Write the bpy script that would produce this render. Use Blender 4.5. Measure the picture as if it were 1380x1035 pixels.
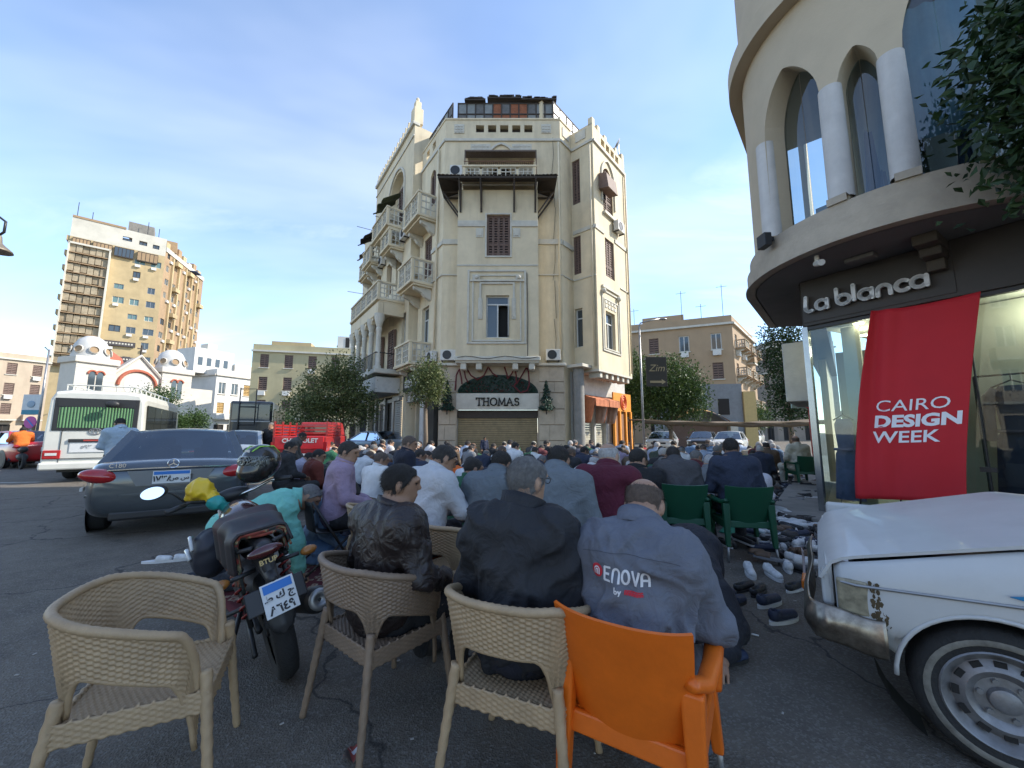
import bpy, bmesh, math, random
import numpy as np
from mathutils import Vector, Matrix, noise as mnoise
R = math.radians
rnd = random.Random(7)
for o in list(bpy.data.objects): bpy.data.objects.remove(o)
scene = bpy.context.scene
COL = scene.collection
# ---------------------------------------------------------------- camera, sky, sun, exposure
CAM_H, PITCH, FPX = 1.4, R(7.1), 520.0
cd_ = bpy.data.cameras.new('camera'); cam = bpy.data.objects.new('camera', cd_); COL.objects.link(cam)
cam.location = (0, 0, CAM_H); cam.rotation_euler = (R(90) + PITCH, 0, 0)
cd_.sensor_width = 36; cd_.lens = 36 * FPX / 1380; cd_.clip_start = .05; cd_.clip_end = 3000
scene.camera = cam
SUN_AZ, SUN_EL = R(84), R(38)          # azimuth clockwise from +Y (straight ahead)
w_ = bpy.data.worlds.new('World'); scene.world = w_; w_.use_nodes = True
nt = w_.node_tree; nt.nodes.clear()
def _n(t, **k):
    n = nt.nodes.new(t)
    for a, b in k.items(): setattr(n, a, b)
    return n
out = _n('ShaderNodeOutputWorld'); bg = _n('ShaderNodeBackground'); sky = _n('ShaderNodeTexSky')
sky.sky_type = 'NISHITA'; sky.sun_disc = False; sky.sun_elevation = SUN_EL; sky.sun_rotation = SUN_AZ
sky.air_density = 1.0; sky.dust_density = .12; sky.ozone_density = 3.6; sky.altitude = 0
tc = _n('ShaderNodeTexCoord')
sep = _n('ShaderNodeSeparateXYZ'); nt.links.new(tc.outputs['Generated'], sep.inputs[0])
mz = _n('ShaderNodeMath', operation='MAXIMUM'); mz.inputs[1].default_value = .0; nt.links.new(sep.outputs[2], mz.inputs[0])
az_ = _n('ShaderNodeMath', operation='ADD'); az_.inputs[1].default_value = .18; nt.links.new(mz.outputs[0], az_.inputs[0])
dv = _n('ShaderNodeVectorMath', operation='DIVIDE'); cmb = _n('ShaderNodeCombineXYZ')
for i in range(3): nt.links.new(az_.outputs[0], cmb.inputs[i])
nt.links.new(tc.outputs['Generated'], dv.inputs[0]); nt.links.new(cmb.outputs[0], dv.inputs[1])
def cloud(rot, scl, nscale, lo, hi, det=7, dist=.6):
    mp = _n('ShaderNodeMapping'); mp.inputs['Rotation'].default_value = (0, 0, rot); mp.inputs['Scale'].default_value = scl
    nt.links.new(dv.outputs[0], mp.inputs['Vector'])
    ns = _n('ShaderNodeTexNoise'); ns.inputs['Scale'].default_value = nscale; ns.inputs['Detail'].default_value = det
    ns.inputs['Roughness'].default_value = .58; ns.inputs['Distortion'].default_value = dist
    nt.links.new(mp.outputs[0], ns.inputs['Vector'])
    mr = _n('ShaderNodeMapRange'); mr.interpolation_type = 'SMOOTHSTEP'
    mr.inputs['From Min'].default_value = lo; mr.inputs['From Max'].default_value = hi
    nt.links.new(ns.outputs['Fac'], mr.inputs['Value'])
    return mr.outputs[0]
c1 = cloud(R(38), (.45, 1.5, 1), 1.0, .42, .80, 8, .9)
c2 = cloud(R(-20), (.8, 1.3, 1), .55, .38, .74, 5, .4)
mx = _n('ShaderNodeMath', operation='MAXIMUM'); nt.links.new(c1, mx.inputs[0])
m3 = _n('ShaderNodeMath', operation='MULTIPLY'); m3.inputs[1].default_value = .75; nt.links.new(c2, m3.inputs[0]); nt.links.new(m3.outputs[0], mx.inputs[1])
fc = _n('ShaderNodeMath', operation='MULTIPLY_ADD'); fc.inputs[1].default_value = .42; fc.inputs[2].default_value = .03; nt.links.new(mx.outputs[0], fc.inputs[0])
mixc = _n('ShaderNodeMixRGB'); mixc.inputs['Color2'].default_value = (4.3, 4.6, 5.1, 1)
nt.links.new(sky.outputs[0], mixc.inputs['Color1']); nt.links.new(fc.outputs[0], mixc.inputs['Fac'])
nt.links.new(mixc.outputs[0], bg.inputs['Color']); bg.inputs['Strength'].default_value = .14
nt.links.new(bg.outputs[0], out.inputs[0])
sl = bpy.data.lights.new('sun', 'SUN'); sun = bpy.data.objects.new('sun', sl); COL.objects.link(sun)
sl.energy = 3.0; sl.angle = R(.5); sl.color = (1, .93, .82)
sd_ = Vector((math.sin(SUN_AZ) * math.cos(SUN_EL), math.cos(SUN_AZ) * math.cos(SUN_EL), math.sin(SUN_EL)))
sun.rotation_euler = (-sd_).to_track_quat('-Z', 'Y').to_euler(); sun.location = (60, 0, 60)
scene.view_settings.view_transform = 'Standard'; scene.view_settings.look = 'None'
scene.view_settings.exposure = 1.3; scene.view_settings.gamma = 1; scene.view_settings.use_curve_mapping = False
scene.cycles.max_bounces = 6; scene.cycles.diffuse_bounces = 3; scene.cycles.glossy_bounces = 3; scene.cycles.transmission_bounces = 4
scene.cycles.transparent_max_bounces = 8; scene.cycles.caustics_reflective = False; scene.cycles.caustics_refractive = False
scene.cycles.use_denoising = True
# ---------------------------------------------------------------- helpers: materials
MATS = {}
def srgb(r, g, b):
    f = lambda c: (c / 255 / 12.92) if c / 255 <= .04045 else ((c / 255 + .055) / 1.055) ** 2.4
    return (f(r), f(g), f(b))
def mat(name, col=(.5, .5, .5), rough=.6, metal=0., var=.12, scale=6., bump=0., bscale=80., stain=0., stain_col=None, spec=.5, coat=0., emit=0., streak=False, alpha=1., trans=0.):
    if name in MATS: return MATS[name]
    m = bpy.data.materials.new(name); m.use_nodes = True; MATS[name] = m
    t = m.node_tree; N = t.nodes; L = t.links; p = N['Principled BSDF']
    p.inputs['Base Color'].default_value = (*col, 1); p.inputs['Roughness'].default_value = rough; p.inputs['Metallic'].default_value = metal
    p.inputs['Specular IOR Level'].default_value = spec; p.inputs['Coat Weight'].default_value = coat
    if trans: p.inputs['Transmission Weight'].default_value = trans
    if alpha < 1: p.inputs['Alpha'].default_value = alpha
    if emit: p.inputs['Emission Color'].default_value = (*col, 1); p.inputs['Emission Strength'].default_value = emit
    m.diffuse_color = (*col, 1)
    if var or bump or stain:
        tc = N.new('ShaderNodeTexCoord'); src = tc.outputs['Object']
        colout = None
        if var:
            ns = N.new('ShaderNodeTexNoise'); ns.inputs['Scale'].default_value = scale; ns.inputs['Detail'].default_value = 6; ns.inputs['Roughness'].default_value = .65
            L.new(src, ns.inputs['Vector'])
            mr = N.new('ShaderNodeMapRange'); mr.inputs['From Min'].default_value = .25; mr.inputs['From Max'].default_value = .75
            mr.inputs['To Min'].default_value = 1 - var; mr.inputs['To Max'].default_value = 1 + var; L.new(ns.outputs['Fac'], mr.inputs['Value'])
            mu = N.new('ShaderNodeVectorMath'); mu.operation = 'SCALE'; mu.inputs[0].default_value = col; L.new(mr.outputs[0], mu.inputs['Scale'])
            colout = mu.outputs[0]
        if stain:
            mp = N.new('ShaderNodeMapping'); mp.inputs['Scale'].default_value = (1, 1, .16) if streak else (1, 1, 1); L.new(src, mp.inputs['Vector'])
            n2 = N.new('ShaderNodeTexNoise'); n2.inputs['Scale'].default_value = scale * .35 if not streak else scale * .55; n2.inputs['Detail'].default_value = 8; n2.inputs['Roughness'].default_value = .7
            L.new(mp.outputs[0], n2.inputs['Vector'])
            r2 = N.new('ShaderNodeMapRange'); r2.inputs['From Min'].default_value = .48; r2.inputs['From Max'].default_value = .75; r2.inputs['To Max'].default_value = stain; L.new(n2.outputs['Fac'], r2.inputs['Value'])
            mi = N.new('ShaderNodeMixRGB'); mi.inputs['Color2'].default_value = (*(stain_col or tuple(c * .4 for c in col)), 1); L.new(r2.outputs[0], mi.inputs['Fac'])
            if colout: L.new(colout, mi.inputs['Color1'])
            else: mi.inputs['Color1'].default_value = (*col, 1)
            colout = mi.outputs[0]
        if colout: L.new(colout, p.inputs['Base Color'])
        if bump:
            nb = N.new('ShaderNodeTexNoise'); nb.inputs['Scale'].default_value = bscale; nb.inputs['Detail'].default_value = 4 if bscale > 13 else 9; nb.inputs['Distortion'].default_value = 0 if bscale > 13 else 1.6; L.new(src, nb.inputs['Vector'])
            bp = N.new('ShaderNodeBump'); bp.inputs['Strength'].default_value = bump; bp.inputs['Distance'].default_value = .02 if bscale > 13 else .045; L.new(nb.outputs['Fac'], bp.inputs['Height']); L.new(bp.outputs[0], p.inputs['Normal'])
    return m
def cmat(prefix, col, **k):
    return mat('%s_%02x%02x%02x' % ((prefix,) + tuple(int(min(1, c) ** .4545 * 255) for c in col)), col, **k)
# ---------------------------------------------------------------- helpers: geometry
class MB:
    def __init__(s): s.v = []; s.f = []; s.m = []; s.cur = 0
    def add(s, vs, fs):
        b = len(s.v); s.v.extend([tuple(p) for p in vs])
        for f in fs: s.f.append(tuple(i + b for i in f)); s.m.append(s.cur)
        return s
    def hexa(s, p):   # 4 bottom ccw, 4 top ccw
        return s.add(p, [(3, 2, 1, 0), (4, 5, 6, 7), (0, 1, 5, 4), (1, 2, 6, 5), (2, 3, 7, 6), (3, 0, 4, 7)])
    def box(s, c, d, rz=0, M=None):
        x, y, z = d[0] / 2, d[1] / 2, d[2] / 2
        p = [Vector(q) for q in ((-x, -y, -z), (x, -y, -z), (x, y, -z), (-x, y, -z), (-x, -y, z), (x, -y, z), (x, y, z), (-x, y, z))]
        if M is None: M = Matrix.Rotation(rz, 3, 'Z')
        return s.hexa([M @ q + Vector(c) for q in p])
    def bar(s, a, b, w, h, up=(0, 0, 1)):      # box beam from a to b
        a, b = Vector(a), Vector(b); d = (b - a); l = d.length; d.normalize()
        x = d.cross(Vector(up))
        if x.length < 1e-4: x = d.cross(Vector((1, 0, 0)))
        x.normalize(); z = x.cross(d)
        M = Matrix((x, d, z)).transposed()
        return s.box((a + b) / 2, (w, l, h), M=M)
    def tube(s, pts, r, n=8, caps=True, closed=False, flat=1.):
        pts = [Vector(p) for p in pts]; k = len(pts); rr = r if isinstance(r, (list, tuple)) else [r] * k
        up = None; rings = []
        for i, p in enumerate(pts):
            a = pts[(i - 1) % k] if (i > 0 or closed) else p; b = pts[(i + 1) % k] if (i < k - 1 or closed) else p
            d = (b - a)
            if d.length < 1e-7: d = Vector((0, 0, 1))
            d.normalize()
            if up is None: up = d.orthogonal().normalized() if abs(d.z) > .95 else Vector((0, 0, 1))
            x = d.cross(up)
            if x.length < 1e-4: x = d.orthogonal()
            x.normalize(); up = x.cross(d).normalized()
            rings.append([p + (x * math.cos(2 * math.pi * j / n) * flat + up * math.sin(2 * math.pi * j / n)) * rr[i] for j in range(n)])
        vs = [q for rg in rings for q in rg]; fs = []
        for i in range(k if closed else k - 1):
            i2 = (i + 1) % k
            for j in range(n): fs.append((i * n + j, i * n + (j + 1) % n, i2 * n + (j + 1) % n, i2 * n + j))
        if caps and not closed: fs.append(tuple(range(n - 1, -1, -1))); fs.append(tuple((k - 1) * n + j for j in range(n)))
        return s.add(vs, fs)
    def lathe(s, prof, n=16, M=None, arc=None):   # profile (r, z) about z
        M = M or Matrix.Identity(4); vs = []; k = len(prof)
        a0, a1 = arc or (0, 2 * math.pi); cl = arc is None; m = n if cl else n + 1
        for r, z in prof:
            for j in range(m):
                a = a0 + (a1 - a0) * j / n; vs.append(M @ Vector((r * math.cos(a), r * math.sin(a), z)))
        fs = []
        for i in range(k - 1):
            for j in range(n): fs.append((i * m + j, i * m + (j + 1) % m, (i + 1) * m + (j + 1) % m, (i + 1) * m + j))
        return s.add(vs, fs)
    def ell(s, c, r, nu=12, nv=8, M=None):
        M = M or Matrix.Identity(3); vs = []; c = Vector(c)
        for i in range(nv + 1):
            th = math.pi * i / nv
            for j in range(nu):
                a = 2 * math.pi * j / nu
                vs.append(M @ Vector((r[0] * math.sin(th) * math.cos(a), r[1] * math.sin(th) * math.sin(a), r[2] * math.cos(th))) + c)
        fs = []
        for i in range(nv):
            for j in range(nu): fs.append((i * nu + j, (i + 1) * nu + j, (i + 1) * nu + (j + 1) % nu, i * nu + (j + 1) % nu))
        return s.add(vs, fs)
    def prism(s, poly, a, b):                   # polygon of 3-D points extruded by vector from offset a to b along a given function or Vector pair
        k = len(poly); A = [Vector(p) + Vector(a) for p in poly]; B = [Vector(p) + Vector(b) for p in poly]
        return s.add(A + B, [tuple(range(k - 1, -1, -1)), tuple(range(k, 2 * k))] + [(i, (i + 1) % k, k + (i + 1) % k, k + i) for i in range(k)])
    def grid(s, fn, nu, nv, cu=False, cv=False):
        mu = nu if cu else nu + 1; mv = nv if cv else nv + 1
        vs = [fn(i / nu, j / nv) for j in range(mv) for i in range(mu)]; fs = []
        for j in range(nv):
            for i in range(nu): fs.append((j * mu + i, j * mu + (i + 1) % mu, ((j + 1) % mv) * mu + (i + 1) % mu, ((j + 1) % mv) * mu + i))
        return s.add(vs, fs)
    def sheet(s, fn, nu, nv, th):               # grid with thickness along fn's normal
        e = 1e-3
        def nrm(u, v):
            a = Vector(fn(min(u + e, 1), v)) - Vector(fn(max(u - e, 0), v)); b = Vector(fn(u, min(v + e, 1))) - Vector(fn(u, max(v - e, 0)))
            n = a.cross(b); return n.normalized() if n.length > 1e-12 else Vector((0, 0, 1))
        P = [[Vector(fn(i / nu, j / nv)) for i in range(nu + 1)] for j in range(nv + 1)]
        Q = [[P[j][i] + nrm(i / nu, j / nv) * th for i in range(nu + 1)] for j in range(nv + 1)]
        m = nu + 1; o = m * (nv + 1); vs = [p for r in P for p in r] + [p for r in Q for p in r]; fs = []
        for j in range(nv):
            for i in range(nu):
                a, b, c, d = j * m + i, j * m + i + 1, (j + 1) * m + i + 1, (j + 1) * m + i
                fs.append((d, c, b, a)); fs.append((a + o, b + o, c + o, d + o))
        for i in range(nu):
            fs.append((i, i + 1, i + 1 + o, i + o)); a = nv * m + i; fs.append((a + 1, a, a + o, a + 1 + o))
        for j in range(nv):
            a = j * m; fs.append((a + m, a, a + o, a + m + o)); a = j * m + nu; fs.append((a, a + m, a + m + o, a + o))
        return s.add(vs, fs)
    def build(s, name, mt, parent=None, smooth=False, bevel=0., seg=2, world=False, fixn=True, subs=0, ang=None, loc=None):
        me = bpy.data.meshes.new(name)
        vs = s.v
        if world and parent is not None:
            off = Vector((0, 0, 0)); q = parent
            while q is not None: off += q.location; q = q.parent
            vs = [(x - off.x, y - off.y, z - off.z) for x, y, z in vs]
        me.from_pydata(vs, [], s.f)
        if fixn:
            b = bmesh.new(); b.from_mesh(me); bmesh.ops.recalc_face_normals(b, faces=b.faces); b.to_mesh(me); b.free()
        for m in (mt if isinstance(mt, (list, tuple)) else [mt]): me.materials.append(m)
        if any(s.m): me.polygons.foreach_set('material_index', s.m)
        if smooth: me.polygons.foreach_set('use_smooth', [True] * len(me.polygons))
        if ang is not None: me.set_sharp_from_angle(angle=R(ang))
        o = bpy.data.objects.new(name, me); COL.objects.link(o)
        if parent is not None: o.parent = parent
        if loc is not None: o.location = loc
        if bevel: md = o.modifiers.new('bevel', 'BEVEL'); md.width = bevel; md.segments = seg; md.limit_method = 'ANGLE'; md.angle_limit = R(35)
        if subs: md = o.modifiers.new('sub', 'SUBSURF'); md.levels = subs; md.render_levels = subs
        return o
def tag(o, label=None, cat=None, group=None, kind=None):
    if label: o['label'] = label
    if cat: o['category'] = cat
    if group: o['group'] = group
    if kind: o['kind'] = kind
    return o
def thing(name, label, cat, loc=(0, 0, 0), rz=0., group=None):
    o = bpy.data.objects.new(name, None); COL.objects.link(o); o.location = loc; o.rotation_euler = (0, 0, rz); o.empty_display_size = .2
    return tag(o, label, cat, group)
def copy_tree(o, parent=None):
    c = o.copy(); COL.objects.link(c)
    if parent is not None: c.parent = parent
    for ch in o.children: copy_tree(ch, c)
    return c
def link_mesh(name, me, parent, mt=None, loc=(0, 0, 0), rot=(0, 0, 0), scale=(1, 1, 1)):
    o = bpy.data.objects.new(name, me); COL.objects.link(o); o.parent = parent; o.location = loc; o.rotation_euler = rot; o.scale = scale
    if mt is not None and len(o.material_slots):
        o.material_slots[0].link = 'OBJECT'; o.material_slots[0].material = mt
    return o
FONTS = {}
def text_mesh(txt, size=1., extrude=.01, bold=0., spacing=1., align='CENTER', shear=0., name='lettering', arabic=False):
    cu = bpy.data.curves.new('txt', 'FONT'); cu.body = txt; cu.size = size; cu.extrude = extrude; cu.align_x = align; cu.align_y = 'CENTER'
    cu.space_character = spacing; cu.offset = bold; cu.shear = shear; cu.resolution_u = 3
    o = bpy.data.objects.new('txt', cu); COL.objects.link(o)
    dg = bpy.context.evaluated_depsgraph_get(); me = bpy.data.meshes.new_from_object(o.evaluated_get(dg))
    bpy.data.objects.remove(o); bpy.data.curves.remove(cu); me.name = name
    return me
def text_on(txt, size, mt, parent, pos, xdir, updir, world=False, name='lettering', **k):
    """flat lettering; xdir / updir span the plane it lies in"""
    me = text_mesh(txt, size, name=name, **k); x = Vector(xdir).normalized(); u = Vector(updir).normalized(); n = x.cross(u)
    p = Vector(pos)
    if world and parent is not None:
        q = parent
        while q is not None: p = p - q.location; q = q.parent
    M = Matrix((x, u, n)).transposed().to_4x4(); M.translation = p; me.transform(M)
    me.materials.clear(); me.materials.append(mt)
    o = bpy.data.objects.new(name, me); COL.objects.link(o); o.parent = parent
    return o
def pixray(px, py):
    a = (px - 690) / FPX; b = (517.5 - py) / FPX
    return Vector((a, math.cos(PITCH) - b * math.sin(PITCH), math.sin(PITCH) + b * math.cos(PITCH)))
def at_z(px, py, z=0.):
    d = pixray(px, py); t = (z - CAM_H) / d.z; return Vector((d.x * t, d.y * t, z))
def at_y(px, py, y):
    d = pixray(px, py); t = y / d.y; return Vector((d.x * t, y, CAM_H + d.z * t))
# ---------------------------------------------------------------- ground, road, pavements
def asphalt():
    m = bpy.data.materials.new('asphalt'); m.use_nodes = True; t = m.node_tree; N = t.nodes; L = t.links; p = N['Principled BSDF']
    tc = N.new('ShaderNodeTexCoord')
    def noise(sc, det=6, ro=.6):
        n = N.new('ShaderNodeTexNoise'); n.inputs['Scale'].default_value = sc; n.inputs['Detail'].default_value = det; n.inputs['Roughness'].default_value = ro; L.new(tc.outputs['Object'], n.inputs['Vector']); return n.outputs['Fac']
    big = noise(.35, 5); mid = noise(3.2, 6); 
    vo = N.new('ShaderNodeTexVoronoi'); vo.inputs['Scale'].default_value = 95; L.new(tc.outputs['Object'], vo.inputs['Vector'])
    cr = N.new('ShaderNodeValToRGB'); cr.color_ramp.elements[0].position = .3; cr.color_ramp.elements[1].position = .72
    cr.color_ramp.elements[0].color = (.064, .055, .045, 1); cr.color_ramp.elements[1].color = (.175, .152, .122, 1)
    ad = N.new('ShaderNodeMath'); ad.operation = 'MULTIPLY_ADD'; ad.inputs[1].default_value = .55; L.new(mid, ad.inputs[0]); 
    h = N.new('ShaderNodeMath'); h.operation = 'MULTIPLY'; h.inputs[1].default_value = .45; L.new(big, h.inputs[0]); L.new(h.outputs[0], ad.inputs[2]); L.new(ad.outputs[0], cr.inputs[0])
    sp = N.new('ShaderNodeMapRange'); sp.inputs['From Min'].default_value = .62; sp.inputs['From Max'].default_value = .9; sp.inputs['To Max'].default_value = .5
    sx = N.new('ShaderNodeSeparateColor'); L.new(vo.outputs['Color'], sx.inputs[0]); L.new(sx.outputs[0], sp.inputs['Value'])
    mi = N.new('ShaderNodeMixRGB'); mi.inputs['Color2'].default_value = (.21, .2, .18, 1); L.new(sp.outputs[0], mi.inputs['Fac']); L.new(cr.outputs[0], mi.inputs['Color1'])
    # oil drips and pale dust
    st = noise(1.3, 8, .7); s2 = N.new('ShaderNodeMapRange'); s2.inputs['From Min'].default_value = .6; s2.inputs['From Max'].default_value = .72; s2.inputs['To Max'].default_value = .55; L.new(st, s2.inputs['Value'])
    m2 = N.new('ShaderNodeMixRGB'); m2.inputs['Color2'].default_value = (.022, .022, .023, 1); L.new(s2.outputs[0], m2.inputs['Fac']); L.new(mi.outputs[0], m2.inputs['Color1'])
    wv = N.new('ShaderNodeTexNoise'); wv.inputs['Scale'].default_value = 1.6; wv.inputs['Detail'].default_value = 5; L.new(tc.outputs['Object'], wv.inputs['Vector'])
    wa = N.new('ShaderNodeVectorMath'); wa.operation = 'MULTIPLY_ADD'; wa.inputs[1].default_value = (.9, .9, 0); L.new(wv.outputs['Color'], wa.inputs[0]); L.new(tc.outputs['Object'], wa.inputs[2])
    ck = N.new('ShaderNodeTexVoronoi'); ck.feature = 'DISTANCE_TO_EDGE'; ck.inputs['Scale'].default_value = .42; L.new(wa.outputs[0], ck.inputs['Vector'])
    cm = N.new('ShaderNodeMapRange'); cm.inputs['From Min'].default_value = .002; cm.inputs['From Max'].default_value = .007; cm.inputs['To Min'].default_value = .7; cm.inputs['To Max'].default_value = 0; L.new(ck.outputs['Distance'], cm.inputs['Value'])
    m4 = N.new('ShaderNodeMixRGB'); m4.inputs['Color2'].default_value = (.018, .017, .016, 1); L.new(cm.outputs[0], m4.inputs['Fac']); L.new(m2.outputs[0], m4.inputs['Color1']); m2 = m4
    L.new(m2.outputs[0], p.inputs['Base Color']); p.inputs['Roughness'].default_value = .82; p.inputs['Specular IOR Level'].default_value = .35
    nb = N.new('ShaderNodeMath'); nb.operation = 'ADD'; L.new(vo.outputs['Distance'], nb.inputs[0]); L.new(noise(140, 3), nb.inputs[1])
    bp = N.new('ShaderNodeBump'); bp.inputs['Strength'].default_value = .55; bp.inputs['Distance'].default_value = .012; L.new(nb.outputs[0], bp.inputs['Height']); L.new(bp.outputs[0], p.inputs['Normal'])
    return m
M_ASPH = asphalt()
M_PAVE = mat('pavement_stone', (.22, .205, .18), .85, var=.25, scale=4, bump=.3, bscale=40, stain=.5)
M_KERB = mat('kerb_stone', (.27, .26, .235), .85, var=.2, scale=5, bump=.3, bscale=40, stain=.4)
g = MB()
def gf(u, v):
    x = -600 + 1200 * u; y = -60 + 1060 * v; return (x, y, 0)
g.grid(gf, 24, 24); o = g.build('road', M_ASPH); tag(o, kind='structure')
LD = Vector((-.58, .815)); LN = Vector((-.815, -.58)); RD = Vector((.656, .755)); RN = Vector((.755, -.656))
PA, PB = Vector((-3.4, 18)), Vector((2.45, 18))
def slab(name, poly, z, mt, m2=None):
    b = MB(); b.prism([(p[0], p[1], 0) for p in poly], (0, 0, 0), (0, 0, z)); o = b.build(name, mt, bevel=.015); return tag(o, kind='structure')
# pavement round the corner building
pv = [PA + LN * 1.6 + LD * 18, PA + LN * 1.6, Vector((-3.9, 16.9)), Vector((3.2, 16.9)), PB + RN * 2.0 + RD * .6, PB + RN * 2.6 + RD * 9, PB + RD * 9 - RN * 3, PA + LD * 18 - LN * 3]
slab('pavement', pv, .13, M_PAVE)
# pavement of the boutique on the right
slab('pavement_boutique', [(4.75, 7.2), (4.3, 6.4), (6.6, 2.3), (14, -8), (20, -8), (18, 26), (14, 18.6)], .12, M_PAVE)
M_LINE = mat('road_paint', (.5, .49, .45), .8, var=.4, scale=9, stain=.8, stain_col=(.08, .08, .08))
ln = MB()
for px0, px1, py in ((0, 40, 653),):
    a = at_z(-60, 652, .004); b = at_z(48, 650, .004); ln.add([(a.x, a.y, .004), (b.x, b.y, .004), (b.x + .05, b.y + .14, .004), (a.x + .05, a.y + .14, .004)], [(0, 1, 2, 3)])
tag(ln.build('road_marking', M_LINE), kind='structure')
# ---------------------------------------------------------------- facade tools
M_CREAM = mat('cream_plaster', (.66, .565, .395), .85, var=.10, scale=1.6, bump=.15, bscale=30, stain=.55, stain_col=(.32, .265, .175), streak=True)
M_TRIM = mat('pale_trim', (.55, .525, .45), .8, var=.12, scale=3, bump=.2, bscale=30, stain=.45, stain_col=(.28, .25, .2))
M_STONE = mat('shop_stone', (.44, .37, .28), .75, var=.16, scale=3, bump=.2, bscale=25, stain=.4, stain_col=(.25, .2, .14))
M_GLASS = mat('window_glass', (.05, .065, .075), .06, var=0, spec=.9)
M_DARK = mat('dark_interior', (.02, .019, .018), .9, var=0)
M_SHUT = mat('brown_shutter', (.155, .098, .075), .7, var=.25, scale=9, bump=.2, stain=.4, stain_col=(.23, .19, .16))
M_WFRAME = mat('white_window_frame', (.58, .58, .55), .5, var=.1, stain=.3)
M_BLACK = mat('black_metal', (.018, .018, .019), .45, var=.2)
M_WOODD = mat('dark_wood', (.05, .04, .033), .8, var=.3, scale=12, bump=.3)
M_STEEL = mat('grey_steel', (.30, .30, .30), .4, metal=.6, var=.15, stain=.3)
M_WHITEP = mat('white_plastic', (.62, .61, .57), .5, var=.1, stain=.35, stain_col=(.35, .32, .26))
class Facade:
    def __init__(s, root, P, d, n): s.root = root; s.P = Vector(P); s.d = Vector(d).normalized(); s.n = Vector(n).normalized()
    def W(s, u, z, o=0.): q = s.P + s.d * u + s.n * o; return Vector((q.x, q.y, z))
    def blk(s, b, u0, u1, z0, z1, o0, o1):
        b.hexa([s.W(u0, z0, o0), s.W(u1, z0, o0), s.W(u1, z0, o1), s.W(u0, z0, o1), s.W(u0, z1, o0), s.W(u1, z1, o0), s.W(u1, z1, o1), s.W(u0, z1, o1)]); return b
    def block(s, name, u0, u1, z0, z1, o0, o1, mt, parent=None, bevel=0.):
        b = MB(); s.blk(b, u0, u1, z0, z1, o0, o1); return b.build(name, mt, parent or s.root, world=True, bevel=bevel)
    def wall(s, name, u0, u1, z0, z1, ops, mt, off=0., depth=.28, back=None, parent=None):
        us = sorted({u0, u1} | {min(max(x, u0), u1) for p in ops for x in p[:2]}); zs = sorted({z0, z1} | {min(max(x, z0), z1) for p in ops for x in p[2:4]})
        b = MB()
        for i in range(len(us) - 1):
            for j in range(len(zs) - 1):
                uc, zc = (us[i] + us[i + 1]) / 2, (zs[j] + zs[j + 1]) / 2
                if any(p[0] < uc < p[1] and p[2] < zc < p[3] for p in ops): continue
                b.add([s.W(us[i], zs[j], off), s.W(us[i + 1], zs[j], off), s.W(us[i + 1], zs[j + 1], off), s.W(us[i], zs[j + 1], off)], [(0, 1, 2, 3)])
        for p in ops:
            a0, a1, c0, c1 = p[:4]; q = off - depth
            for A, B in (((a0, c0), (a1, c0)), ((a1, c0), (a1, c1)), ((a1, c1), (a0, c1)), ((a0, c1), (a0, c0))):
                b.add([s.W(*A, off), s.W(*B, off), s.W(*B, q), s.W(*A, q)], [(0, 1, 2, 3)])
            if len(p) > 4 and p[4]:     # pointed or round arch: fill the two corners
                n = 8; cx = (a0 + a1) / 2; w = (a1 - a0) / 2; h = w * p[4]; zs_ = c1 - h
                for sgn in (-1, 1):
                    arc = []
                    for k in range(n + 1):
                        t = k / n; a = t * math.pi / 2
                        x = cx + sgn * w * math.cos(a); zz = zs_ + h * (math.sin(a) if p[4] <= 1.05 else (.35 * t + .65 * math.sin(a)))
                        arc.append((x, zz))
                    cor = (cx + sgn * w, c1)
                    for k in range(n):
                        b.add([s.W(*cor, off), s.W(*arc[k], off), s.W(*arc[k + 1], off)], [(0, 1, 2)])
                        b.add([s.W(*arc[k], off), s.W(*arc[k + 1], off), s.W(*arc[k + 1], q), s.W(*arc[k], q)], [(0, 1, 2, 3)])
                    b.add([s.W(*cor, q + .002), s.W(*arc[0], q + .002)] + [s.W(*a, q + .002) for a in arc[1:]], [tuple([0] + list(range(1, n + 2)))])
        return b.build(name, mt, parent or s.root, world=True, fixn=False)
    def shutters(s, u0, u1, z0, z1, off, leaves=4, mt=None, open_=0, slats=14):
        """closed louvred shutters: a window part with shutter leaves, each of frame and slats"""
        mt = mt or M_SHUT; fr = MB(); t = .05
        s.blk(fr, u0 - .0, u0 + t, z0, z1, off - .2, off - .06); s.blk(fr, u1 - t, u1, z0, z1, off - .2, off - .06); s.blk(fr, u0 + t, u1 - t, z1 - t, z1, off - .2, off - .06); s.blk(fr, u0 + t, u1 - t, z0, z0 + t, off - .2, off - .06)
        wn = fr.build('window', mt, s.root, world=True)
        w = (u1 - u0 - 2 * t) / leaves
        for i in range(leaves):
            a = u0 + t + i * w; b = MB()
            for x in (a + .004, a + w - .049): s.blk(b, x, x + .045, z0 + t + .004, z1 - t - .004, off - .13, off - .085)
            for zz in (z0 + t + .004, (z0 * .72 + z1 * .28), z1 - t - .064): s.blk(b, a + .05, a + w - .05, zz, zz + .06, off - .128, off - .087)
            for k in range(slats):
                zz = z0 + t + .07 + (z1 - z0 - 2 * t - .14) * (k + .5) / slats; hh = (z1 - z0) / slats * .62
                b.add([s.W(a + .05, zz - hh / 2, off - .088), s.W(a + w - .05, zz - hh / 2, off - .088), s.W(a + w - .05, zz + hh / 2, off - .126), s.W(a + .05, zz + hh / 2, off - .126)], [(0, 1, 2, 3)])
            b.build('shutter', mt, wn, world=True, fixn=False)
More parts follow.
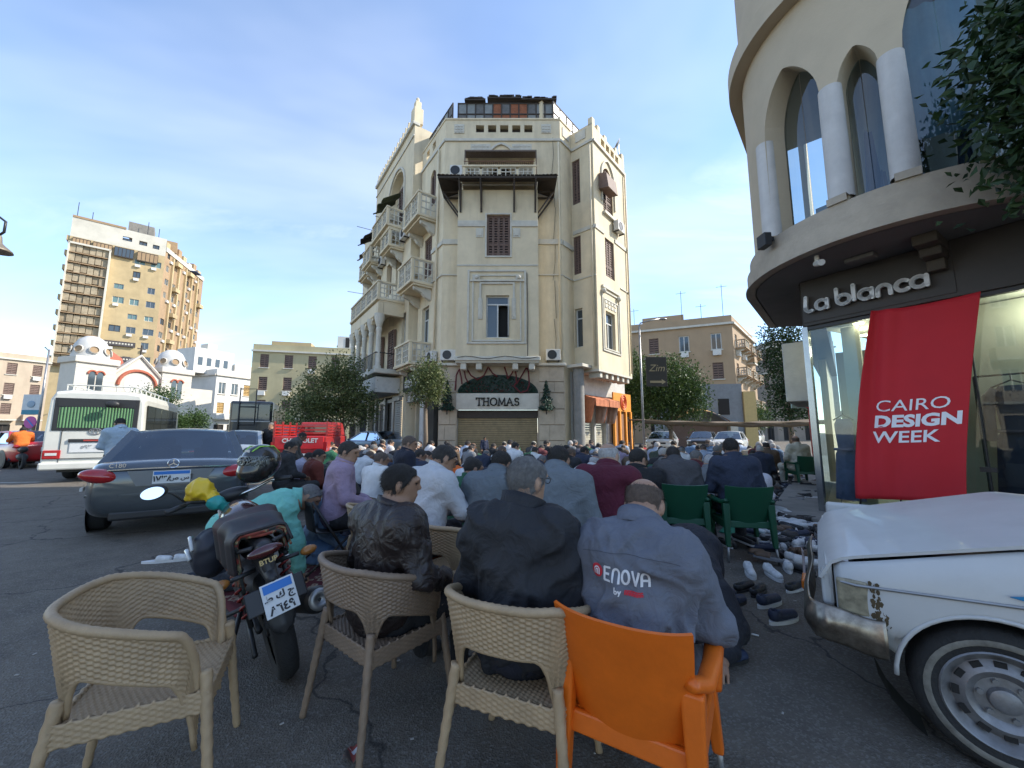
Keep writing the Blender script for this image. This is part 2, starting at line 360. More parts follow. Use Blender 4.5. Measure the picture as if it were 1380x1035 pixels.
        b = MB(); b.add([s.W(u0, z0, off - .19), s.W(u1, z0, off - .19), s.W(u1, z1, off - .19), s.W(u0, z1, off - .19)], [(0, 1, 2, 3)]); b.build('pane', M_DARK, wn, world=True)
        return wn
    def casement(s, u0, u1, z0, z1, off, cols=2, transom=.25, mt=None, openleaf=None, depth=.16, glass=None):
        mt = mt or M_WFRAME; t = .06; b = MB(); o0, o1 = off - depth - .06, off - depth
        s.blk(b, u0, u0 + t, z0, z1, o0, o1); s.blk(b, u1 - t, u1, z0, z1, o0, o1); s.blk(b, u0 + t, u1 - t, z0, z0 + t, o0, o1); s.blk(b, u0 + t, u1 - t, z1 - t, z1, o0, o1)
        zt = z1 - (z1 - z0) * transom
        if transom: s.blk(b, u0 + t, u1 - t, zt - t / 2, zt + t / 2, o0, o1 + .004)
        for i in range(1, cols): x = u0 + (u1 - u0) * i / cols; s.blk(b, x - t / 2, x + t / 2, z0 + t, (zt - t / 2) if transom else z1 - t, o0, o1 - .003)
        wn = b.build('window', mt, s.root, world=True)
        for i in range(cols):
            a = u0 + (u1 - u0) * i / cols + .03; c = u0 + (u1 - u0) * (i + 1) / cols - .03
            q = MB()
            if openleaf == i:
                q.add([s.W(a, z0, off - .5), s.W(c, z0, off - .5), s.W(c, zt, off - .5), s.W(a, zt, off - .5)], [(0, 1, 2, 3)]); q.build('opening', M_DARK, wn, world=True)
                q = MB(); s.blk(q, c - .02, c, z0 + t, zt - t, off - depth, off - depth + .35); q.build('open_leaf', mt, wn, world=True)
            else:
                q.add([s.W(a, z0 + .03, o0 + .02), s.W(c, z0 + .03, o0 + .02), s.W(c, zt, o0 + .02), s.W(a, zt, o0 + .02)], [(0, 1, 2, 3)]); q.build('pane', glass or M_GLASS, wn, world=True)
        if transom:
            q = MB(); q.add([s.W(u0 + .03, zt, o0 + .021), s.W(u1 - .03, zt, o0 + .021), s.W(u1 - .03, z1 - .03, o0 + .021), s.W(u0 + .03, z1 - .03, o0 + .021)], [(0, 1, 2, 3)]); q.build('pane', glass or M_GLASS, wn, world=True)
        return wn
    def frame(s, name, u0, u1, z0, z1, t, off, th, mt, sides='tblr'):
        b = MB()
        if 'l' in sides: s.blk(b, u0, u0 + t, z0, z1, off, off + th)
        if 'r' in sides: s.blk(b, u1 - t, u1, z0, z1, off, off + th)
        if 't' in sides: s.blk(b, u0 + t, u1 - t, z1 - t, z1, off, off + th)
        if 'b' in sides: s.blk(b, u0 + t, u1 - t, z0, z0 + t, off, off + th)
        return b.build(name, mt, s.root, world=True, bevel=.01)
    def ac(s, u, z, off, w=.8, h=.55, d=.32):
        b = MB(); s.blk(b, u, u + w, z, z + h, off + .04, off + d); o = b.build('air_conditioner', M_WHITEP, s.root, world=True, bevel=.02)
        c = s.W(u + w * .42, z + h / 2, off + d + .004); nn = Vector((s.n.x, s.n.y, 0)); xx = Vector((s.d.x, s.d.y, 0)); M = Matrix((xx, Vector((0, 0, 1)), nn)).transposed().to_4x4(); M.translation = c
        q = MB(); q.lathe([(h * .42, 0), (h * .42, .012), (h * .36, .012), (h * .36, .002), (0.001, .002)], 16, M); q.build('fan_grille', M_BLACK, o, world=True)
        q = MB(); s.blk(q, u + .06, u + .1, z - .06, z - .004, off, off + d); s.blk(q, u + w - .1, u + w - .06, z - .06, z - .004, off, off + d); q.build('bracket', M_BLACK, o, world=True)
        return o
    def balcony(s, u0, u1, z0, z1, depth, off=0., panels=2, mt=None, corbels=2, relief=True):
        mt = mt or M_CREAM; b = MB(); s.blk(b, u0 - .04, u1 + .04, z0, z0 + .14, off + .003, off + depth + .05)
        s.blk(b, u0, u1, z0 - .1, z0 - .002, off + .003, off + depth - .12); bal = b.build('balcony', mt, s.root, world=True, bevel=.02)
        t = .14
        b = MB()
        for u in (u0, u1 - t): s.blk(b, u, u + t, z0 + .145, z1, off + depth - t, off + depth)
        for i in range(1, panels): u = u0 + (u1 - u0) * i / panels; s.blk(b, u - .06, u + .06, z0 + .145, z1 - .1, off + depth - .13, off + depth - .01)
        s.blk(b, u0 - .03, u1 + .03, z1 + .003, z1 + .1, off + depth - t - .02, off + depth + .03)
        for u in (u0, u1 - t): s.blk(b, u, u + t, z1 + .004, z1 + .098, off + .003, off + depth - t - .03)
        b.build('balustrade', mt, bal, world=True, bevel=.01)
        segs = [(u0 + t, u1 - t)] if panels == 1 else [(u0 + (u1 - u0) * i / panels + (.06 if i else t), u0 + (u1 - u0) * (i + 1) / panels - (.06 if i < panels - 1 else t)) for i in range(panels)]
        def pat(fn, wdt, hgt):
            q = MB(); nx = max(2, int(wdt / .22)); nz = 3
            fn(q, 0, wdt, 0, .05); fn(q, 0, wdt, hgt - .05, hgt)
            for i in range(nx + 1): x = (wdt - .04) * i / nx; fn(q, x, x + .04, .05, hgt - .05)
            for j in range(1, nz): zz = hgt * j / nz; fn(q, 0.042, wdt - .042, zz - .02, zz + .02, .01)
            return q
        for a, c in segs:
            q = pat(lambda q, x0, x1, h0, h1, e=0: s.blk(q, a + x0, a + x1, z0 + .146 + h0, z0 + .146 + h1, off + depth - .1 + e, off + depth - .04 - e), c - a, z1 - z0 - .15); q.build('panel', M_TRIM, bal, world=True)
        for u in (u0 + .03, u1 - .09):
            q = pat(lambda q, x0, x1, h0, h1, e=0: s.blk(q, u + e, u + .06 - e, z0 + .146 + h0, z0 + .146 + h1, off + .01 + x0, off + .01 + x1), depth - t - .02, z1 - z0 - .15); q.build('panel', M_TRIM, bal, world=True)
        for i in range(corbels):
            u = u0 + .15 + (u1 - u0 - .3 - .22) * i / max(1, corbels - 1); q = MB()
            pts = [(0, z0 - .102), (depth - .2, z0 - .102), (depth - .25, z0 - .25), (depth * .45, z0 - .36), (depth * .3, z0 - .55), (.003, z0 - .7), (.003, z0 - .102)]
            poly = [s.W(u, zz, off + max(oo, .003)) for oo, zz in pts[:-1]]; v = s.d * .22; q.prism(poly, (0, 0, 0), (v.x, v.y, 0)); q.build('corbel', M_TRIM, bal, world=True, bevel=.015)
        return bal
# ---------------------------------------------------------------- the corner building
cb = thing('corner_building', 'tall cream corner building with bay, balconies and crenellated parapet above the THOMAS shop', 'building', (PA.x, PA.y, 0))
FF = Facade(cb, PA, PB - PA, (0, -1)); FW = (PB - PA).length
x0_ = PA.x
# --- front, upper floors
FF.wall('wall', 0, FW, 4.6, 16.1, [(1.17, 4.5, 13.3, 15.25)], M_CREAM, depth=.9)
# recessed balcony room at the top floor
b = MB(); b.add([FF.W(1.17, 13.3, -.9), FF.W(4.5, 13.3, -.9), FF.W(4.5, 15.25, -.9), FF.W(1.17, 15.25, -.9)], [(0, 1, 2, 3)]); b.build('recess_wall', M_TRIM, cb, world=True)
b = MB(); n_ = 10; poly = [FF.W(2.3, 13.35, 0), FF.W(3.4, 13.35, 0)] + [FF.W(2.85 + .55 * math.cos(a), 14.65 + .62 * (math.sin(a)) + .12 * (1 - abs(math.cos(a))), 0) for a in [math.pi * k / n_ for k in range(n_ + 1)]]
b.prism(poly, (0, .86, 0), (0, .89, 0)); b.build('arched_doorway', M_DARK, cb, world=True)
for u in (1.28, 3.52):
    b = MB(); b.grid(lambda a, c: FF.W(u + .95 * a, 13.75 + 1.2 * c + .03 * math.sin(a * 9), -.35 + .04 * math.sin(a * 25 + c * 3)), 24, 6); b.build('canvas_blind', mat('canvas', (.45, .42, .36), .9, var=.3, stain=.5), cb, smooth=True, world=True)
b = MB(); FF.blk(b, 1.05, 4.62, 15.17, 15.25, .02, .5); FF.blk(b, 1.05, 1.1, 13.4, 15.17, .44, .5); FF.blk(b, 4.57, 4.62, 13.4, 15.17, .44, .5); b.build('awning_frame', mat('rusty_pipe', (.14, .11, .09), .8, var=.4, scale=20), cb, world=True)
# carved relief above
pt = [(1.3, 15.38), (2.2, 15.38), (2.45, 15.62), (2.85, 15.95), (3.25, 15.62), (3.5, 15.38), (4.4, 15.38), (4.4, 15.95), (1.3, 15.95)]
q = MB()
for u0, u1 in ((1.3, 2.3), (3.4, 4.4)):
    FF.blk(q, u0, u1, 15.36, 15.94, .003, .03)
    for i in range(5):
        for j in range(3): FF.blk(q, u0 + .05 + i * .19, u0 + .16 + i * .19, 15.41 + j * .18, 15.53 + j * .18, .031, .06)
q.build('carved_relief', M_TRIM, cb, world=True)
q = MB(); arc = [(2.85 + .62 * math.cos(a), 15.3 + .5 * math.sin(a) + .14 * (1 - abs(math.cos(a)))) for a in [math.pi * k / 10 for k in range(11)]]
for (a, c), (d, e) in zip(arc, arc[1:]): q.bar(FF.W(a, c, .05), FF.W(d, e, .05), .1, .1, up=(0, -1, 0))
q.build('arch_moulding', M_TRIM, cb, world=True)
# string courses
for z, h in ((16.1, .14), (10.55, .26), (8.95, .06)):
    FF.block('string_course', -.02, FW + .02, z, z + h, .003, .07, M_TRIM, bevel=.01)
# parapet with five square openings
FF.wall('parapet', 0, FW, 16.24, 17.3, [(1.55 + i * .62, 1.97 + i * .62, 16.62, 17.02) for i in range(5)], M_CREAM, off=.0, depth=.3)
FF.block('coping', -.03, FW + .03, 17.302, 17.4, -.33, .04, M_CREAM, bevel=.02)
for i in range(5):
    b = MB(); b.add([FF.W(1.55 + i * .62, 16.62, -.28), FF.W(1.97 + i * .62, 16.62, -.28), FF.W(1.97 + i * .62, 17.02, -.28), FF.W(1.55 + i * .62, 17.02, -.28)], [(0, 1, 2, 3)]); b.build('parapet_grille', M_WOODD, cb, world=True)
for u in (.45, FW - .95):
    q = MB(); FF.blk(q, u, u + .5, 16.55, 17.05, .003, .03); 
    for i in range(3):
        for j in range(3): FF.blk(q, u + .05 + i * .15, u + .13 + i * .15, 16.6 + j * .15, 16.68 + j * .15, .031, .055)
    q.build('carved_relief', M_TRIM, cb, world=True)
# --- roof-top glazed enclosure, old frames and boards
M_PATCH = [mat('grimy_glass', (.20, .21, .20), .4, var=.3, scale=4), mat('old_board', (.24, .085, .04), .85, var=.35, scale=9), mat('grey_board', (.12, .12, .12), .8, var=.3)]
def enclosure(Fc, u0, u1, z0, z1, cols, off, pick):
    fr = MB(); w = (u1 - u0) / cols
    for i in range(cols + 1): Fc.blk(fr, u0 + i * w - .03, u0 + i * w + .03, z0, z1, off - .06, off)
    for z in (z0, (z0 + z1) / 2 - .03, z1 - .06): Fc.blk(fr, u0 + .03, u1 - .03, z, z + .06, off - .062, off - .004)
    e = fr.build('roof_enclosure', M_WOODD, cb, world=True)
    for i in range(cols):
        for j in range(2):
            b = MB(); za = z0 + .05 + j * (z1 - z0) / 2; Fc.blk(b, u0 + i * w + .035, u0 + (i + 1) * w - .035, za, za + (z1 - z0) / 2 - .1, off - .05, off - .03)
            b.build('pane', M_PATCH[pick(i, j)], e, world=True)
    return e
enclosure(FF, .55, FW - .25, 17.42, 18.72, 11, -.45, lambda i, j: 1 if i in (4, 5, 6, 7) and not (i == 5 and j == 1) else (0 if (i + j) % 3 else 2))
b = MB()
for u0, u1, z in ((.9, 2.0, 18.74), (2.1, 3.9, 18.86), (3.9, FW - .1, 18.78)):
    FF.blk(b, u0, u1, z, z + .09, -1.8, -.3)
    for k in range(14): uu = u0 + (u1 - u0) * rnd.random(); FF.blk(b, uu, min(uu + .25, u1), z + .092, z + .1 + .1 * rnd.random(), -.9 - rnd.random() * .5, -.32 + .08 * rnd.random())
b.build('enclosure_roof', M_WOODD, cb, world=True)
# --- the bay
BY = Facade(cb, PA + Vector((.85, -.9)), (1, 0), (0, -1)); BWD = 3.77
wz = [(1.36, 2.42, 5.65, 7.64), (1.37, 2.46, 9.54, 11.57)]
BY.wall('bay_wall', 0, BWD, 4.56, 12.85, wz, M_CREAM)
for u, dd, nn in ((0, (0, 1), (-1, 0)), (BWD, (0, 1), (1, 0))):
    S = Facade(cb, BY.P + BY.d * u, dd, nn); S.wall('bay_side', 0, .9, 4.56, 12.85, [], M_CREAM)
b = MB(); BY.blk(b, 0, BWD, 4.5, 4.56, -.9, 0); b.build('bay_floor', M_TRIM, cb, world=True)
BY.block('bay_base_moulding', -.06, BWD + .06, 4.58, 4.78, .003, .08, M_TRIM, bevel=.03)
for u in (.35, 1.05, 2.7, 3.45): BY.block('corbel', u - .13, u + .13, 4.2, 4.499, -.85, -.06, M_TRIM, bevel=.03)
for z, h in ((10.98, .3),):
    BY.block('bay_band', 0, 1.34, z, z + h, .003, .05, M_TRIM, bevel=.01); BY.block('bay_band', 2.5, BWD, z, z + h, .003, .05, M_TRIM, bevel=.01)
BY.block('bay_band', 0, BWD, 9.05, 9.12, .003, .03, M_TRIM)
for u in (.86, 2.6): 
    q = MB(); BY.blk(q, u, u + .34, 10.45, 10.9, .003, .03); BY.blk(q, u + .08, u + .26, 10.52, 10.82, .031, .06); q.build('carved_relief', M_TRIM, cb, world=True)
BY.shutters(1.37, 2.46, 9.54, 11.57, 0, 4)
BY.frame('window_surround', 1.29, 2.54, 9.46, 11.65, .075, .003, .05, M_TRIM)
BY.casement(1.36, 2.42, 5.65, 7.64, 0, 2, .2, openleaf=1)
# nested relief frames round the first-floor window
BY.frame('relief_frame', .5, 3.2, 5.35, 8.85, .09, .003, .06, M_TRIM); BY.frame('relief_frame', .72, 2.98, 5.35 + .12, 8.62, .07, .003, .045, M_TRIM)
BY.frame('relief_frame', 1.05, 2.68, 6.6, 8.25, .09, .003, .07, M_TRIM, 'tlr')
BY.block('relief_band', .62, 3.1, 8.28, 8.36, .003, .1, M_TRIM, bevel=.01)
for u in (.78, 2.72):
    q = MB(); BY.blk(q, u, u + .28, 8.36, 8.6, .003, .1); q.ell(BY.W(u + .14, 8.48, .12), (.1, .06, .1), 10, 6); q.build('rosette', M_TRIM, cb, world=True)
for u in (1.0, 2.53): BY.block('relief_drop', u, u + .2, 6.5, 7.5, .003, .05, M_TRIM, bevel=.02)
b = MB(); b.tube([BY.W(3.25, 4.8, .05), BY.W(3.27, 6.5, .05), BY.W(3.24, 8.7, .05)], .018, 6); b.tube([BY.W(.1 + .36 * i, 4.72 + .06 * math.sin(i * 1.3), .1) for i in range(11)], .012, 5); b.build('cable', M_BLACK, cb, world=True)
# canopy of dark boards on brackets round the bay
cz = 12.95
def cano(u, o): return BY.W(u, cz + .42 - .42 * max(0, o) / 1.0, o)
b = MB(); e_ = .85
rim = [(-e_, -.85), (-e_, .75), (BWD + e_, .75), (BWD + e_, -.85)]; inn = [(-.02, -.85), (-.02, .02), (BWD + .02, .02), (BWD + .02, -.85)]
def cz_(p, z): return BY.W(p[0], z, p[1])
for i in range(3):
    A, B_, C_, D_ = rim[i], rim[i + 1], inn[i + 1], inn[i]
    b.hexa([cz_(A, cz), cz_(B_, cz), cz_(C_, cz + .3), cz_(D_, cz + .3), cz_(A, cz + .1), cz_(B_, cz + .1), cz_(C_, cz + .4), cz_(D_, cz + .4)])
b.build('canopy', M_WOODD, cb, world=True)
for k in range(30):
    u = -e_ + (BWD + 2 * e_) * k / 29; b = MB(); b.bar(BY.W(u, cz + .12, .8), BY.W(min(max(u, .03), BWD - .03), cz + .44, .05), .16, .02); o = b.build('canopy_board', M_WOODD, cb, world=True)
for u in (.12, 1.1, 2.65, 3.65):
    b = MB(); b.bar(BY.W(u, cz - 1.25, .045), BY.W(u, cz + .2, .045), .08, .07, up=(0, 1, 0)); b.bar(BY.W(u, cz - 1.1, .08), BY.W(u, cz - .03, .68), .07, .07); b.bar(BY.W(u, cz - .03, .1), BY.W(u, cz - .03, .74), .07, .06); b.build('canopy_bracket', M_WOODD, cb, world=True)
for sx, uu in ((-1, 0), (1, BWD)):
    for o_ in (-.25, -.75):
        b = MB(); b.bar(BY.W(uu + sx * .04, cz - 1.1, o_), BY.W(uu + sx * .78, cz - .04, o_), .07, .07); b.bar(BY.W(uu + sx * .05, cz - .04, o_), BY.W(uu + sx * .8, cz - .04, o_), .06, .06); b.build('canopy_bracket', M_WOODD, cb, world=True)
# top-floor balcony over the bay
q = FF.balcony(1.0, 4.55, 13.36, 14.15, .75, .0, panels=4, corbels=0)
b = MB()
for i in range(34): b.tube([FF.W(1.1 + i * .1, 14.26, .66), FF.W(1.1 + i * .1, 14.5, .66)], .012, 4)
b.tube([FF.W(1.05, 14.51, .66), FF.W(4.5, 14.51, .66)], .02, 5); b.build('railing', mat('rust_red_rail', (.13, .07, .05), .8, var=.3), cb, world=True)
FF.ac(.32, 14.0, .03, .62, .56)
# --- ground floor: stone clad THOMAS shop
GF = Facade(cb, PA + Vector((-.0, -.12)), (1, 0), (0, -1))
sh0, sh1 = .85, 4.62
GF.wall('shop_wall', 0, FW, .13, 4.5, [(sh0, sh1, .13, 3.2), ], M_STONE, depth=.5)
arcz = [(sh0 + (sh1 - sh0) * (.5 - .5 * math.cos(math.pi * k / 18)), 3.2 + .86 * math.sin(math.pi * k / 18)) for k in range(19)]
b = MB(); b.prism([GF.W(u, z, 0) for u, z in arcz], (0, -.003, 0), (0, -.02, 0)); b.build('arch_panel', mat('dark_green_panel', (.012, .03, .022), .6, var=.4), cb, world=True)
for z in (1.0, 1.72, 2.45, 3.2, 3.72):     # stone courses left and right of the shutter
    for a, c in ((.02, sh0 - .05), (sh1 + .05, FW - .02)): GF.block('stone_joint', a, c, z, z + .018, .0, .004, mat('joint_dark', (.14, .11, .08), .9, var=0))
for i, (z0, z1) in enumerate(((.15, .99), (1.03, 1.7), (1.75, 2.43), (2.48, 3.17), (3.24, 3.7), (3.75, 4.44))):
    for a, c in ((.015, sh0 - .04), (sh1 + .04, FW - .015)):
        m_ = (a + c) / 2 + .12 * (-1) ** i
        GF.block('stone_panel', a, m_ - .006, z0, z1, .005, .03, M_STONE, bevel=.008); GF.block('stone_panel', m_ + .006, c, z0, z1, .005, .03, M_STONE, bevel=.008)
FF.block('shop_cornice', -.08, FW + .08, 4.47, 4.6, .003, .3, M_TRIM, bevel=.03)
sg = GF.block('shop_sign', sh0 - .03, sh1 + .03, 2.42, 3.18, -.05, .12, M_TRIM, bevel=.015)
thomas_sign = sg
M_ROLL = mat('bronze_roller', (.25, .19, .105), .45, metal=.35, var=.2, scale=5, stain=.4)
rs = GF.block('roller_shutter', sh0 + .02, sh1 - .02, 2.05, 2.41, -.32, -.1, M_WOODD)
sl_ = MB(); GF.blk(sl_, 0, sh1 - sh0 - .06, 0, .088, 0, .03)
me_ = None
for k in range(18):
    z = .2 + k * .103
    b = MB(); GF.blk(b, sh0 + .03, sh1 - .03, z, z + .092, -.26, -.225); b.build('slat', M_ROLL, rs, world=True, bevel=.012)
b = MB(); GF.blk(b, sh0 + .03, sh1 - .03, .14, 2.06, -.3, -.27); b.build('shutter_back', M_DARK, rs, world=True)
FF.ac(.06, 4.72, .03, .74, .5); FF.ac(4.98, 4.72, .03, .68, .52)
# --- right return between front and wing
RB = Facade(cb, PB, RD, RN); RB.wall('wall', 0, 1.0, .13, 16.1, [], M_CREAM); RB.wall('parapet', 0, 1.0, 16.2, 17.3, [], M_CREAM)
RB.block('string_course', 0, 1.0, 16.1, 16.22, .003, .07, M_TRIM); RB.block('string_course', .08, 1.0, 10.55, 10.8, .003, .07, M_TRIM); RB.block('string_course', .08, 1.0, 8.95, 9.01, .003, .05, M_TRIM)
RB.block('coping', 0, 1.0, 17.302, 17.4, -.3, .04, M_CREAM)
enclosure(RB, .05, 2.6, 17.42, 18.7, 4, -.4, lambda i, j: 0)
q = MB(); RB.blk(q, .2, .8, 16.55, 17.05, .003, .035); q.build('carved_relief', M_TRIM, cb, world=True)
# wing
SP = PB + RD * 1.0; SI = Facade(cb, SP, RN, (-RD.x, -RD.y))
so = [(.05, .52, 13.05, 15.5), (.05, .48, 9.28, 11.3), (.05, .48, 5.54, 7.5)]
SI.wall('wing_side', 0, 1.3, 4.35, 16.06, so, M_CREAM); SI.wall('wing_parapet', 0, 1.3, 16.2, 17.1, [], M_CREAM)
SI.shutters(*so[0], 0, 2); SI.shutters(*so[1], 0, 2, open_=1); SI.casement(*so[2], 0, 1, .25)
SI.block('string_course', .08, 1.3, 8.95, 9.01, .003, .05, M_TRIM); SI.block('string_course', .08, 1.3, 16.06, 16.2, .003, .07, M_TRIM); SI.block('string_course', .08, 1.3, 11.4, 11.6, .003, .05, M_TRIM)
q = MB(); SI.blk(q, .3, .9, 16.45, 16.95, .003, .035); q.build('carved_relief', M_TRIM, cb, world=True)
WP = SP + RN * 1.3; WR = Facade(cb, WP, RD, RN); WL = 3.7
wo = [(.95, 2.05, 12.73, 15.35, 1.25), (1.0, 2.0, 9.24, 11.31), (.85, 1.85, 5.5, 7.4)]
WR.wall('wing_wall', 0, WL, 4.35, 16.06, wo, M_CREAM)
WR.shutters(*wo[0][:4], 0, 2, slats=18); WR.shutters(*wo[1], 0, 3); WR.casement(*wo[2], 0, 2, .3)
b = MB(); WR.blk(b, .55, 1.5, 13.75, 14.6, .1, .12); b.build('propped_shutter', M_SHUT, cb, world=True)
b = MB(); b.hexa([WR.W(.5, 13.6, .55), WR.W(1.55, 13.6, .55), WR.W(1.55, 13.7, .02), WR.W(.5, 13.7, .02), WR.W(.5, 14.4, .45), WR.W(1.55, 14.4, .45), WR.W(1.55, 14.55, .02), WR.W(.5, 14.55, .02)]); b.build('propped_shutter', M_SHUT, cb, world=True)
b = MB(); arc = [(1.5 + .72 * math.cos(a), 14.75 + .78 * math.sin(a) + .22 * (1 - abs(math.cos(a)))) for a in [math.pi * k / 12 for k in range(13)]]
for (a, c), (d, e) in zip([(2.22, 13.2)] + arc, arc + [(.78, 13.2)]): b.bar(WR.W(a, c, .04), WR.W(d, e, .04), .08, .08, up=(RN.x, RN.y, 0))
b.build('arch_moulding', M_TRIM, cb, world=True)
WR.ac(1.9, 12.0, .03, .75, .55); WR.block('window_sill', .9, 2.1, 12.55, 12.7, .003, .14, M_TRIM)
WR.frame('relief_frame', .45, 2.4, 5.3, 8.4, .08, .003, .05, M_TRIM); WR.frame('relief_frame', .62, 2.22, 5.42, 8.0, .06, .003, .04, M_TRIM); WR.block('relief_band', .5, 2.35, 8.5, 8.62, .003, .1, M_TRIM)
for u in (.55, 2.2): 
    q = MB(); q.ell(WR.W(u, 8.3, .08), (.14, .14, .14), 10, 6); q.build('rosette', M_TRIM, cb, world=True)
for i in range(4):
    for j in range(2): WR.block('carved_relief', .8 + i * .32, 1.02 + i * .32, 7.55 + j * .22, 7.7 + j * .22, .003, .03, M_TRIM)
WR.block('string_course', 0, WL, 16.06, 16.2, .003, .09, M_TRIM); WR.block('string_course', .0, .9, 11.4, 11.6, .003, .05, M_TRIM); WR.block('string_course', 2.1, WL, 11.4, 11.6, .003, .05, M_TRIM); WR.block('string_course', 2.6, WL, 9.0, 9.06, .003, .05, M_TRIM)
WR.wall('wing_parapet', 0, WL, 16.2, 17.0, [(.9 + i * .55, 1.3 + i * .55, 16.4, 16.8) for i in range(4)], M_CREAM, depth=.25)
for u, h in ((0, .35), (.55, .25), (1.3, .15), (2.6, .2), (3.4, .3)): WR.block('merlon', u, u + .28, 17.002, 17.0 + h + .1, -.25, .0, M_CREAM, bevel=.02)
b = MB(); b.hexa([WR.W(0, 4.25, -1.2), WR.W(WL, 4.25, -1.2), WR.W(WL, 4.25, 0), WR.W(0, 4.25, 0), WR.W(0, 4.349, -1.2), WR.W(WL, 4.349, -1.2), WR.W(WL, 4.349, 0), WR.W(0, 4.349, 0)]); b.build('wing_soffit', M_TRIM, cb, world=True)
for i in range(6): u = .25 + i * .6; WR.block('corbel', u, u + .24, 3.98, 4.248, -.7 + .0, -.08, M_TRIM, bevel=.03)
b = MB(); WR.blk(b, 3.1, 4.4, 17.05, 18.4, -4, -1.5); WR.blk(b, -1.3, 3.4, 17.05, 18.9, -3.6, -2.2); b.build('roof_room', M_CREAM, cb, world=True)
b = MB(); b.tube([WR.W(3.3, 17.3, -.1), WR.W(3.3, 17.9, -.1)], .02, 5); b.lathe([(.0, 0), (.2, .04), (.33, .12)], 12, Matrix.Translation(WR.W(3.3, 17.9, -.1)) @ Matrix.Rotation(R(-60), 4, 'Y')); b.build('satellite_dish', M_STEEL, cb, world=True)
# wing end and rear closing walls
EN = Facade(cb, WP + RD * WL, (-RN.x, -RN.y), RD); EN.wall('end_wall', 0, 6, 4.35, 17.0, [], M_CREAM)
# ground floor under the wing: white fascia, shutters, pillar
G2 = Facade(cb, SP + RN * .15, RD, RN)
G2.wall('shop_wall', -.7, 5.2, .13, 4.25, [(.35, 1.5, .13, 2.6), (1.65, 2.75, .13, 2.6), (3.4, 5.0, .13, 2.7)], mat('white_fascia', (.52, .51, .47), .7, var=.12, stain=.4), depth=.3)
M_ROLLW = mat('cream_roller', (.42, .39, .30), .6, var=.15, stain=.5)
for u0, u1 in ((.37, 1.48), (1.67, 2.73)):
    r_ = G2.block('roller_shutter', u0, u1, 2.4, 2.58, -.26, -.05, M_STEEL)
    for k in range(19):
        z = .16 + k * .118; b = MB(); G2.blk(b, u0 + .02, u1 - .02, z, z + .105, -.2, -.165); b.build('slat', M_ROLLW, r_, world=True, bevel=.012)
b = MB(); G2.blk(b, 3.4, 5.0, .14, 2.7, -.29, -.27); b.build('doorway', M_DARK, cb, world=True)
b = MB(); b.tube([RB.W(.55, .13, .45), RB.W(.55, 4.4, .45)], .26, 18); b.build('round_pillar', mat('grey_concrete', (.24, .235, .22), .85, var=.15, bump=.3, stain=.3), cb, world=True, smooth=True, ang=40)
b = MB(); RB.blk(b, .1, 2.2, 4.401, 4.55, .12, .95); b.build('concrete_slab', M_TRIM, cb, world=True, bevel=.02)
# --- left facade
LF = Facade(cb, PA, LD, LN)
lw = [(1.05, 1.75, 13.33, 15.35, 1.2), (1.35, 2.3, 9.5, 11.7), (1.5, 2.4, 5.7, 7.9)]
LF.wall('wall', 0, 3.0, .13, 16.1, lw + [(.9, 2.8, .13, 3.3)], M_CREAM)
LF.shutters(*lw[0][:4], 0, 2); LF.shutters(*lw[1], 0, 3); LF.casement(*lw[2], 0, 2, .3)
LF.wall('parapet', 0, 3.0, 16.24, 17.3, [(1.2, 1.6, 16.55, 17.0), (2.0, 2.4, 16.55, 17.0)], M_CREAM); LF.block('coping', -.02, 3.0, 17.302, 17.4, -.33, .04, M_CREAM)
for z, h in ((16.1, .14), (10.55, .2), (8.95, .06)): LF.block('string_course', .0, 1.3 if z == 10.55 else 3.0, z, z + h, .003, .07, M_TRIM)
enclosure(LF, .2, 3.4, 17.42, 18.7, 6, -.45, lambda i, j: 2 if (i + j) % 2 else 0)
WG = .45
l2 = [(4.7, 7.3, 13.9, 17.6, 1.0), (8.6, 9.6, 13.4, 16.2, 1.0), (4.6, 5.6, 9.9, 12.0), (6.4, 7.4, 9.9, 12.0), (8.6, 9.6, 9.9, 12.0), (3.6, 4.2, 5.6, 8.0), (3.6, 10.2, .13, 3.4)]
LF.wall('wing_wall', 3.2, 10.6, .13, 19.1, l2, M_CREAM, off=WG, depth=.5)
for p in l2[1:5]: LF.shutters(p[0], p[1], p[2], p[3], WG - .2, 2)
LF.casement(*l2[5], WG, 1, .25)
b = MB(); b.add([LF.W(4.7, 13.9, WG - .49), LF.W(7.3, 13.9, WG - .49), LF.W(7.3, 17.6, WG - .49), LF.W(4.7, 17.6, WG - .49)], [(0, 1, 2, 3)]); b.build('arch_recess', M_TRIM, cb, world=True)
LF.shutters(5.3, 6.7, 13.95, 16.9, WG - .3, 3)
b = MB(); arc = [(6.0 + 1.5 * math.cos(a), 16.25 + 1.55 * math.sin(a)) for a in [math.pi * k / 14 for k in range(15)]]
for (a, c), (d, e) in zip([(7.5, 14.2)] + arc, arc + [(4.5, 14.2)]): b.bar(LF.W(a, c, WG + .04), LF.W(d, e, WG + .04), .12, .1, up=(LN.x, LN.y, 0))
b.build('arch_moulding', M_TRIM, cb, world=True)
S_ = Facade(cb, LF.P + LD * 3.2 + LN * WG, -LN, -LD); S_.wall('wing_return', 0, 1.6, .13, 19.1, [], M_CREAM)
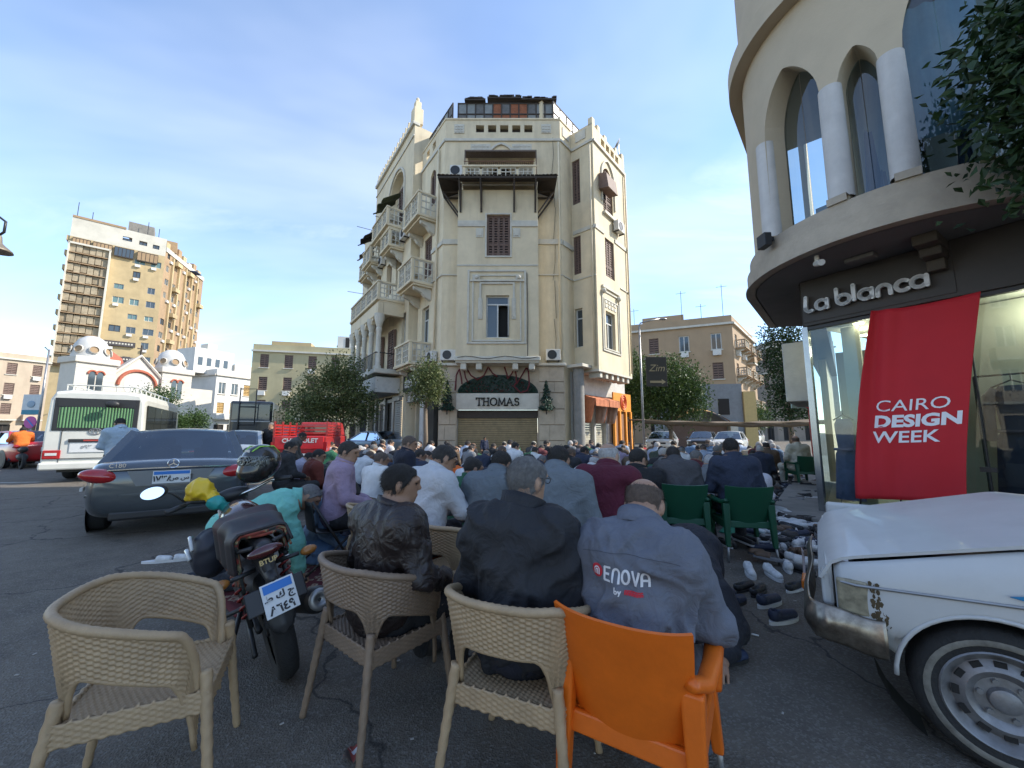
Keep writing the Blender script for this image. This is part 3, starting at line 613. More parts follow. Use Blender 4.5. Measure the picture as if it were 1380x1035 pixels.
b = MB(); b.add([LF.W(3.2, 17.3, -1.2), LF.W(10.6, 17.3, -1.2), LF.W(10.6, 19.1, -1.2), LF.W(3.2, 19.1, -1.2)], [(0, 1, 2, 3)]); b.add([LF.W(3.2, 19.1, WG), LF.W(10.6, 19.1, WG), LF.W(10.6, 19.1, -1.2), LF.W(3.2, 19.1, -1.2)], [(0, 1, 2, 3)]); b.build('wing_back', M_CREAM, cb, world=True)
LF.block('wing_cornice', 3.15, 10.65, 19.102, 19.3, WG - .3, WG + .14, M_TRIM, bevel=.03)
LF.block('string_course', 3.2, 10.6, 18.4, 18.48, WG + .003, WG + .06, M_TRIM)
for i in range(15):
    u = 3.3 + i * .5; b = MB(); LF.blk(b, u, u + .3, 19.302, 19.75, WG - .2, WG + .02); LF.blk(b, u + .07, u + .23, 19.752, 20.0, WG - .16, WG - .02); b.ell(LF.W(u + .15, 20.05, WG - .09), (.08, .08, .12), 8, 5); b.build('merlon', M_CREAM, cb, world=True, bevel=.015)
b = MB(); LF.blk(b, 3.2, 3.75, 19.303, 20.3, WG - .5, WG + .06); LF.blk(b, 3.3, 3.65, 20.302, 20.8, WG - .4, WG - .05); b.ell(LF.W(3.47, 20.95, WG - .22), (.12, .12, .2), 8, 6); b.build('pinnacle', M_CREAM, cb, world=True, bevel=.02)
LF.wall('wall', 10.6, 15.2, .13, 16.9, [(11.4, 12.2, 13.6, 15.8), (13.2, 14.0, 13.6, 15.8), (11.4, 12.2, 9.8, 12), (13.2, 14.0, 9.8, 12), (13.2, 14.0, 5.8, 8), (11, 15, .13, 3.4)], M_CREAM)
for u in (11.4, 13.2):
    for z0, z1 in ((13.6, 15.8), (9.8, 12)): LF.shutters(u, u + .8, z0, z1, 0, 2)
LF.shutters(13.2, 14, 5.8, 8, 0, 2); LF.block('cornice', 10.6, 15.3, 16.9, 17.1, -.3, .1, M_TRIM)
S2 = Facade(cb, LF.P + LD * 15.2, -LN, LD); S2.wall('end_wall', 0, 8, .13, 16.9, [], M_CREAM)
# balconies of the left facade
LF.balcony(.85, 2.95, 12.2, 13.45, 1.0, 0., 2); LF.balcony(4.5, 7.5, 13.2, 14.3, 1.0, WG, 3, corbels=3); LF.balcony(1.1, 3.1, 8.75, 10.0, 1.15, 0, 2)
LF.balcony(8.2, 10.0, 12.4, 13.5, .9, WG, 2); LF.balcony(4.3, 5.9, 11.9, 12.9, .9, WG, 2); LF.balcony(10.9, 12.8, 12.6, 13.7, .9, 0, 2); LF.balcony(10.9, 14.6, 8.7, 9.7, .9, 0, 3)
LF.balcony(1.15, 3.3, 4.65, 5.75, 1.1, 0, 2)
LF.balcony(12.9, 14.9, 6.0, 7.1, .9, 0, 2)
# loggia with columns
LF.balcony(3.9, 9.9, 8.5, 9.5, 1.5, WG, 5, corbels=0); LF.block('loggia_beam', 3.9, 9.9, 7.75, 8.398, WG + 1.15, WG + 1.45, M_CREAM, bevel=.02); LF.block('loggia_beam', 3.9, 4.2, 7.75, 8.398, WG + .003, WG + 1.14, M_CREAM)
LF.block('loggia_floor', 3.8, 10, 4.5, 4.75, WG + .003, WG + 1.5, M_TRIM, bevel=.03)
for u in (4.05, 5.45, 6.9, 8.3, 9.7):
    M_ = Matrix.Translation(LF.W(u, 4.75, WG + 1.3)); b = MB(); b.lathe([(.2, 0), (.2, .12), (.14, .2), (.13, 2.0), (.16, 2.1), (.16, 2.2), (.13, 2.25), (.27, 2.75), (.27, 3.0)], 12, M_); b.build('column', M_TRIM, cb, world=True, smooth=True, ang=40)
for i, u in enumerate((4.05, 5.45, 6.9, 8.3)):
    b = MB(); w = 1.4
    for sg_ in (0, 1):
        pts = [(0, 7.75), (0, 7.2), (.12, 7.25), (.16, 7.42), (.3, 7.42), (.36, 7.58), (.5, 7.6), (.6, 7.75)]
        poly = [LF.W(u + (x if sg_ == 0 else w - x) , z, WG + 1.2) for x, z in pts]; v = LN * .2; b.prism(poly, (0, 0, 0), (v.x, v.y, 0))
    b.build('loggia_arch', M_CREAM, cb, world=True)
b = MB()
for i in range(30): b.tube([LF.W(4 + i * .2, 4.76, WG + 1.46), LF.W(4 + i * .2, 5.6, WG + 1.46)], .014, 4)
b.tube([LF.W(3.95, 5.62, WG + 1.46), LF.W(9.95, 5.62, WG + 1.46)], .03, 5); b.tube([LF.W(3.95, 5.62, WG + 1.46), LF.W(3.95, 5.62, WG + .02)], .03, 5); b.build('railing', M_BLACK, cb, world=True)
LF.shutters(5.0, 6.0, 5.0, 7.3, WG + .25, 2); LF.shutters(7.2, 8.2, 5.0, 7.3, WG + .25, 2)
LF.ac(.25, 4.75, .03, .7, .5); LF.ac(3.4, 12.3, WG + .02); LF.ac(7.6, 12.2, WG + .02)
# ragged dark awnings on the upper left balconies
M_RAG = mat('black_tarp', (.03, .03, .028), .9, var=.4, scale=12)
def rag(u0, u1, z, off, d, mt=M_RAG):
    b = MB(); b.sheet(lambda a, c: LF.W(u0 + (u1 - u0) * a, z - .8 * c - .12 * math.sin(a * 11) * c, off + d * c + .05 * math.sin(a * 17)), 16, 5, .02); b.build('awning', mt, cb, world=True, smooth=True)
rag(11.0, 13.2, 16.3, .05, 1.0); rag(4.6, 6.9, 15.6, WG + .1, 1.1, mat('green_tarp', (.09, .1, .05), .9, var=.5, scale=8)); rag(11.4, 13.4, 15.2, .1, .9, mat('brown_tarp', (.16, .13, .1), .9, var=.4, scale=8))
for u, z in ((12, 16.6), (7.2, 15.1), (14, 12.2), (7.8, 12.6)):
    b = MB(); b.tube([LF.W(u, z, 0), LF.W(u, z - .05, 1.4)], .02, 5); b.build('clothes_pole', M_BLACK, cb, world=True)
# left ground floor shops
fs_ = LF.block('shop_fascia', .6, 3.55, 3.5, 4.5, .02, .5, mat('black_fascia', (.022, .022, .023), .5, var=.1), bevel=.02)
xl = Vector((-LD.x, -LD.y, 0))
text_on('mobila', .8, mat('letter_white', (.75, .75, .72), .5, var=0), fs_, LF.W(2.1, 3.95, .52), xl, (0, 0, 1), world=True, extrude=.03, bold=.02)
lp = LF.block('shop_lower_fascia', .6, 3.55, 2.95, 3.48, .02, .42, mat('white_fascia'), bevel=.01)
for i in range(4):
    b = MB(); u = .9 + i * .65; v = LN * .03; b.prism([LF.W(u, 3.44, .425), LF.W(u + .5, 3.44, .425), LF.W(u + .25, 3.0, .425)], (0, 0, 0), (v.x, v.y, 0)); b.build('triangle_panel', mat('beige_panel', (.30, .25, .18), .7), lp, world=True)
b = MB(); b.add([LF.W(.9, .14, -.2), LF.W(2.8, .14, -.2), LF.W(2.8, 3.3, -.2), LF.W(.9, 3.3, -.2)], [(0, 1, 2, 3)]); b.build('shop_window', M_GLASS, cb, world=True)
LF.block('white_door_pillar', 1.15, 1.6, .13, 2.94, .02, .3, M_WHITEP)
LF.block('black_pier', .05, .8, .13, 4.4, .02, .25, M_BLACK)
for i in range(14): LF.block('display_item', 1.75 + (i % 4) * .22, 1.87 + (i % 4) * .22, .9 + (i // 4) * .45, 1.12 + (i // 4) * .45, -.19, -.12, [M_WHITEP, M_STEEL, M_SHUT][i % 3])
r_ = LF.block('roller_shutter', 3.62, 4.7, 3.1, 3.35, WG + .02, WG + .2, M_STEEL)
for k in range(24):
    z = .16 + k * .122; b = MB(); LF.blk(b, 3.64, 4.68, z, z + .11, WG + .02, WG + .06); b.build('slat', mat('grey_roller', (.28, .28, .27), .5, metal=.4, var=.1), r_, world=True, bevel=.012)
LF.block('white_canopy', 4.1, 9.9, 3.5, 4.35, WG + .02, WG + 1.35, mat('white_fascia'), bevel=.03)
b = MB(); b.add([LF.W(4.8, .14, WG - .3), LF.W(10.2, .14, WG - .3), LF.W(10.2, 3.4, WG - .3), LF.W(4.8, 3.4, WG - .3)], [(0, 1, 2, 3)]); b.build('shop_window', M_GLASS, cb, world=True)
for u in (4.85, 6.4, 8.2): LF.block('shop_pier', u, u + .3, .13, 3.4, WG - .1, WG + .08, M_STEEL)
for u0, u1 in ((5.2, 6.35), (6.75, 8.15)):
    r_ = LF.block('roller_shutter', u0, u1, 3.1, 3.3, WG - .2, WG - .02, M_STEEL)
    for k in range(20): z = .16 + k * .146; b = MB(); LF.blk(b, u0, u1, z, z + .135, WG - .2, WG - .17); b.build('slat', mat('brown_roller', (.07, .055, .045), .6, var=.2), r_, world=True)
b = MB(); b.add([LF.W(11, .14, -.25), LF.W(15, .14, -.25), LF.W(15, 3.4, -.25), LF.W(11, 3.4, -.25)], [(0, 1, 2, 3)]); b.build('shop_window', M_DARK, cb, world=True)
LF.block('shop_sign_far', 10.8, 15, 3.5, 4.3, .02, .35, mat('white_fascia'))
# flat roof
rp = [PA, PB, SP, SP + RN * 1.3, WP + RD * WL, WP + RD * WL - RN * 6, PA + LD * 15.2 - LN * 8, PA + LD * 15.2]
b = MB(); b.add([(p.x, p.y, 16.3) for p in rp], [tuple(range(len(rp)))]); b.build('roof', M_PAVE, cb, world=True)
# awnings with tied drapes of the side shop, orange banner frame
M_AWN = mat('faded_orange_cloth', (.46, .16, .075), .85, var=.25, scale=6, bump=.2)
M_AWN2 = mat('pale_side_cloth', (.42, .28, .22), .85, var=.25, scale=6)
for u0, u1 in ((.3, 1.62), (1.7, 2.85)):
    aw = MB(); aw.sheet(lambda a, c: G2.W(u0 + (u1 - u0) * a, 3.25 - .28 * c, .02 + .75 * c), 8, 4, .015)
    t = aw.build('awning', M_AWN, None); tag(t, 'faded orange cloth awning over the %s cream roller shutter' % ('nearer' if u0 < 1 else 'farther'), 'awning', 'cloth awnings beside the round pillar')
    b = MB(); b.sheet(lambda a, c: G2.W(u0 + (u1 - u0) * a, 2.97 - .32 * c, .78 + .01 * math.sin(a * 20)), 14, 2, .012); b.build('valance', M_AWN, t)
    for e_, uu in enumerate((u0, u1 - .03)):
        b = MB(); b.sheet(lambda a, c: G2.W(uu + .06 * math.sin(a * 14) * c, 3.2 - .2 * a - (1.35 - .2 * a) * c, .04 + .75 * a * (1 - .45 * c)), 10, 6, .012); b.build('side_drape', M_AWN2 if e_ else M_AWN, t, smooth=True)
bn = thing('orange_shop_front', 'bright orange shop front panel with red swirl emblem beside the cloth awnings', 'shop front', tuple(G2.W(3.3, 0, .2)))
M_OR = mat('orange_panel', (.70, .27, .03), .5, var=.1); M_ORD = mat('orange_red_paint', (.62, .10, .02), .5, var=.1)
b = MB(); G2.blk(b, 3.1, 5.3, 2.55, 3.55, .22, .3); b.build('sign_panel', M_OR, bn, world=True)
b = MB()
for rr in (.14, .27, .4): b.tube([G2.W(4.3 + rr * math.cos(a) * .9, 3.05 + rr * math.sin(a) * 1.05, .32) for a in [2 * math.pi * k / 20 for k in range(20)]], .035, 6, closed=True)
b.build('swirl_emblem', M_ORD, bn, world=True)
for u in (3.1, 3.75, 4.5, 5.15): b = MB(); G2.blk(b, u, u + .16, .13, 2.55, .22, .34); b.build('post', M_OR, bn, world=True)
b = MB(); G2.blk(b, 3.3, 3.7, .6, 2.3, .2, .24); G2.blk(b, 4.0, 4.4, .5, 2.4, .2, .24); b.build('board', mat('brown_board', (.25, .12, .06), .7), bn, world=True)
# artificial garlands, arch greenery and wall trees of the THOMAS shop
M_TINS = mat('green_tinsel', (.015, .05, .03), .7, var=.5, scale=30); M_REDT = mat('red_tinsel', (.16, .008, .012), .6, var=.3)
def tuft_mesh(pts, size, r_=rnd):
    b = MB()
    for p in pts:
        d = Vector((r_.gauss(0, 1), r_.gauss(0, 1), r_.gauss(0, 1))).normalized(); e = d.orthogonal().normalized(); p = Vector(p); L_ = size * (.6 + .8 * r_.random())
        b.add([p - d * L_ * .5, p + e * L_ * .28, p + d * L_ * .6, p - e * L_ * .28], [(0, 1, 2, 3)])
    return b
gr = []
for k in range(900):
    u = rnd.uniform(-1, 1); h = rnd.random() * math.sqrt(1 - u * u); gr.append(GF.W((sh0 + sh1) / 2 + u * 1.8, 3.22 + .8 * h, .05 + .06 * rnd.random()))
o = tuft_mesh(gr, .09).build('arch_greenery', M_TINS, None, fixn=False); tag(o, 'dark green tinsel greenery filling the arch above the THOMAS sign', 'garland')
b = tuft_mesh([GF.W((sh0 + sh1) / 2 + rnd.uniform(-1.5, 1.5), 3.25 + .5 * rnd.random() ** 2, .12) for _ in range(160)], .06); b.build('red_tinsel', M_REDT, o, fixn=False)
gl = MB()
for pts in ([(.78, 3.3), (.82, 4.0), (.95, 4.3), (1.05, 3.9), (1.1, 3.5)], [(1.15, 4.4), (1.25, 3.9), (1.4, 3.6)], [(1.25, 4.4), (1.5, 4.0), (1.8, 3.8), (2.1, 4.0), (2.3, 4.4), (2.5, 4.1), (2.8, 3.9)], [(3.05, 4.4), (3.15, 4.1), (3.2, 3.85), (3.4, 4.1), (3.5, 4.4), (3.6, 4.0), (3.6, 3.6), (3.85, 4.0), (4.05, 4.35), (4.15, 4.3), (4.2, 3.6), (4.1, 3.3), (3.8, 3.2), (3.5, 3.5), (3.6, 3.7)]):
    P_ = []
    for i in range(len(pts) - 1):
        for k in range(4):
            t = k / 4; a, b_ = pts[i], pts[i + 1]; P_.append(GF.W(a[0] + (b_[0] - a[0]) * t, a[1] + (b_[1] - a[1]) * t, .2))
    gl.tube(P_, .035, 5)
o = gl.build('red_garland', mat('dark_red_garland', (.10, .008, .012), .7, var=.5, scale=40), None, smooth=True); tag(o, 'dark red tinsel garland looped over the arch under the bay', 'garland')
for u, wd, lab in ((.42, 'dark', 'conical artificial Christmas tree with red trim left of the THOMAS sign'), (4.98, 'green', 'conical artificial Christmas tree with pale flowers right of the THOMAS sign')):
    t = thing('wall_tree', lab, 'christmas tree', tuple(GF.W(u, 2.3, .2)), 0, 'wall mounted Christmas trees')
    pts = []
    for k in range(620):
        h = rnd.random() ** 1.5; a = rnd.uniform(0, 2 * math.pi); rr = .36 * (1 - h) ** .85 * math.sqrt(rnd.random()) * (1 + .2 * math.sin(h * 22)); pts.append(GF.W(u + rr * math.cos(a), 2.4 + 1.35 * h, .22 + .5 * rr * math.sin(a)))
    tuft_mesh(pts, .11).build('crown', M_TINS, t, world=True, fixn=False)
    tuft_mesh(pts[::7], .07).build('ornament', M_REDT if wd == 'dark' else mat('pale_flower', (.3, .28, .24), .6), t, world=True, fixn=False)
    b = MB(); b.tube([GF.W(u, 2.2, .2), GF.W(u, 3.6, .2)], .03, 6); b.build('trunk', M_WOODD, t, world=True)
for Fc, u, z0, z1 in ((FF, 5.72, 4.7, 16.0), (LF, .55, 5.4, 16.0), (WR, 3.5, 4.5, 16.0), (SI, 1.15, 4.5, 15.9)):
    b = MB(); b.tube([Fc.W(u, z0, .09), Fc.W(u + .02, z1, .09)], .05, 8); b.build('drain_pipe', M_CREAM, cb, world=True, smooth=True)
for k in range(6):
    b = MB(); z = 4.9 + k * 1.9; b.tube([FF.W(5.45 + .08 * math.sin(k * 2), z, .05), FF.W(5.5, z + .9, .05), FF.W(5.42 + .05 * k % .2, z + 1.88, .05)], .012, 4); b.build('cable', M_BLACK, cb, world=True)
# ---------------------------------------------------------------- boutique building with rounded corner (right)
def thin_glass(name, tint=(.8, .9, .92), refl=.12, rough=.01):
    m = bpy.data.materials.new(name); m.use_nodes = True; t = m.node_tree; N = t.nodes; L = t.links; N.clear()
    o = N.new('ShaderNodeOutputMaterial'); tr = N.new('ShaderNodeBsdfTransparent'); gl = N.new('ShaderNodeBsdfGlossy'); mx = N.new('ShaderNodeMixShader'); fr = N.new('ShaderNodeFresnel')
    ad = N.new('ShaderNodeMath'); ad.operation = 'ADD'; ad.use_clamp = True; ad.inputs[1].default_value = refl; L.new(fr.outputs[0], ad.inputs[0]); fr.inputs[0].default_value = 1.45
    tr.inputs[0].default_value = (*tint, 1); gl.inputs['Roughness'].default_value = rough; gl.inputs[0].default_value = (.9, .95, 1, 1)
    L.new(ad.outputs[0], mx.inputs[0]); L.new(tr.outputs[0], mx.inputs[1]); L.new(gl.outputs[0], mx.inputs[2]); L.new(mx.outputs[0], o.inputs[0]); return m
M_SHOPG = thin_glass('shop_glass', (.80, .88, .86), .0); M_UPG = thin_glass('tinted_upper_glass', (.40, .52, .58), .05)
M_BEIGE = mat('beige_render', (.50, .42, .30), .8, var=.07, scale=2, bump=.12, bscale=40, stain=.2, stain_col=(.33, .27, .2))
M_COLW = mat('white_column', (.56, .54, .51), .7, var=.1, scale=4, bump=.15, bscale=40, stain=.35, stain_col=(.33, .31, .28), streak=True)
M_LEDGE = mat('stone_ledge', (.42, .36, .28), .8, var=.15, scale=3, bump=.25, bscale=30, stain=.5, stain_col=(.22, .18, .14))
M_SOFF = mat('grey_soffit', (.17, .165, .155), .8, var=.12, scale=2)
M_FASC = mat('dark_fascia', (.045, .038, .032), .6, var=.15, scale=4)
CX, CY = 6.35, 6.02
lb = thing('boutique_building', 'rounded corner building with arched windows and white columns above the La blanca boutique', 'building', (CX, CY, 0))
def cyl(a, z, r): return Vector((CX + r * math.cos(R(a)), CY + r * math.sin(R(a)), z))
A0, A1 = 139., 262.
RW = 1.97
LT = Vector((-.656, -.755, 0)) * -1; RT = Vector((math.cos(R(A1 + 90)), math.sin(R(A1 + 90)), 0))   # tangents beyond the arc
def wp(a, z, r):      # angle continues past the arc as straight runs: 1 degree = pi*1.97/180 m
    if a > A1: p = cyl(A1, z, r) + RT * ((a - A1) * math.pi * RW / 180); return p
    if a < A0: p = cyl(A0, z, r) + LT * ((A0 - a) * math.pi * RW / 180); return p
    return cyl(a, z, r)
# arched openings: (angle0, angle1, springing z, crown z)
OPS = [(177.3, 205.6, 6.42, 7.3), (211.8, 225.0, 6.32, 6.80), (231.2, 290, 6.3, 8.25), (297, 330, 6.3, 7.6)]
ZS0 = 4.56; ZT = 12
def crown(a):
    for a0, a1, zs, zc in OPS:
        if a0 <= a <= a1:
            t = abs((a - (a0 + a1) / 2) / ((a1 - a0) / 2)); return zs + (zc - zs) * (math.sqrt(max(0, 1 - t * t)) * .72 + .28 * (1 - t))
    return None
angs = sorted(set([float(a) for a in range(60, 380)] + [x for p in OPS for x in p[:2]]))
b = MB(); rv = .36
for a, c in zip(angs, angs[1:]):
    m = (a + c) / 2; ins = any(p[0] < m < p[1] for p in OPS)
    if not ins:
        b.add([wp(a, ZS0, RW), wp(c, ZS0, RW), wp(c, ZT, RW), wp(a, ZT, RW)], [(0, 1, 2, 3)])
    else:
        za, zc = crown(a), crown(c)
        b.add([wp(a, za, RW), wp(c, zc, RW), wp(c, ZT, RW), wp(a, ZT, RW)], [(0, 1, 2, 3)])
        b.add([wp(a, za, RW), wp(c, zc, RW), wp(c, zc, RW - rv), wp(a, za, RW - rv)], [(0, 1, 2, 3)])
        b.add([wp(a, za, RW - rv), wp(c, zc, RW - rv), wp(c, zc + .8, RW - rv), wp(a, za + .8, RW - rv)], [(0, 1, 2, 3)])
for p in OPS:
    for a in p[:2]: b.add([wp(a, ZS0, RW), wp(a, p[2], RW), wp(a, p[2], RW - rv), wp(a, ZS0, RW - rv)], [(0, 1, 2, 3)])
b.build('upper_wall', M_BEIGE, lb, world=True, fixn=False, smooth=True, ang=35)
def ring(name, r0, r1, z0, z1, mt, a0=60, a1=379, bevel=.0):
    b = MB(); n = int((a1 - a0) / 2)
    for (ra, za, rb, zb) in ((r0, z0, r1, z0), (r1, z0, r1, z1), (r1, z1, r0, z1), (r0, z1, r0, z0)):
        b.grid(lambda u, v: wp(a0 + (a1 - a0) * u, za + (zb - za) * v, ra + (rb - ra) * v), n, 1)
    return b.build(name, mt, lb, world=True, fixn=False, smooth=True, ang=35)
ring('ledge', 1.5, 2.13, 4.03, 4.30, M_LEDGE); ring('ledge_upper', 1.5, 2.07, 4.302, 4.555, M_LEDGE); ring('upper_cornice', 1.9, 2.2, 8.15, 8.5, M_BEIGE)
ring('ledge_lip', 2.0, 2.17, 4.0, 4.029, M_LEDGE)
for a0, a1 in ((170, 177), (206, 211.5), (225.2, 231.0), (290.5, 296.5)): ring('column_base', 1.6, 2.10, 4.557, 4.66, M_LEDGE, a0 - .4, a1 + .4)
for a in (173.5, 208.6, 228.1, 293.5):
    p = wp(a, 0, 1.9); b = MB(); b.lathe([(.15, 4.66), (.147, 5.2), (.143, 6.0), (.14, 6.40), (.0, 6.40)], 20, Matrix.Translation((p.x, p.y, 0))); b.build('column', M_COLW, lb, world=True, smooth=True, ang=50)
for a0, a1, zs, zc in OPS:
    n = max(2, int((a1 - a0) / 13))
    for k in range(n):
        c0 = a0 + (a1 - a0) * k / n + .15; c1 = a0 + (a1 - a0) * (k + 1) / n - .15
        b = MB(); b.grid(lambda u, v: wp(c0 + (c1 - c0) * u, 4.556 + (zc + .3 - 4.556) * v, RW - .33), 8, 1); b.build('upper_pane', M_UPG, lb, world=True, fixn=False, smooth=True)
# upper room behind the glass
M_ROOM = mat('room_wall', (.40, .40, .38), .9, var=.05); b = MB()
b.grid(lambda u, v: wp(70 + 290 * u, 4.56 + 3.9 * v, .3), 40, 1); b.build('upper_room_wall', M_ROOM, lb, world=True, fixn=False)
b = MB(); b.grid(lambda u, v: wp(70 + 290 * u, 8.3, .3 + 1.55 * v), 60, 1); b.grid(lambda u, v: wp(70 + 290 * u, 4.558, .3 + 1.3 * v), 60, 1); b.build('upper_room_floor', M_ROOM, lb, world=True, fixn=False)
b = MB(); b.grid(lambda u, v: wp(236 + 50 * u, 5.35 + 2.0 * v, 1.45 + .02 * math.sin(u * 40)), 60, 2); b.build('pale_blue_curtain', mat('pale_blue_cloth', (.38, .52, .56), .8, var=.1), lb, world=True, fixn=False, smooth=True)
for a, z0, z1, c, w in ((216, 4.6, 5.9, (.10, .17, .28), 5), (221, 4.6, 5.2, (.12, .2, .32), 3), (199, 4.6, 5.5, (.13, .16, .2), 3), (240, 4.6, 5.7, (.25, .22, .14), 5), (262, 4.6, 5.6, (.12, .16, .25), 6)):
    b = MB(); b.grid(lambda u, v: wp(a + (u - .5) * w * 2 * (1.15 - .75 * v), z0 + (z1 - z0) * v, 1.2 + .12 * math.sin(u * 6.28) * (1 - v * .5) + .02 * math.sin(u * 37)), 24, 6, cu=True); b.build('hanging_garment', cmat('garment', c, rough=.8), lb, world=True, fixn=False, smooth=True)
for a, z0 in ((190, 4.56), (197, 4.56), (203, 4.56)):
    b = MB(); p = wp(a, z0 + .2, 1.3); b.box(p, (.3, .22, .4), R(a + 20)); b.build('carton', mat('pale_carton', (.45, .45, .42), .8), lb, world=True)
# soffit
b = MB(); n = 60; b.add([wp(60 + 319 * k / n, 4.0, 2.02) for k in range(n + 1)] + [(CX + 6, CY - 6, 4.0), (CX + 8, CY + 2, 4.0)], [tuple(range(n + 3))]); b.build('soffit', M_SOFF, lb, world=True)
# shop front
GF0 = Vector((5.1, 6.5)); SG = Facade(lb, GF0, (.52, -.855), (-.855, -.52)); SB = Facade(lb, GF0, (.656, .755), (-.755, .656))
SG.block('shop_fascia', -.02, 6, 3.2, 3.995, -.25, .06, M_FASC, bevel=.01)
SB.block('shop_fascia', .06, 8, 3.2, 3.995, -.25, .06, M_FASC)
SG.block('plinth', 0, 6, .12, .22, -.2, .03, M_SOFF); SB.block('plinth', .04, 8, .12, .22, -.2, .03, M_SOFF)
SG.block('glass_rail', 0, 6, 3.14, 3.198, -.06, .02, M_BLACK)
for k, (u0, u1) in enumerate(((0.02, .92), (.94, 1.78), (1.8, 3.0), (3.02, 6))):
    b = MB(); SG.blk(b, u0, u1, .222, 3.14, -.03, -.018); b.build('shop_pane', M_SHOPG, lb, world=True)
for k, (u0, u1) in enumerate(((0.02, 1.3), (1.32, 2.6), (2.62, 4))):
    b = MB(); SB.blk(b, u0, u1, .222, 3.2, -.03, -.018); b.build('shop_pane', M_SHOPG, lb, world=True)
b = MB(); SG.blk(b, 1.785, 1.797, .22, 3.14, -.03, .03); SG.blk(b, 1.72, 1.86, .9, .96, .0, .05); SG.blk(b, .925, .937, .22, 3.14, -.03, .02); b.build('glass_clamp', M_BLACK, lb, world=True)
SG.block('corner_post', -.07, .015, .12, 3.2, -.06, .03, mat('steel_post', (.35, .36, .36), .25, metal=.8, var=.1))
M_SHOPIN = mat('shop_interior', (.42, .45, .40), .8, var=.04)
b = MB(); SG.blk(b, .3, 6, .13, 3.3, -2.2, -2.1); SB.blk(b, 3.8, 4, .13, 3.3, -3, -.3); b.build('interior_wall', M_SHOPIN, lb, world=True)
SG.block('display_partition', 1.25, 4.2, .22, 3.19, -.75, -.7, M_SHOPIN); SG.block('display_partition', .28, .52, .22, 3.19, -.6, -.55, M_SHOPIN)
b = MB(); b.add([SG.W(0, .2, -.04), SG.W(6, .2, -.04), SG.W(6, .2, -2.1), SG.W(.3, .2, -3)], [(0, 1, 2, 3)]); b.build('interior_floor', M_SHOPIN, lb, world=True)
b = MB(); b.add([SG.W(0, 3.21, -.04), SG.W(6, 3.21, -.04), SG.W(6, 3.21, -2.1), SG.W(.3, 3.21, -3)], [(0, 1, 2, 3)]); b.build('interior_ceiling', M_SHOPIN, lb, world=True)
M_LAMP = mat('downlight_glow', (1, .82, .55), .5, var=0, emit=14.)
for u, o_ in ((.55, -.5), (.35, -1.0), (.7, -1.5), (.3, -1.6), (2.35, -.45), (3.4, -.45)):
    b = MB(); b.lathe([(.07, 0), (.0, 0)], 14, Matrix.Translation(SG.W(u, 3.2, o_))); b.build('downlight', M_LAMP, lb, world=True)
for u, o_, e_ in ((2.35, -.4, 7), (3.5, -.4, 7), (.5, -1.0, 9), (1.0, -.4, 5), (.9, -1.6, 9)):
    l = bpy.data.lights.new('shop_downlight_lamp', 'POINT'); l.energy = e_; l.color = (1, .85, .65); l.shadow_soft_size = .15; lo = bpy.data.objects.new('shop_downlight_lamp', l); COL.objects.link(lo); lo.location = SG.W(u, 2.95, o_)
# brackets under the slab, dark timber
for u in (1.62, 3.4):
    q = MB(); 
    for i, (o0, o1, z0, z1) in enumerate(((.061, .62, 3.86, 3.998), (.061, .42, 3.74, 3.858), (.061, .22, 3.58, 3.738))): SG.blk(q, u - .12 + .015 * i, u + .12 - .015 * i, z0, z1, o0, o1)
    q.build('bracket', mat('brown_bracket', (.075, .06, .045), .8, var=.2), lb, world=True, bevel=.015)
b = MB(); SG.blk(b, .75, 1.1, 3.93, 3.998, .35, .55); b.build('soffit_light', M_SOFF, lb, world=True, bevel=.02)
# raised letters on the dark fascia, stroke built
def strokes(parent, mt, glyphs, org, xd, ud, sc, r, name='letter', world=True, depth=.05):
    """glyphs: list of (x offset, [polylines]); each glyph one letter mesh"""
    xd = Vector(xd).normalized(); ud = Vector(ud).normalized(); nn = xd.cross(ud)
    for ox, pl in glyphs:
        b = MB()
        for line in pl:
            pts = [Vector(org) + xd * (ox + x) * sc + ud * y * sc for x, y in line]
            for p_, q_ in zip(pts, pts[1:]): 
                if (q_ - p_).length > 1e-6: b.bar(p_ + nn * depth / 2, q_ + nn * depth / 2, r * 2, depth, up=nn)
            for p_ in pts:
                M = Matrix((xd, ud, nn)).transposed().to_4x4(); M.translation = p_; b.lathe([(0, 0), (r, 0), (r, depth), (0, depth)], 12, M)
        b.build(name, mt, parent, world=world)
def arc(cx, cy, rx, ry, a0, a1, n=12): return [(cx + rx * math.cos(R(a0 + (a1 - a0) * k / n)), cy + ry * math.sin(R(a0 + (a1 - a0) * k / n))) for k in range(n + 1)]
gA = lambda: [arc(.32, .3, .3, .3, 60, 330, 14) , [(.62, .6), (.62, .0)]]
lbg = [(0, [[(.08, 1.0), (.02, .3)] + arc(.25, .25, .23, .25, 170, 300, 8)]), (.62, gA()), (1.75, [[(0, 1.05), (0, .3)] + arc(.32, .3, .32, .3, 180, 510, 16)]), (2.6, [[(0, 1.05), (0, .12)]]),
       (2.85, gA()), (3.7, [[(0, 0), (0, .3)] + arc(.28, .32, .28, .28, 180, 0, 10) + [(.56, 0)]]), (4.5, [arc(.3, .3, .3, .3, 50, 310, 12)]), (5.15, gA())]
lbg[1] = (.62, [arc(.3, .3, .3, .3, 40, 320, 14), [(.6, .58), (.6, .02)]]); lbg[4] = (2.85, lbg[1][1]); lbg[7] = (5.15, lbg[1][1])
M_LW = mat('letter_silver', (.62, .61, .58), .4, var=.05, metal=.2)
fsn = SG.block('sign_backing', -.01, 1.75, 3.26, 3.93, .061, .075, M_FASC)
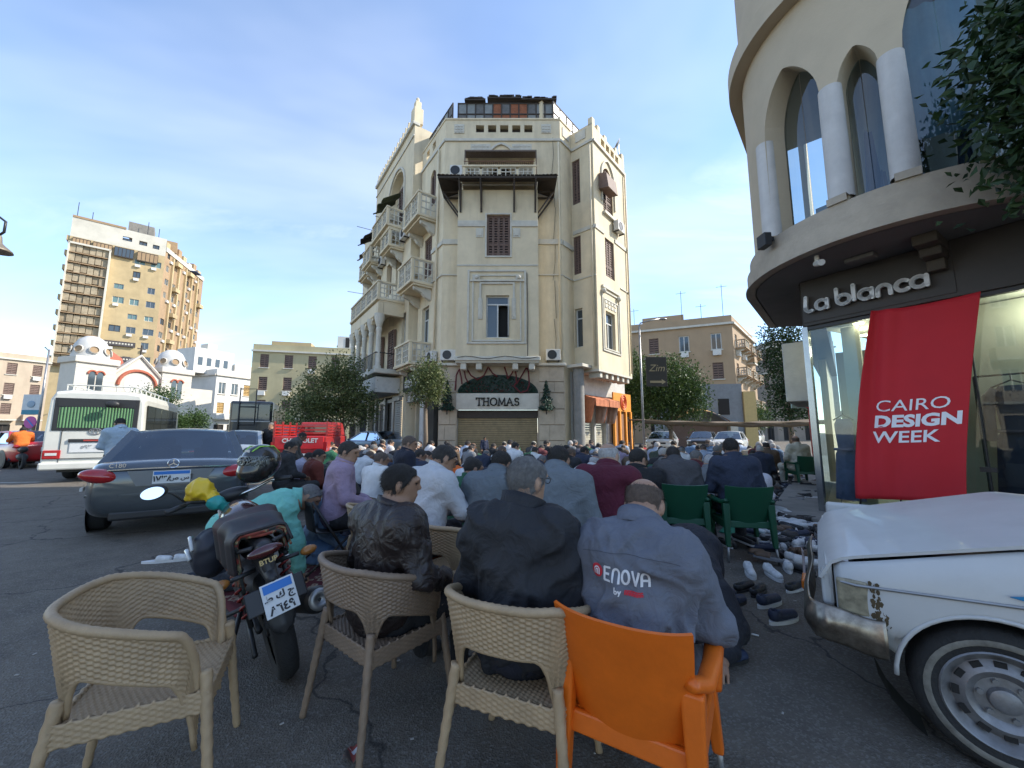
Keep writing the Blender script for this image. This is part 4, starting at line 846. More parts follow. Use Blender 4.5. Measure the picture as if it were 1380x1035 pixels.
strokes(fsn, M_LW, lbg, SG.W(.06, 3.42, .12), (.52, -.855, 0), (0, 0, 1), .252, .026)
# the red fabric banner hung on the glass
M_BAN = mat('red_fabric', (.50, .012, .02), .75, var=.05, scale=3, bump=.08, bscale=200)
def ban(u, v):      # u across, v up
    uu = .50 + .40 * v ** 1.3 + (1.11 - .05 * v) * u
    fold = .07 * math.sin(u * 24 + v * 3) * math.exp(-u * 6) + .02 * math.sin(u * 13 - v * 5) * (1 - v) ** 2 + .012 * math.sin(u * 9 + v * 2) + .006 * math.sin(v * 14 + u * 5)
    z = .42 + 2.80 * v + .10 * (1 - v) * u - .03 * v * u - .04 * math.sin(u * 3.1) * v
    return SG.W(uu, z, .15 + .10 * (1 - v) + fold)
b = MB(); b.sheet(ban, 70, 40, .004); o = b.build('banner', M_BAN, None, smooth=True); tag(o, 'long red fabric banner lettered CAIRO DESIGN WEEK hanging on the boutique glass', 'banner')
def cloth_text(txt, size, u0, v0, bold, name='lettering'):
    me = text_mesh(txt, size, .0005, bold, align='LEFT')
    for vt in me.vertices:
        x, y, z = vt.co; p = ban(u0 + x / 1.02, v0 + y / 2.8); nrm = Vector((-.855, -.52, 0)); vt.co = p + nrm * (.012 + z)
    me.materials.clear(); me.materials.append(mat('banner_white', (.8, .78, .8), .7, var=0)); q = bpy.data.objects.new(name, me); COL.objects.link(q); q.parent = o
cloth_text('CAIRO', .235, .16, .482, 0); cloth_text('DESIGN', .235, .16, .40, .010); cloth_text('WEEK', .235, .16, .318, .004)
b = MB(); b.tube([SG.W(.9, 3.2, .1), SG.W(.8, 2.6, .12), SG.W(.7, 1.6, .14), SG.W(.55, .9, .12), SG.W(.5, .3, .1)], .012, 6); o2 = b.build('hanging_cord', M_BLACK, None); tag(o2, 'thin dark cord running down beside the red banner', 'cord')
# garments in the window
def dress(label, u, off, z0, z1, w, col, sleeves=True):
    t = thing('dress', label, 'dress', tuple(SG.W(u, z0, off)), 0, 'dresses in the boutique window'); H = z1 - z0; mt = cmat('dress', col, rough=.7, var=.2, scale=10)
    def f(a, v):
        an = 2 * math.pi * a; wv = w * (.62 + .5 * (1 - v) if v < .62 else (.62 + .18 * (v - .62) / .38)) * (1 if v < .93 else (1 - (v - .93) * 5)); fold = 1 + .07 * math.sin(an * 9) * (1 - v)
        return SG.W(u + .5 * wv * math.cos(an) * fold, z0 + H * v, off + .16 * wv * math.sin(an) * fold)
    b = MB(); b.grid(f, 60, 16, cu=True); b.build('gown', mt, t, world=True, smooth=True, fixn=False)
    if sleeves:
        for s in (-1, 1):
            b = MB(); b.tube([SG.W(u + s * w * .33, z1 - .03, off), SG.W(u + s * w * .46, z1 - .14, off), SG.W(u + s * w * .52, z1 - .4, off), SG.W(u + s * w * .52, z1 - .72, off)], [.04, .065, .06, .055], 10); b.build('sleeve', mt, t, world=True, smooth=True)
    b = MB(); b.tube([SG.W(u - w * .4, z1 - .02, off), SG.W(u, z1 + .07, off), SG.W(u + w * .4, z1 - .02, off)], .012, 6); b.tube([SG.W(u, z1 + .07, off), SG.W(u, z1 + .15, off)], .006, 6); b.build('hanger', M_BLACK, t, world=True)
    b = MB(); b.tube([SG.W(u - w * .36, z0 + H * .62, off + .1), SG.W(u, z0 + H * .615, off + .125), SG.W(u + w * .36, z0 + H * .62, off + .1)], .025, 6); b.build('waistband', mt, t, world=True)
dress('dark navy long sleeved dress hanging on the black rail in the shop window', 2.03, -.35, .45, 2.0, .44, (.035, .035, .07))
dress('lilac blue dress hanging behind the glass edge left of the red banner', .25, -.35, .3, 1.62, .34, (.16, .17, .33), False)
b = MB()
for p_, q_ in ((SG.W(1.73, .2, -.3), SG.W(1.73, 2.14, -.3)), (SG.W(1.73, 2.14, -.3), SG.W(3.2, 2.14, -.3)), (SG.W(3.2, 2.14, -.3), SG.W(3.2, .2, -.3))): b.tube([p_, q_], .014, 6)
o = b.build('garment_rack', M_BLACK, None); tag(o, 'black metal frame rail holding the navy dress in the shop window', 'garment rack')
# security camera and flood lamp on the slab
t = thing('security_camera', 'small white security camera fixed under the boutique ledge', 'camera', tuple(wp(197, 3.95, 1.9)))
p = wp(197, 3.93, 1.9); b = MB(); b.tube([p + Vector((0, 0, .07)), p + Vector((0, 0, -.02))], .03, 10); b.build('mount', M_WHITEP, t, world=True)
b = MB(); b.tube([p + Vector((.02, .04, -.03)), p + Vector((-.07, -.16, -.1))], [.045, .045], 12); b.build('body', M_WHITEP, t, world=True)
t = thing('flood_lamp', 'small black flood lamp on the ledge at the foot of the outermost white column', 'lamp', tuple(wp(181, 4.5, 2.2)))
b = MB(); b.box(wp(181, 4.5, 2.22), (.2, .12, .22), R(91), ); b.build('housing', M_BLACK, t, world=True, bevel=.01); b = MB(); b.box(wp(181, 4.52, 2.12), (.05, .12, .06), R(1)); b.build('bracket', M_BLACK, t, world=True)
# bulk of the building above and behind (casts the shade over the street)
b = MB(); b.prism([wp(a, 12.0, 1.6) for a in (100, 139, 160, 180, 200, 220, 240, 262, 300, 379)] + [Vector((14, -6, 12)), Vector((17.9, 5.9, 12)), Vector((10.3, 12.5, 12))], (0, 0, 0), (0, 0, 9)); b.build('upper_storeys', M_BEIGE, lb, world=True)
b = MB(); SB.blk(b, 4, 8, .12, 12, -.1, 0.02); b.build('street_wall', M_BEIGE, lb, world=True)
SB.block('side_panel', 1.2, 3.5, 2.0, 3.19, .07, .5, M_TRIM, bevel=.02)
# serifed black letters of the corner shop
def sf(*xs): return [[(x - .13, y), (x + .13, y)] for x, y in xs]
TH = [(0, [[(.4, 0), (.4, 1)], [(0, 1), (.8, 1)], [(0, 1), (0, .82)], [(.8, 1), (.8, .82)]] + sf((.4, 0))), (1.05, [[(0, 0), (0, 1)], [(.6, 0), (.6, 1)], [(0, .52), (.6, .52)]] + sf((0, 0), (0, 1), (.6, 0), (.6, 1))), (1.95, [arc(.44, .5, .44, .5, 0, 360, 20)]),
      (3.1, [[(0, 0), (.05, 1)], [(.05, 1), (.42, .12)], [(.42, .12), (.8, 1)], [(.8, 1), (.85, 0)]] + sf((0, 0), (.85, 0))), (4.2, [[(0, 0), (.4, 1)], [(.4, 1), (.8, 0)], [(.15, .35), (.66, .35)]] + sf((0, 0), (.8, 0))), (5.3, [arc(.28, .74, .26, .25, 20, 270, 10) + arc(.28, .26, .28, .25, 90, -160, 10)])]
strokes(thomas_sign, mat('sign_letter_black', (.02, .016, .014), .6, var=0), TH, (thomas_sign.parent.location.x + 2.735 - .985, 17.755, 2.62), (1, 0, 0), (0, 0, 1), .335, .026)
# ---------------------------------------------------------------- far buildings
def simple_window(Fc, u0, u1, z0, z1, off, glass, frame, ac=False, depth=.15):
    b = MB(); b.cur = 0; t = min(.1, (u1 - u0) * .12)
    for a, c, e, f in ((u0, u0 + t, z0, z1), (u1 - t, u1, z0, z1), (u0 + t, u1 - t, z0, z0 + t), (u0 + t, u1 - t, z1 - t, z1), ((u0 + u1) / 2 - t / 2, (u0 + u1) / 2 + t / 2, z0 + t, z1 - t)): Fc.blk(b, a, c, e, f, off - depth - .05, off - depth + .03)
    w = b.build('window', frame, Fc.root, world=True)
    b = MB(); b.add([Fc.W(u0, z0, off - depth - .03), Fc.W(u1, z0, off - depth - .03), Fc.W(u1, z1, off - depth - .03), Fc.W(u0, z1, off - depth - .03)], [(0, 1, 2, 3)]); b.build('pane', glass, w, world=True)
    return w
def box_ac(Fc, u, z, off):
    b = MB(); Fc.blk(b, u, u + .9, z, z + .6, off + .02, off + .4); b.build('air_conditioner', M_WHITEP, Fc.root, world=True)
# --- brown tower block with scaffold face
M_TOW = mat('ochre_concrete', (.45, .345, .19), .9, var=.2, scale=.35, stain=.55, stain_col=(.24, .17, .10), streak=True)
M_TOW2 = mat('brown_concrete', (.33, .225, .13), .9, var=.2, scale=.4, stain=.5, stain_col=(.18, .13, .1), streak=True)
M_TOWW = mat('white_parapet', (.56, .53, .45), .85, var=.1, scale=.5, stain=.4)
tw = thing('tower_block', 'tall ochre apartment tower with a scaffolded strip and white top storey', 'building', (-97, 80, 0))
T1 = Facade(tw, (-97, 80), (.76, .65), (.65, -.76)); T2P = T1.P + T1.d * 15.6; T2 = Facade(tw, T2P, (-.30, .954), (.954, .30))
FH = 3.35
ops = []; r2 = random.Random(3)
for k in range(2, 12):
    for u in (7.6, 10.4, 13.2):
        if r2.random() < .82: w = r2.choice((1.3, 1.6, 1.9)); ops.append((u, u + w, 4 + k * FH, 4 + k * FH + r2.choice((1.2, 1.5))))
ops.append((7.4, 11.2, 41.5, 43.6)); ops.append((11.8, 14.5, 41.7, 43.4))
T1.wall('wall', 0, 15.6, 0, 44.2, [o for o in ops if o[2] < 41], M_TOW, depth=.5)
for o_ in ops:
    if o_[2] < 41:
        simple_window(T1, *o_, 0, [M_GLASS, M_GLASS, mat('teal_glass', (.12, .2, .2), .2)][r2.randrange(3)], r2.choice((M_WOODD, M_STEEL, M_TOWW)))
        if r2.random() < .4: box_ac(T1, o_[0] + .2, o_[2] - .8, 0)
T1.wall('top_wall', 0, 15.6, 44.2, 48.6, [(8.0, 9.6, 45.9, 46.9), (10.8, 12.2, 45.7, 46.7), (13.2, 14.4, 45.5, 46.5)], M_TOWW, depth=.5)
for u0, u1 in ((8.0, 9.6), (10.8, 12.2), (13.2, 14.4)): simple_window(T1, u0, u1, 45.5 + (9.6 - u0) * 0 , 46.5, 0, M_GLASS, M_WOODD)
for u0, u1 in ((.5, 3.2), (3.6, 6.6), (7.0, 10.2), (10.8, 14.4)):
    o_ = T1.block('glazed_balcony', u0, u1, 41.6, 43.9, .02, .5, M_WOODD)
    for i in range(5): w = (u1 - u0) / 5; T1.block('pane', u0 + i * w + .06, u0 + (i + 1) * w - .06, 41.8, 43.7, .5, .53, M_GLASS if u0 < 10 and u0 > 6.5 else M_TOW2, parent=o_)
for k in range(12):          # scaffolded bays
    z = 15.5 + k * 2.25
    if z > 41: break
    T1.block('scaffold_deck', .3, 6.3, z, z + .18, .05, 1.2, M_TOW2)
    for i in range(6): T1.block('scaffold_net', .35 + i, 1.25 + i, z + .25 + .3 * r2.random(), z + 2.0 + .2 * r2.random(), .25 + .3 * r2.random(), .65 + .3 * r2.random(), mat(['dusty_net', 'dusty_net_pale', 'dusty_net_dark'][r2.randrange(3)], [(.26, .21, .14), (.34, .28, .19), (.13, .105, .08)][r2.randrange(3)], .9, var=.4, scale=1.2))
for u in (.15, 6.35): T1.block('scaffold_post', u, u + .22, 15.2, 42.5, .05, 1.3, M_TOWW)
T1.block('scaffold_top', .1, 6.6, 42.2, 42.6, .05, 1.3, M_TOWW)
for z in (18.5, 22): T1.block('sign_balcony', 7.2, 12.2, z - 1.2, z - .1, .02, .5, mat('dark_sign', (.06, .05, .05), .6)); 
for z in (18.5, 22):
    for i in range(9): T1.block('sign_letter', 7.6 + i * .5, 7.9 + i * .5, z - .8, z - .45, .505, .53, M_TOWW)
ops = []
for k in range(3, 13):
    for u in (1.0, 4.2, 7.4, 10.6, 13.8, 17.0):
        if r2.random() < .8: ops.append((u, u + r2.choice((1.2, 1.7)), 4 + k * FH, 4 + k * FH + 1.5))
T2.wall('wall', 0, 20, 0, 45.5, ops, M_TOW2, depth=.5)
for o_ in ops:
    simple_window(T2, *o_, 0, M_GLASS, r2.choice((M_WOODD, M_TOWW)))
    if r2.random() < .5: box_ac(T2, o_[0] + 1.0, o_[2] - .9, 0)
for u in (3.0, 6.2, 9.5, 12.8, 16): T2.block('pilaster', u, u + .5, 8, 45, .02, .45, M_TOW)
for k in range(4, 13, 2):
    for u in (3.6, 10.0, 16.6): 
        if r2.random() < .8: T2.block('balcony', u, u + 2.2, 3.2 + k * FH, 4.2 + k * FH, .02, 1.2, M_TOW)
T2.block('awning', 12, 15, 45.4, 45.6, .0, 1.6, mat('blue_tarp', (.05, .08, .16), .8)); T2.block('terrace_wall', 0, 20, 45.5, 46.6, -.4, .2, M_TOWW)
for i in range(7): T2.block('roof_hut', 1 + i * 2.7, 2.6 + i * 2.7, 46.62, 47.6 + 1.6 * r2.random(), -3, -.6 + .4 * r2.random(), [M_TOW, M_TOWW, M_TOW2][i % 3])
T1.block('roof_tank', 8.5, 13, 48.62, 51.6, -6, -2, M_PAVE); T1.block('roof_edge', 0, 8.4, 48.62, 49.1, -.4, .1, M_TOW2); T1.block('roof_hut', 13.5, 17.5, 46.7, 49.5, -7, -3, M_TOW2)
b = MB()
for u, h in ((.5, 4), (2.8, 2.5), (12, 3.5), (14, 2.5)): b.tube([T1.W(u, 48.6, -.8), T1.W(u, 48.6 + h, -.8)], .06, 4)
b.build('antenna', M_BLACK, tw, world=True)
TL = Facade(tw, T1.P, (-.65, .76), (-.76, -.65)); TL.wall('side_wall', 0, 14, 0, 44.2, [], M_TOW2)
for k in range(3, 13): TL.block('balcony', .2, 5, 3 + k * FH, 4.1 + k * FH, .02, .5, M_TOW)
b = MB(); b.add([T1.W(0, 44.3, 0), T1.W(15.6, 44.3, 0), T2.W(20, 44.3, 0), TL.W(14, 44.3, 0)], [(0, 1, 2, 3)]); b.build('roof', M_TOW2, tw, world=True)
# --- white church with two domed towers
M_CHW = mat('church_white', (.54, .50, .43), .8, var=.08, scale=.8, stain=.3, stain_col=(.4, .37, .32), streak=True); M_CHR = mat('church_red', (.36, .10, .055), .8, var=.15)
M_DOME = mat('dome_grey_white', (.50, .49, .46), .7, var=.12, scale=1, stain=.5, stain_col=(.25, .25, .25))
ch = thing('church', 'white church with two domed towers, gable and red brick arches behind the bus', 'church', (-52.3, 48, 0))
CD = Vector((.33, .944)); CN = Vector((.944, -.33)); CF = Facade(ch, (-52.3, 48) - CD * 1.9 if False else Vector((-52.3, 48)) - CD * 1.9, CD, CN)
def twin(Fc, uc, z0, h, off, w=.55):
    for s in (-1, 1):
        n = 8; x0 = uc + s * (w * .62) - w / 2; poly = [Fc.W(x0, z0, off), Fc.W(x0 + w, z0, off)] + [Fc.W(x0 + w / 2 + w / 2 * math.cos(math.pi * k / n), z0 + h - w / 2 + w / 2 * math.sin(math.pi * k / n), off) for k in range(n + 1)]
        b = MB(); v = Fc.n * .05; b.prism(poly, (0, 0, 0), (v.x, v.y, 0)); b.build('window', M_GLASS, ch, world=True)
        b = MB(); pts = [Fc.W(x0 + w / 2 + (w * .68) * math.cos(math.pi * k / n), z0 + h - w / 2 + (w * .68) * math.sin(math.pi * k / n), off + .08) for k in range(n + 1)]; b.tube(pts, .12, 6); b.build('red_arch', M_CHR, ch, world=True)
for uc in (1.9, 10.8):
    CF.block('tower', uc - 1.9, uc + 1.9, 0, 9.9, -3.5, .0, M_CHW); CF.block('tower_cornice', uc - 2.15, uc + 2.15, 9.902, 10.7, -3.75, .25, M_CHW, bevel=.1); CF.block('tower_band', uc - 1.95, uc + 1.95, 4.9, 5.1, .003, .1, M_CHW)
    for k in range(9): CF.block('stone_band', uc - 1.92, uc + 1.92, 5.3 + k * .5, 5.35 + k * .5, .003, .02, M_DOME)
    p = CF.W(uc, 10.7, -1.75); b = MB(); b.lathe([(1.75, 0), (1.75, .5), (1.7, .9), (1.55, 1.7), (1.2, 2.4), (.6, 2.85), (0, 2.95)], 16, Matrix.Translation(p)); b.build('dome', M_DOME, ch, world=True, smooth=True, ang=30)
    for k in range(8):
        a = 2 * math.pi * k / 8 + .2; M = Matrix.Translation(p) @ Matrix.Rotation(a, 4, 'Z') @ Matrix.Translation((1.72, 0, .95)) @ Matrix.Rotation(R(80), 4, 'Y'); b = MB(); b.lathe([(.42, .0), (.52, .08), (.42, .16)], 12, M); b.build('dome_arch', M_CHW, ch, world=True)
        b = MB(); b.lathe([(.42, .04), (0, .04)], 12, M); b.build('dome_window', M_TOW2, ch, world=True)
    twin(CF, uc, 6.2, 2.7, .01, .6)
CF.block('nave_wall', 3.8, 8.9, 0, 9.0, -2.5, -.4, M_CHW)
b = MB(); v = CN * -2; b.prism([CF.W(3.8, 9.002, -.4), CF.W(8.9, 9.002, -.4), CF.W(6.35, 11.6, -.4)], (0, 0, 0), (v.x, v.y, 0)); b.build('gable', M_CHW, ch, world=True)
b = MB(); b.tube([CF.W(3.7, 9.0, -.3), CF.W(6.35, 11.8, -.3), CF.W(9.0, 9.0, -.3)], .22, 6); b.build('gable_cornice', M_CHW, ch, world=True)
b = MB(); b.tube([CF.W(6.35 + 2.1 * math.cos(a), 7.6 + 2.1 * math.sin(a), -.33) for a in [math.pi * k / 14 for k in range(15)]], .22, 6); b.build('red_arch', M_CHR, ch, world=True)
b = MB(); b.lathe([(1.5, 0), (0, 0)], 20, Matrix.Translation(CF.W(6.35, 7.7, -.37)) @ Matrix.Rotation(math.atan2(CN.y, CN.x), 4, 'Z') @ Matrix.Rotation(R(90), 4, 'Y')); b.build('rose_window', M_DOME, ch, world=True)
p = CF.W(4.6, 9.0, -6); b = MB(); b.lathe([(2.6, 0), (2.6, 1.6), (2.2, 2.8), (1.2, 3.6), (0, 3.9)], 16, Matrix.Translation(p)); b.build('red_dome', M_CHR, ch, world=True, smooth=True)
b = MB(); b.bar(CF.W(6.35, 11.7, -.4), CF.W(6.35, 13.3, -.4), .14, .14); b.bar(CF.W(5.9, 12.8, -.4), CF.W(6.8, 12.8, -.4), .14, .14); b.build('cross', M_WOODD, ch, world=True)
CF.block('porch', 9.2, 12.6, 0, 4.3, .1, 2.0, M_CHW); CF.block('side_wall', 12.7, 16, 0, 8.0, -3, -.3, M_CHW)
# --- generic walk-up blocks
def block_building(name, label, faces, H, mt, trim, roof_poly, zf, cols_w=2.4, style='shutter', seed=1, base=3.6, fl=3.5, balc=.25, gb=None, ac=.25):
    r = random.Random(seed); root = thing(name, label, 'building', (faces[0][0][0], faces[0][0][1], 0))
    for fi, (P, d, n, L, win) in enumerate(faces):
        Fc = Facade(root, P, d, n); ops = []
        if win:
            nc = max(1, int(L / cols_w)); nf = int((H - base) / fl)
            for f in range(nf):
                for c in range(nc):
                    u = L * (c + .5) / nc; w = 1.15; z = base + f * fl + .9; ops.append((u - w / 2, u + w / 2, z, z + 2.0))
            for c in range(nc): u = L * (c + .5) / nc; ops.append((u - .8, u + .8, .1, 2.7))
        Fc.wall('wall', 0, L, 0, H, ops, mt, depth=.35)
        for o_ in ops:
            if o_[2] < 1: simple_window(Fc, *o_, 0, M_DARK, M_WOODD); continue
            if style == 'shutter' and r.random() < .75: Fc.shutters(*o_, 0, 2, slats=6, mt=gb)
            else: simple_window(Fc, *o_, 0, M_GLASS, M_WFRAME)
            q = r.random()
            if q < balc:
                bl = Fc.block('balcony', o_[0] - .5, o_[1] + .5, o_[2] - .95, o_[2] - .75, .003, .9, trim); Fc.block('balcony_front', o_[0] - .5, o_[1] + .5, o_[2] - .748, o_[2] + .1, .8, .9, mt, parent=bl)
                for uu in (o_[0] - .5, o_[1] + .4): Fc.block('balcony_side', uu, uu + .1, o_[2] - .748, o_[2] + .1, .004, .798, mt, parent=bl)
            else:
                Fc.block('sill', o_[0] - .1, o_[1] + .1, o_[2] - .12, o_[2] - .003, .003, .14, trim)
                if q < balc + ac: box_ac(Fc, o_[0] + .1, o_[2] - .75, 0)
        Fc.block('cornice', -.1, L + .1, H - .35, H - .1, .003, .3, trim); Fc.block('parapet', 0, L, H + .002, H + .8, -.3, -.05, mt)
        Fc.block('band', 0, L, base + .02, base + .2, .003, .1, trim)
    b = MB(); b.add([(x, y, H) for x, y in roof_poly], [tuple(range(len(roof_poly)))]); b.build('roof', mt, root, world=True)
    return root
M_WB = mat('white_plaster', (.60, .585, .54), .85, var=.08, scale=.6, stain=.3); M_OCHS = mat('ochre_shutter', (.42, .27, .10), .8, var=.15)
# white house right of the church
p0 = at_y(283, 600, 66); p1 = at_y(334, 600, 72)
d_ = Vector((p1.x - p0.x, p1.y - p0.y)); L_ = d_.length; d_.normalize(); n_2 = Vector((d_.y, -d_.x))
q0 = (p0.x, p0.y); q1 = (p1.x, p1.y)
wb = block_building('white_house', 'white plaster house with ochre shutters beside the church', [(q0, d_, n_2, L_, True), ((p0.x, p0.y), -n_2, -d_, 10, False)], 11.5, M_WB, M_CHW, [q0, q1, (p1.x, p1.y + 14), (p0.x, p0.y + 14)], 0, gb=M_OCHS, cols_w=2.1, seed=4, balc=.2, ac=0)
Fw = Facade(wb, q0, d_, n_2); Fw.block('upper_storey', -2, 4.5, 11.6, 16, -8, -3, M_WB); Fw.block('upper_storey', 4.5, 8, 11.6, 14, -6, -2.5, M_CHW); Fw.block('roof_block', .5, 2, 16.01, 17.2, -6, -4, M_CHW)
for i in range(4): Fw.block('window', -1.4 + i * 1.4, -.7 + i * 1.4, 13, 14.4, -2.99, -2.95, M_GLASS)
# olive-cream block straight down the left street
M_OLV = mat('olive_cream', (.43, .375, .225), .9, var=.1, scale=.6, stain=.45, stain_col=(.27, .22, .13), streak=True)
p0 = at_y(330, 600, 56); p1 = at_y(492, 600, 60); d_ = Vector((p1.x - p0.x, p1.y - p0.y)); L_ = d_.length; d_.normalize(); n_2 = Vector((d_.y, -d_.x))
ob = block_building('olive_block', 'olive cream four storey block with brown shutters behind the leafy street tree', [((p0.x, p0.y), d_, n_2, L_, True)], 13.6, M_OLV, M_TRIM, [(p0.x, p0.y), (p1.x, p1.y), (p1.x, p1.y + 12), (p0.x, p0.y + 12)], 0, cols_w=3.0, seed=9, balc=.22, ac=.35, base=3.2, fl=3.4)
Fo = Facade(ob, (p0.x, p0.y), d_, n_2); Fo.block('stair_tower', 11.2, 13.8, 14.4, 16.6, -4, -1.5, M_WB); Fo.block('stair_opening', 12.4, 13.0, 14.8, 16.4, -1.49, -1.45, M_DARK); Fo.block('roof_room', 2, 7.5, 14.42, 15.2, -4, -1.2, M_TOW)
# pale block at the far left edge
M_PNK = mat('pinkish_plaster', (.47, .38, .28), .9, var=.1, scale=.6, stain=.4, streak=True)
p0 = at_y(-60, 600, 62); p1 = at_y(52, 600, 70); d_ = Vector((p1.x - p0.x, p1.y - p0.y)); L_ = d_.length; d_.normalize(); n_2 = Vector((d_.y, -d_.x))
block_building('pale_pink_block', 'pale pinkish apartment block with many balconies at the left edge', [((p0.x, p0.y), d_, n_2, L_, True)], 14.2, M_PNK, M_TRIM, [(p0.x, p0.y), (p1.x, p1.y), (p1.x, p1.y + 12), (p0.x, p0.y + 12)], 0, cols_w=2.8, seed=12, balc=.6, base=3.4, fl=3.5)
# tan block on the right street
M_TAN = mat('tan_plaster', (.37, .265, .165), .9, var=.1, scale=.7, stain=.4, stain_col=(.24, .18, .12), streak=True)
k0 = at_y(998, 600, 45); A_ = Vector((k0.x, k0.y)); ld = Vector((-.92, .39)); ln_ = Vector((-.39, -.92)); Pl = A_ + ld * 14.2
tb = block_building('tan_block', 'tan four storey block with side balconies standing behind the dark arrow sign', [((Pl.x, Pl.y), -ld, ln_, 14.2, True), ((A_.x, A_.y), RD, RN, 14, True)], 14.6, M_TAN, M_TRIM, [tuple(Pl), tuple(A_), tuple(A_ + RD * 14), tuple(Pl + RD * 14)], 0, cols_w=3.2, seed=5, balc=.12, base=3.2, fl=3.6)
Ft = Facade(tb, A_, RD, RN)
for u in (1.0, 5.2, 9.6):
    for z in (4.4, 8.0, 11.4): Ft.balcony(u, u + 2.6, z, z + 1.0, 1.1, 0, 2, corbels=2, mt=M_TAN)
Ft2 = Facade(tb, Pl, -ld, ln_); Ft2.block('roof_room', 4, 9, 15.42, 16.3, -3, -.8, M_TAN)
b = MB()
for u, h in ((3, 2.4), (8.8, 4), (11, 2.0), (13.4, 4.2)): b.tube([Ft2.W(u, 15.3, -.5), Ft2.W(u, 15.3 + h, -.5)], .03, 4); b.tube([Ft2.W(u - .6, 15 + h, -.5), Ft2.W(u + .6, 15 + h, -.5)], .022, 4)
b.build('antenna', M_BLACK, tb, world=True)
# distant grey blocks closing the right street
M_GRY = mat('grey_brown_plaster', (.25, .215, .18), .9, var=.12, scale=.6, stain=.4)
p0 = at_y(1022, 600, 78); p1 = at_y(1075, 600, 84); d_ = Vector((p1.x - p0.x, p1.y - p0.y)); L_ = d_.length; d_.normalize()
block_building('grey_block', 'distant grey brown block closing the right hand street', [((p0.x, p0.y), d_, Vector((d_.y, -d_.x)), L_, True)], 17, M_GRY, M_TRIM, [(p0.x, p0.y), (p1.x, p1.y), (p1.x, p1.y + 10), (p0.x, p0.y + 10)], 0, cols_w=2.6, seed=3)
p0 = at_y(1050, 600, 60); d_ = RD; 
block_building('narrow_grey_block', 'narrow grey block behind the dark street tree near the boutique', [((p0.x, p0.y), Vector((1, 0)), Vector((0, -1)), 10, True), ((p0.x, p0.y + 10), Vector((0, -1)), Vector((-1, 0)), 10, True)], 15, M_GRY, M_TRIM, [(p0.x, p0.y), (p0.x + 10, p0.y), (p0.x + 10, p0.y + 10), (p0.x, p0.y + 10)], 0, cols_w=2.6, seed=8)
# low grey-blue house with yellow wall and dome-like awning in front of the tan block
lh = thing('low_shop_house', 'low grey blue shop house with arched orange awning below the tan block', 'building', tuple(at_z(960, 640, 0)))
e0 = at_y(945, 600, 34); Fh = Facade(lh, (e0.x, e0.y), (1, -.15), (-.15, -1)); lh.location = (e0.x, e0.y, 0)
Fh.block('wall', -3, 3.6, 0, 5.6, -4, 0, mat('grey_blue_plaster', (.20, .22, .24), .9, var=.1, stain=.3)); Fh.block('yellow_wall', 3.62, 4.6, 0, 4.9, -4, .2, mat('yellow_plaster', (.48, .36, .16), .9, var=.1)); Fh.block('window', -.4, .6, 3.4, 4.9, .003, .03, mat('teal_glass')); Fh.block('doorway', 1.6, 2.5, 2.9, 4.3, .003, .03, M_DARK)
b = MB(); b.grid(lambda u, v: Fh.W(-2.2 + 4.6 * u, 2.3 + 1.2 * math.sin(math.pi * (.15 + .85 * u)) - .3 * v, .05 + 1.4 * v), 16, 3); b.build('awning', mat('amber_awning', (.48, .27, .09), .8, var=.1), lh, world=True, smooth=True)
Fh.block('pilaster', 2.3, 2.9, 0, 2.3, .0, .5, M_TRIM); Fh.block('shop_opening', -2.6, 2.2, .1, 2.2, .003, .02, M_SHUT)
# unseen block added behind the camera to fill the reflection in the boutique glass
block_building('reflection_block', 'sunlit apartment block across the street mirrored in the boutique glass', [((-32, -4), (0, -1), (1, 0), 26, True)], 16, M_PNK, M_TRIM, [(-32, -4), (-32, -30), (-44, -30), (-44, -4)], 0, cols_w=3.4, seed=15, balc=.3)
# ---------------------------------------------------------------- vehicles (local +Y = forward, origin on the ground under the rear axle unless noted)
def paint(name, col=(.5, .5, .5), rough=.28, coat=.6, metal=0.): return mat('paint_' + name, col, rough, metal=metal, var=.06, scale=4, coat=coat, stain=.22)
M_TYRE = mat('tyre_rubber', (.022, .022, .022), .85, var=.3, scale=20, bump=.3); M_CHROME = mat('chrome', (.6, .6, .6), .15, metal=1, var=0); M_RIM = mat('alloy', (.33, .33, .34), .35, metal=.8, var=.1)
M_CARG = thin_glass('car_glass', (.30, .36, .38), .10); M_REDL = mat('red_lens', (.36, .012, .015), .15, var=.08, coat=.6); M_PLATE = mat('plate_white', (.62, .63, .62), .5, var=.05); M_BLUEP = mat('plate_blue', (.02, .16, .50), .5, var=0); M_INK = mat('plate_ink', (.02, .02, .025), .6, var=0)
M_TRIMB = mat('black_trim', (.02, .02, .021), .5, var=.1); M_SEAT = mat('seat_cloth', (.035, .034, .033), .9, var=.1); M_WLENS = mat('clear_lens', (.6, .6, .58), .1, var=.05, coat=.5); M_ORL = mat('orange_lens', (.6, .16, .02), .2, var=.05)
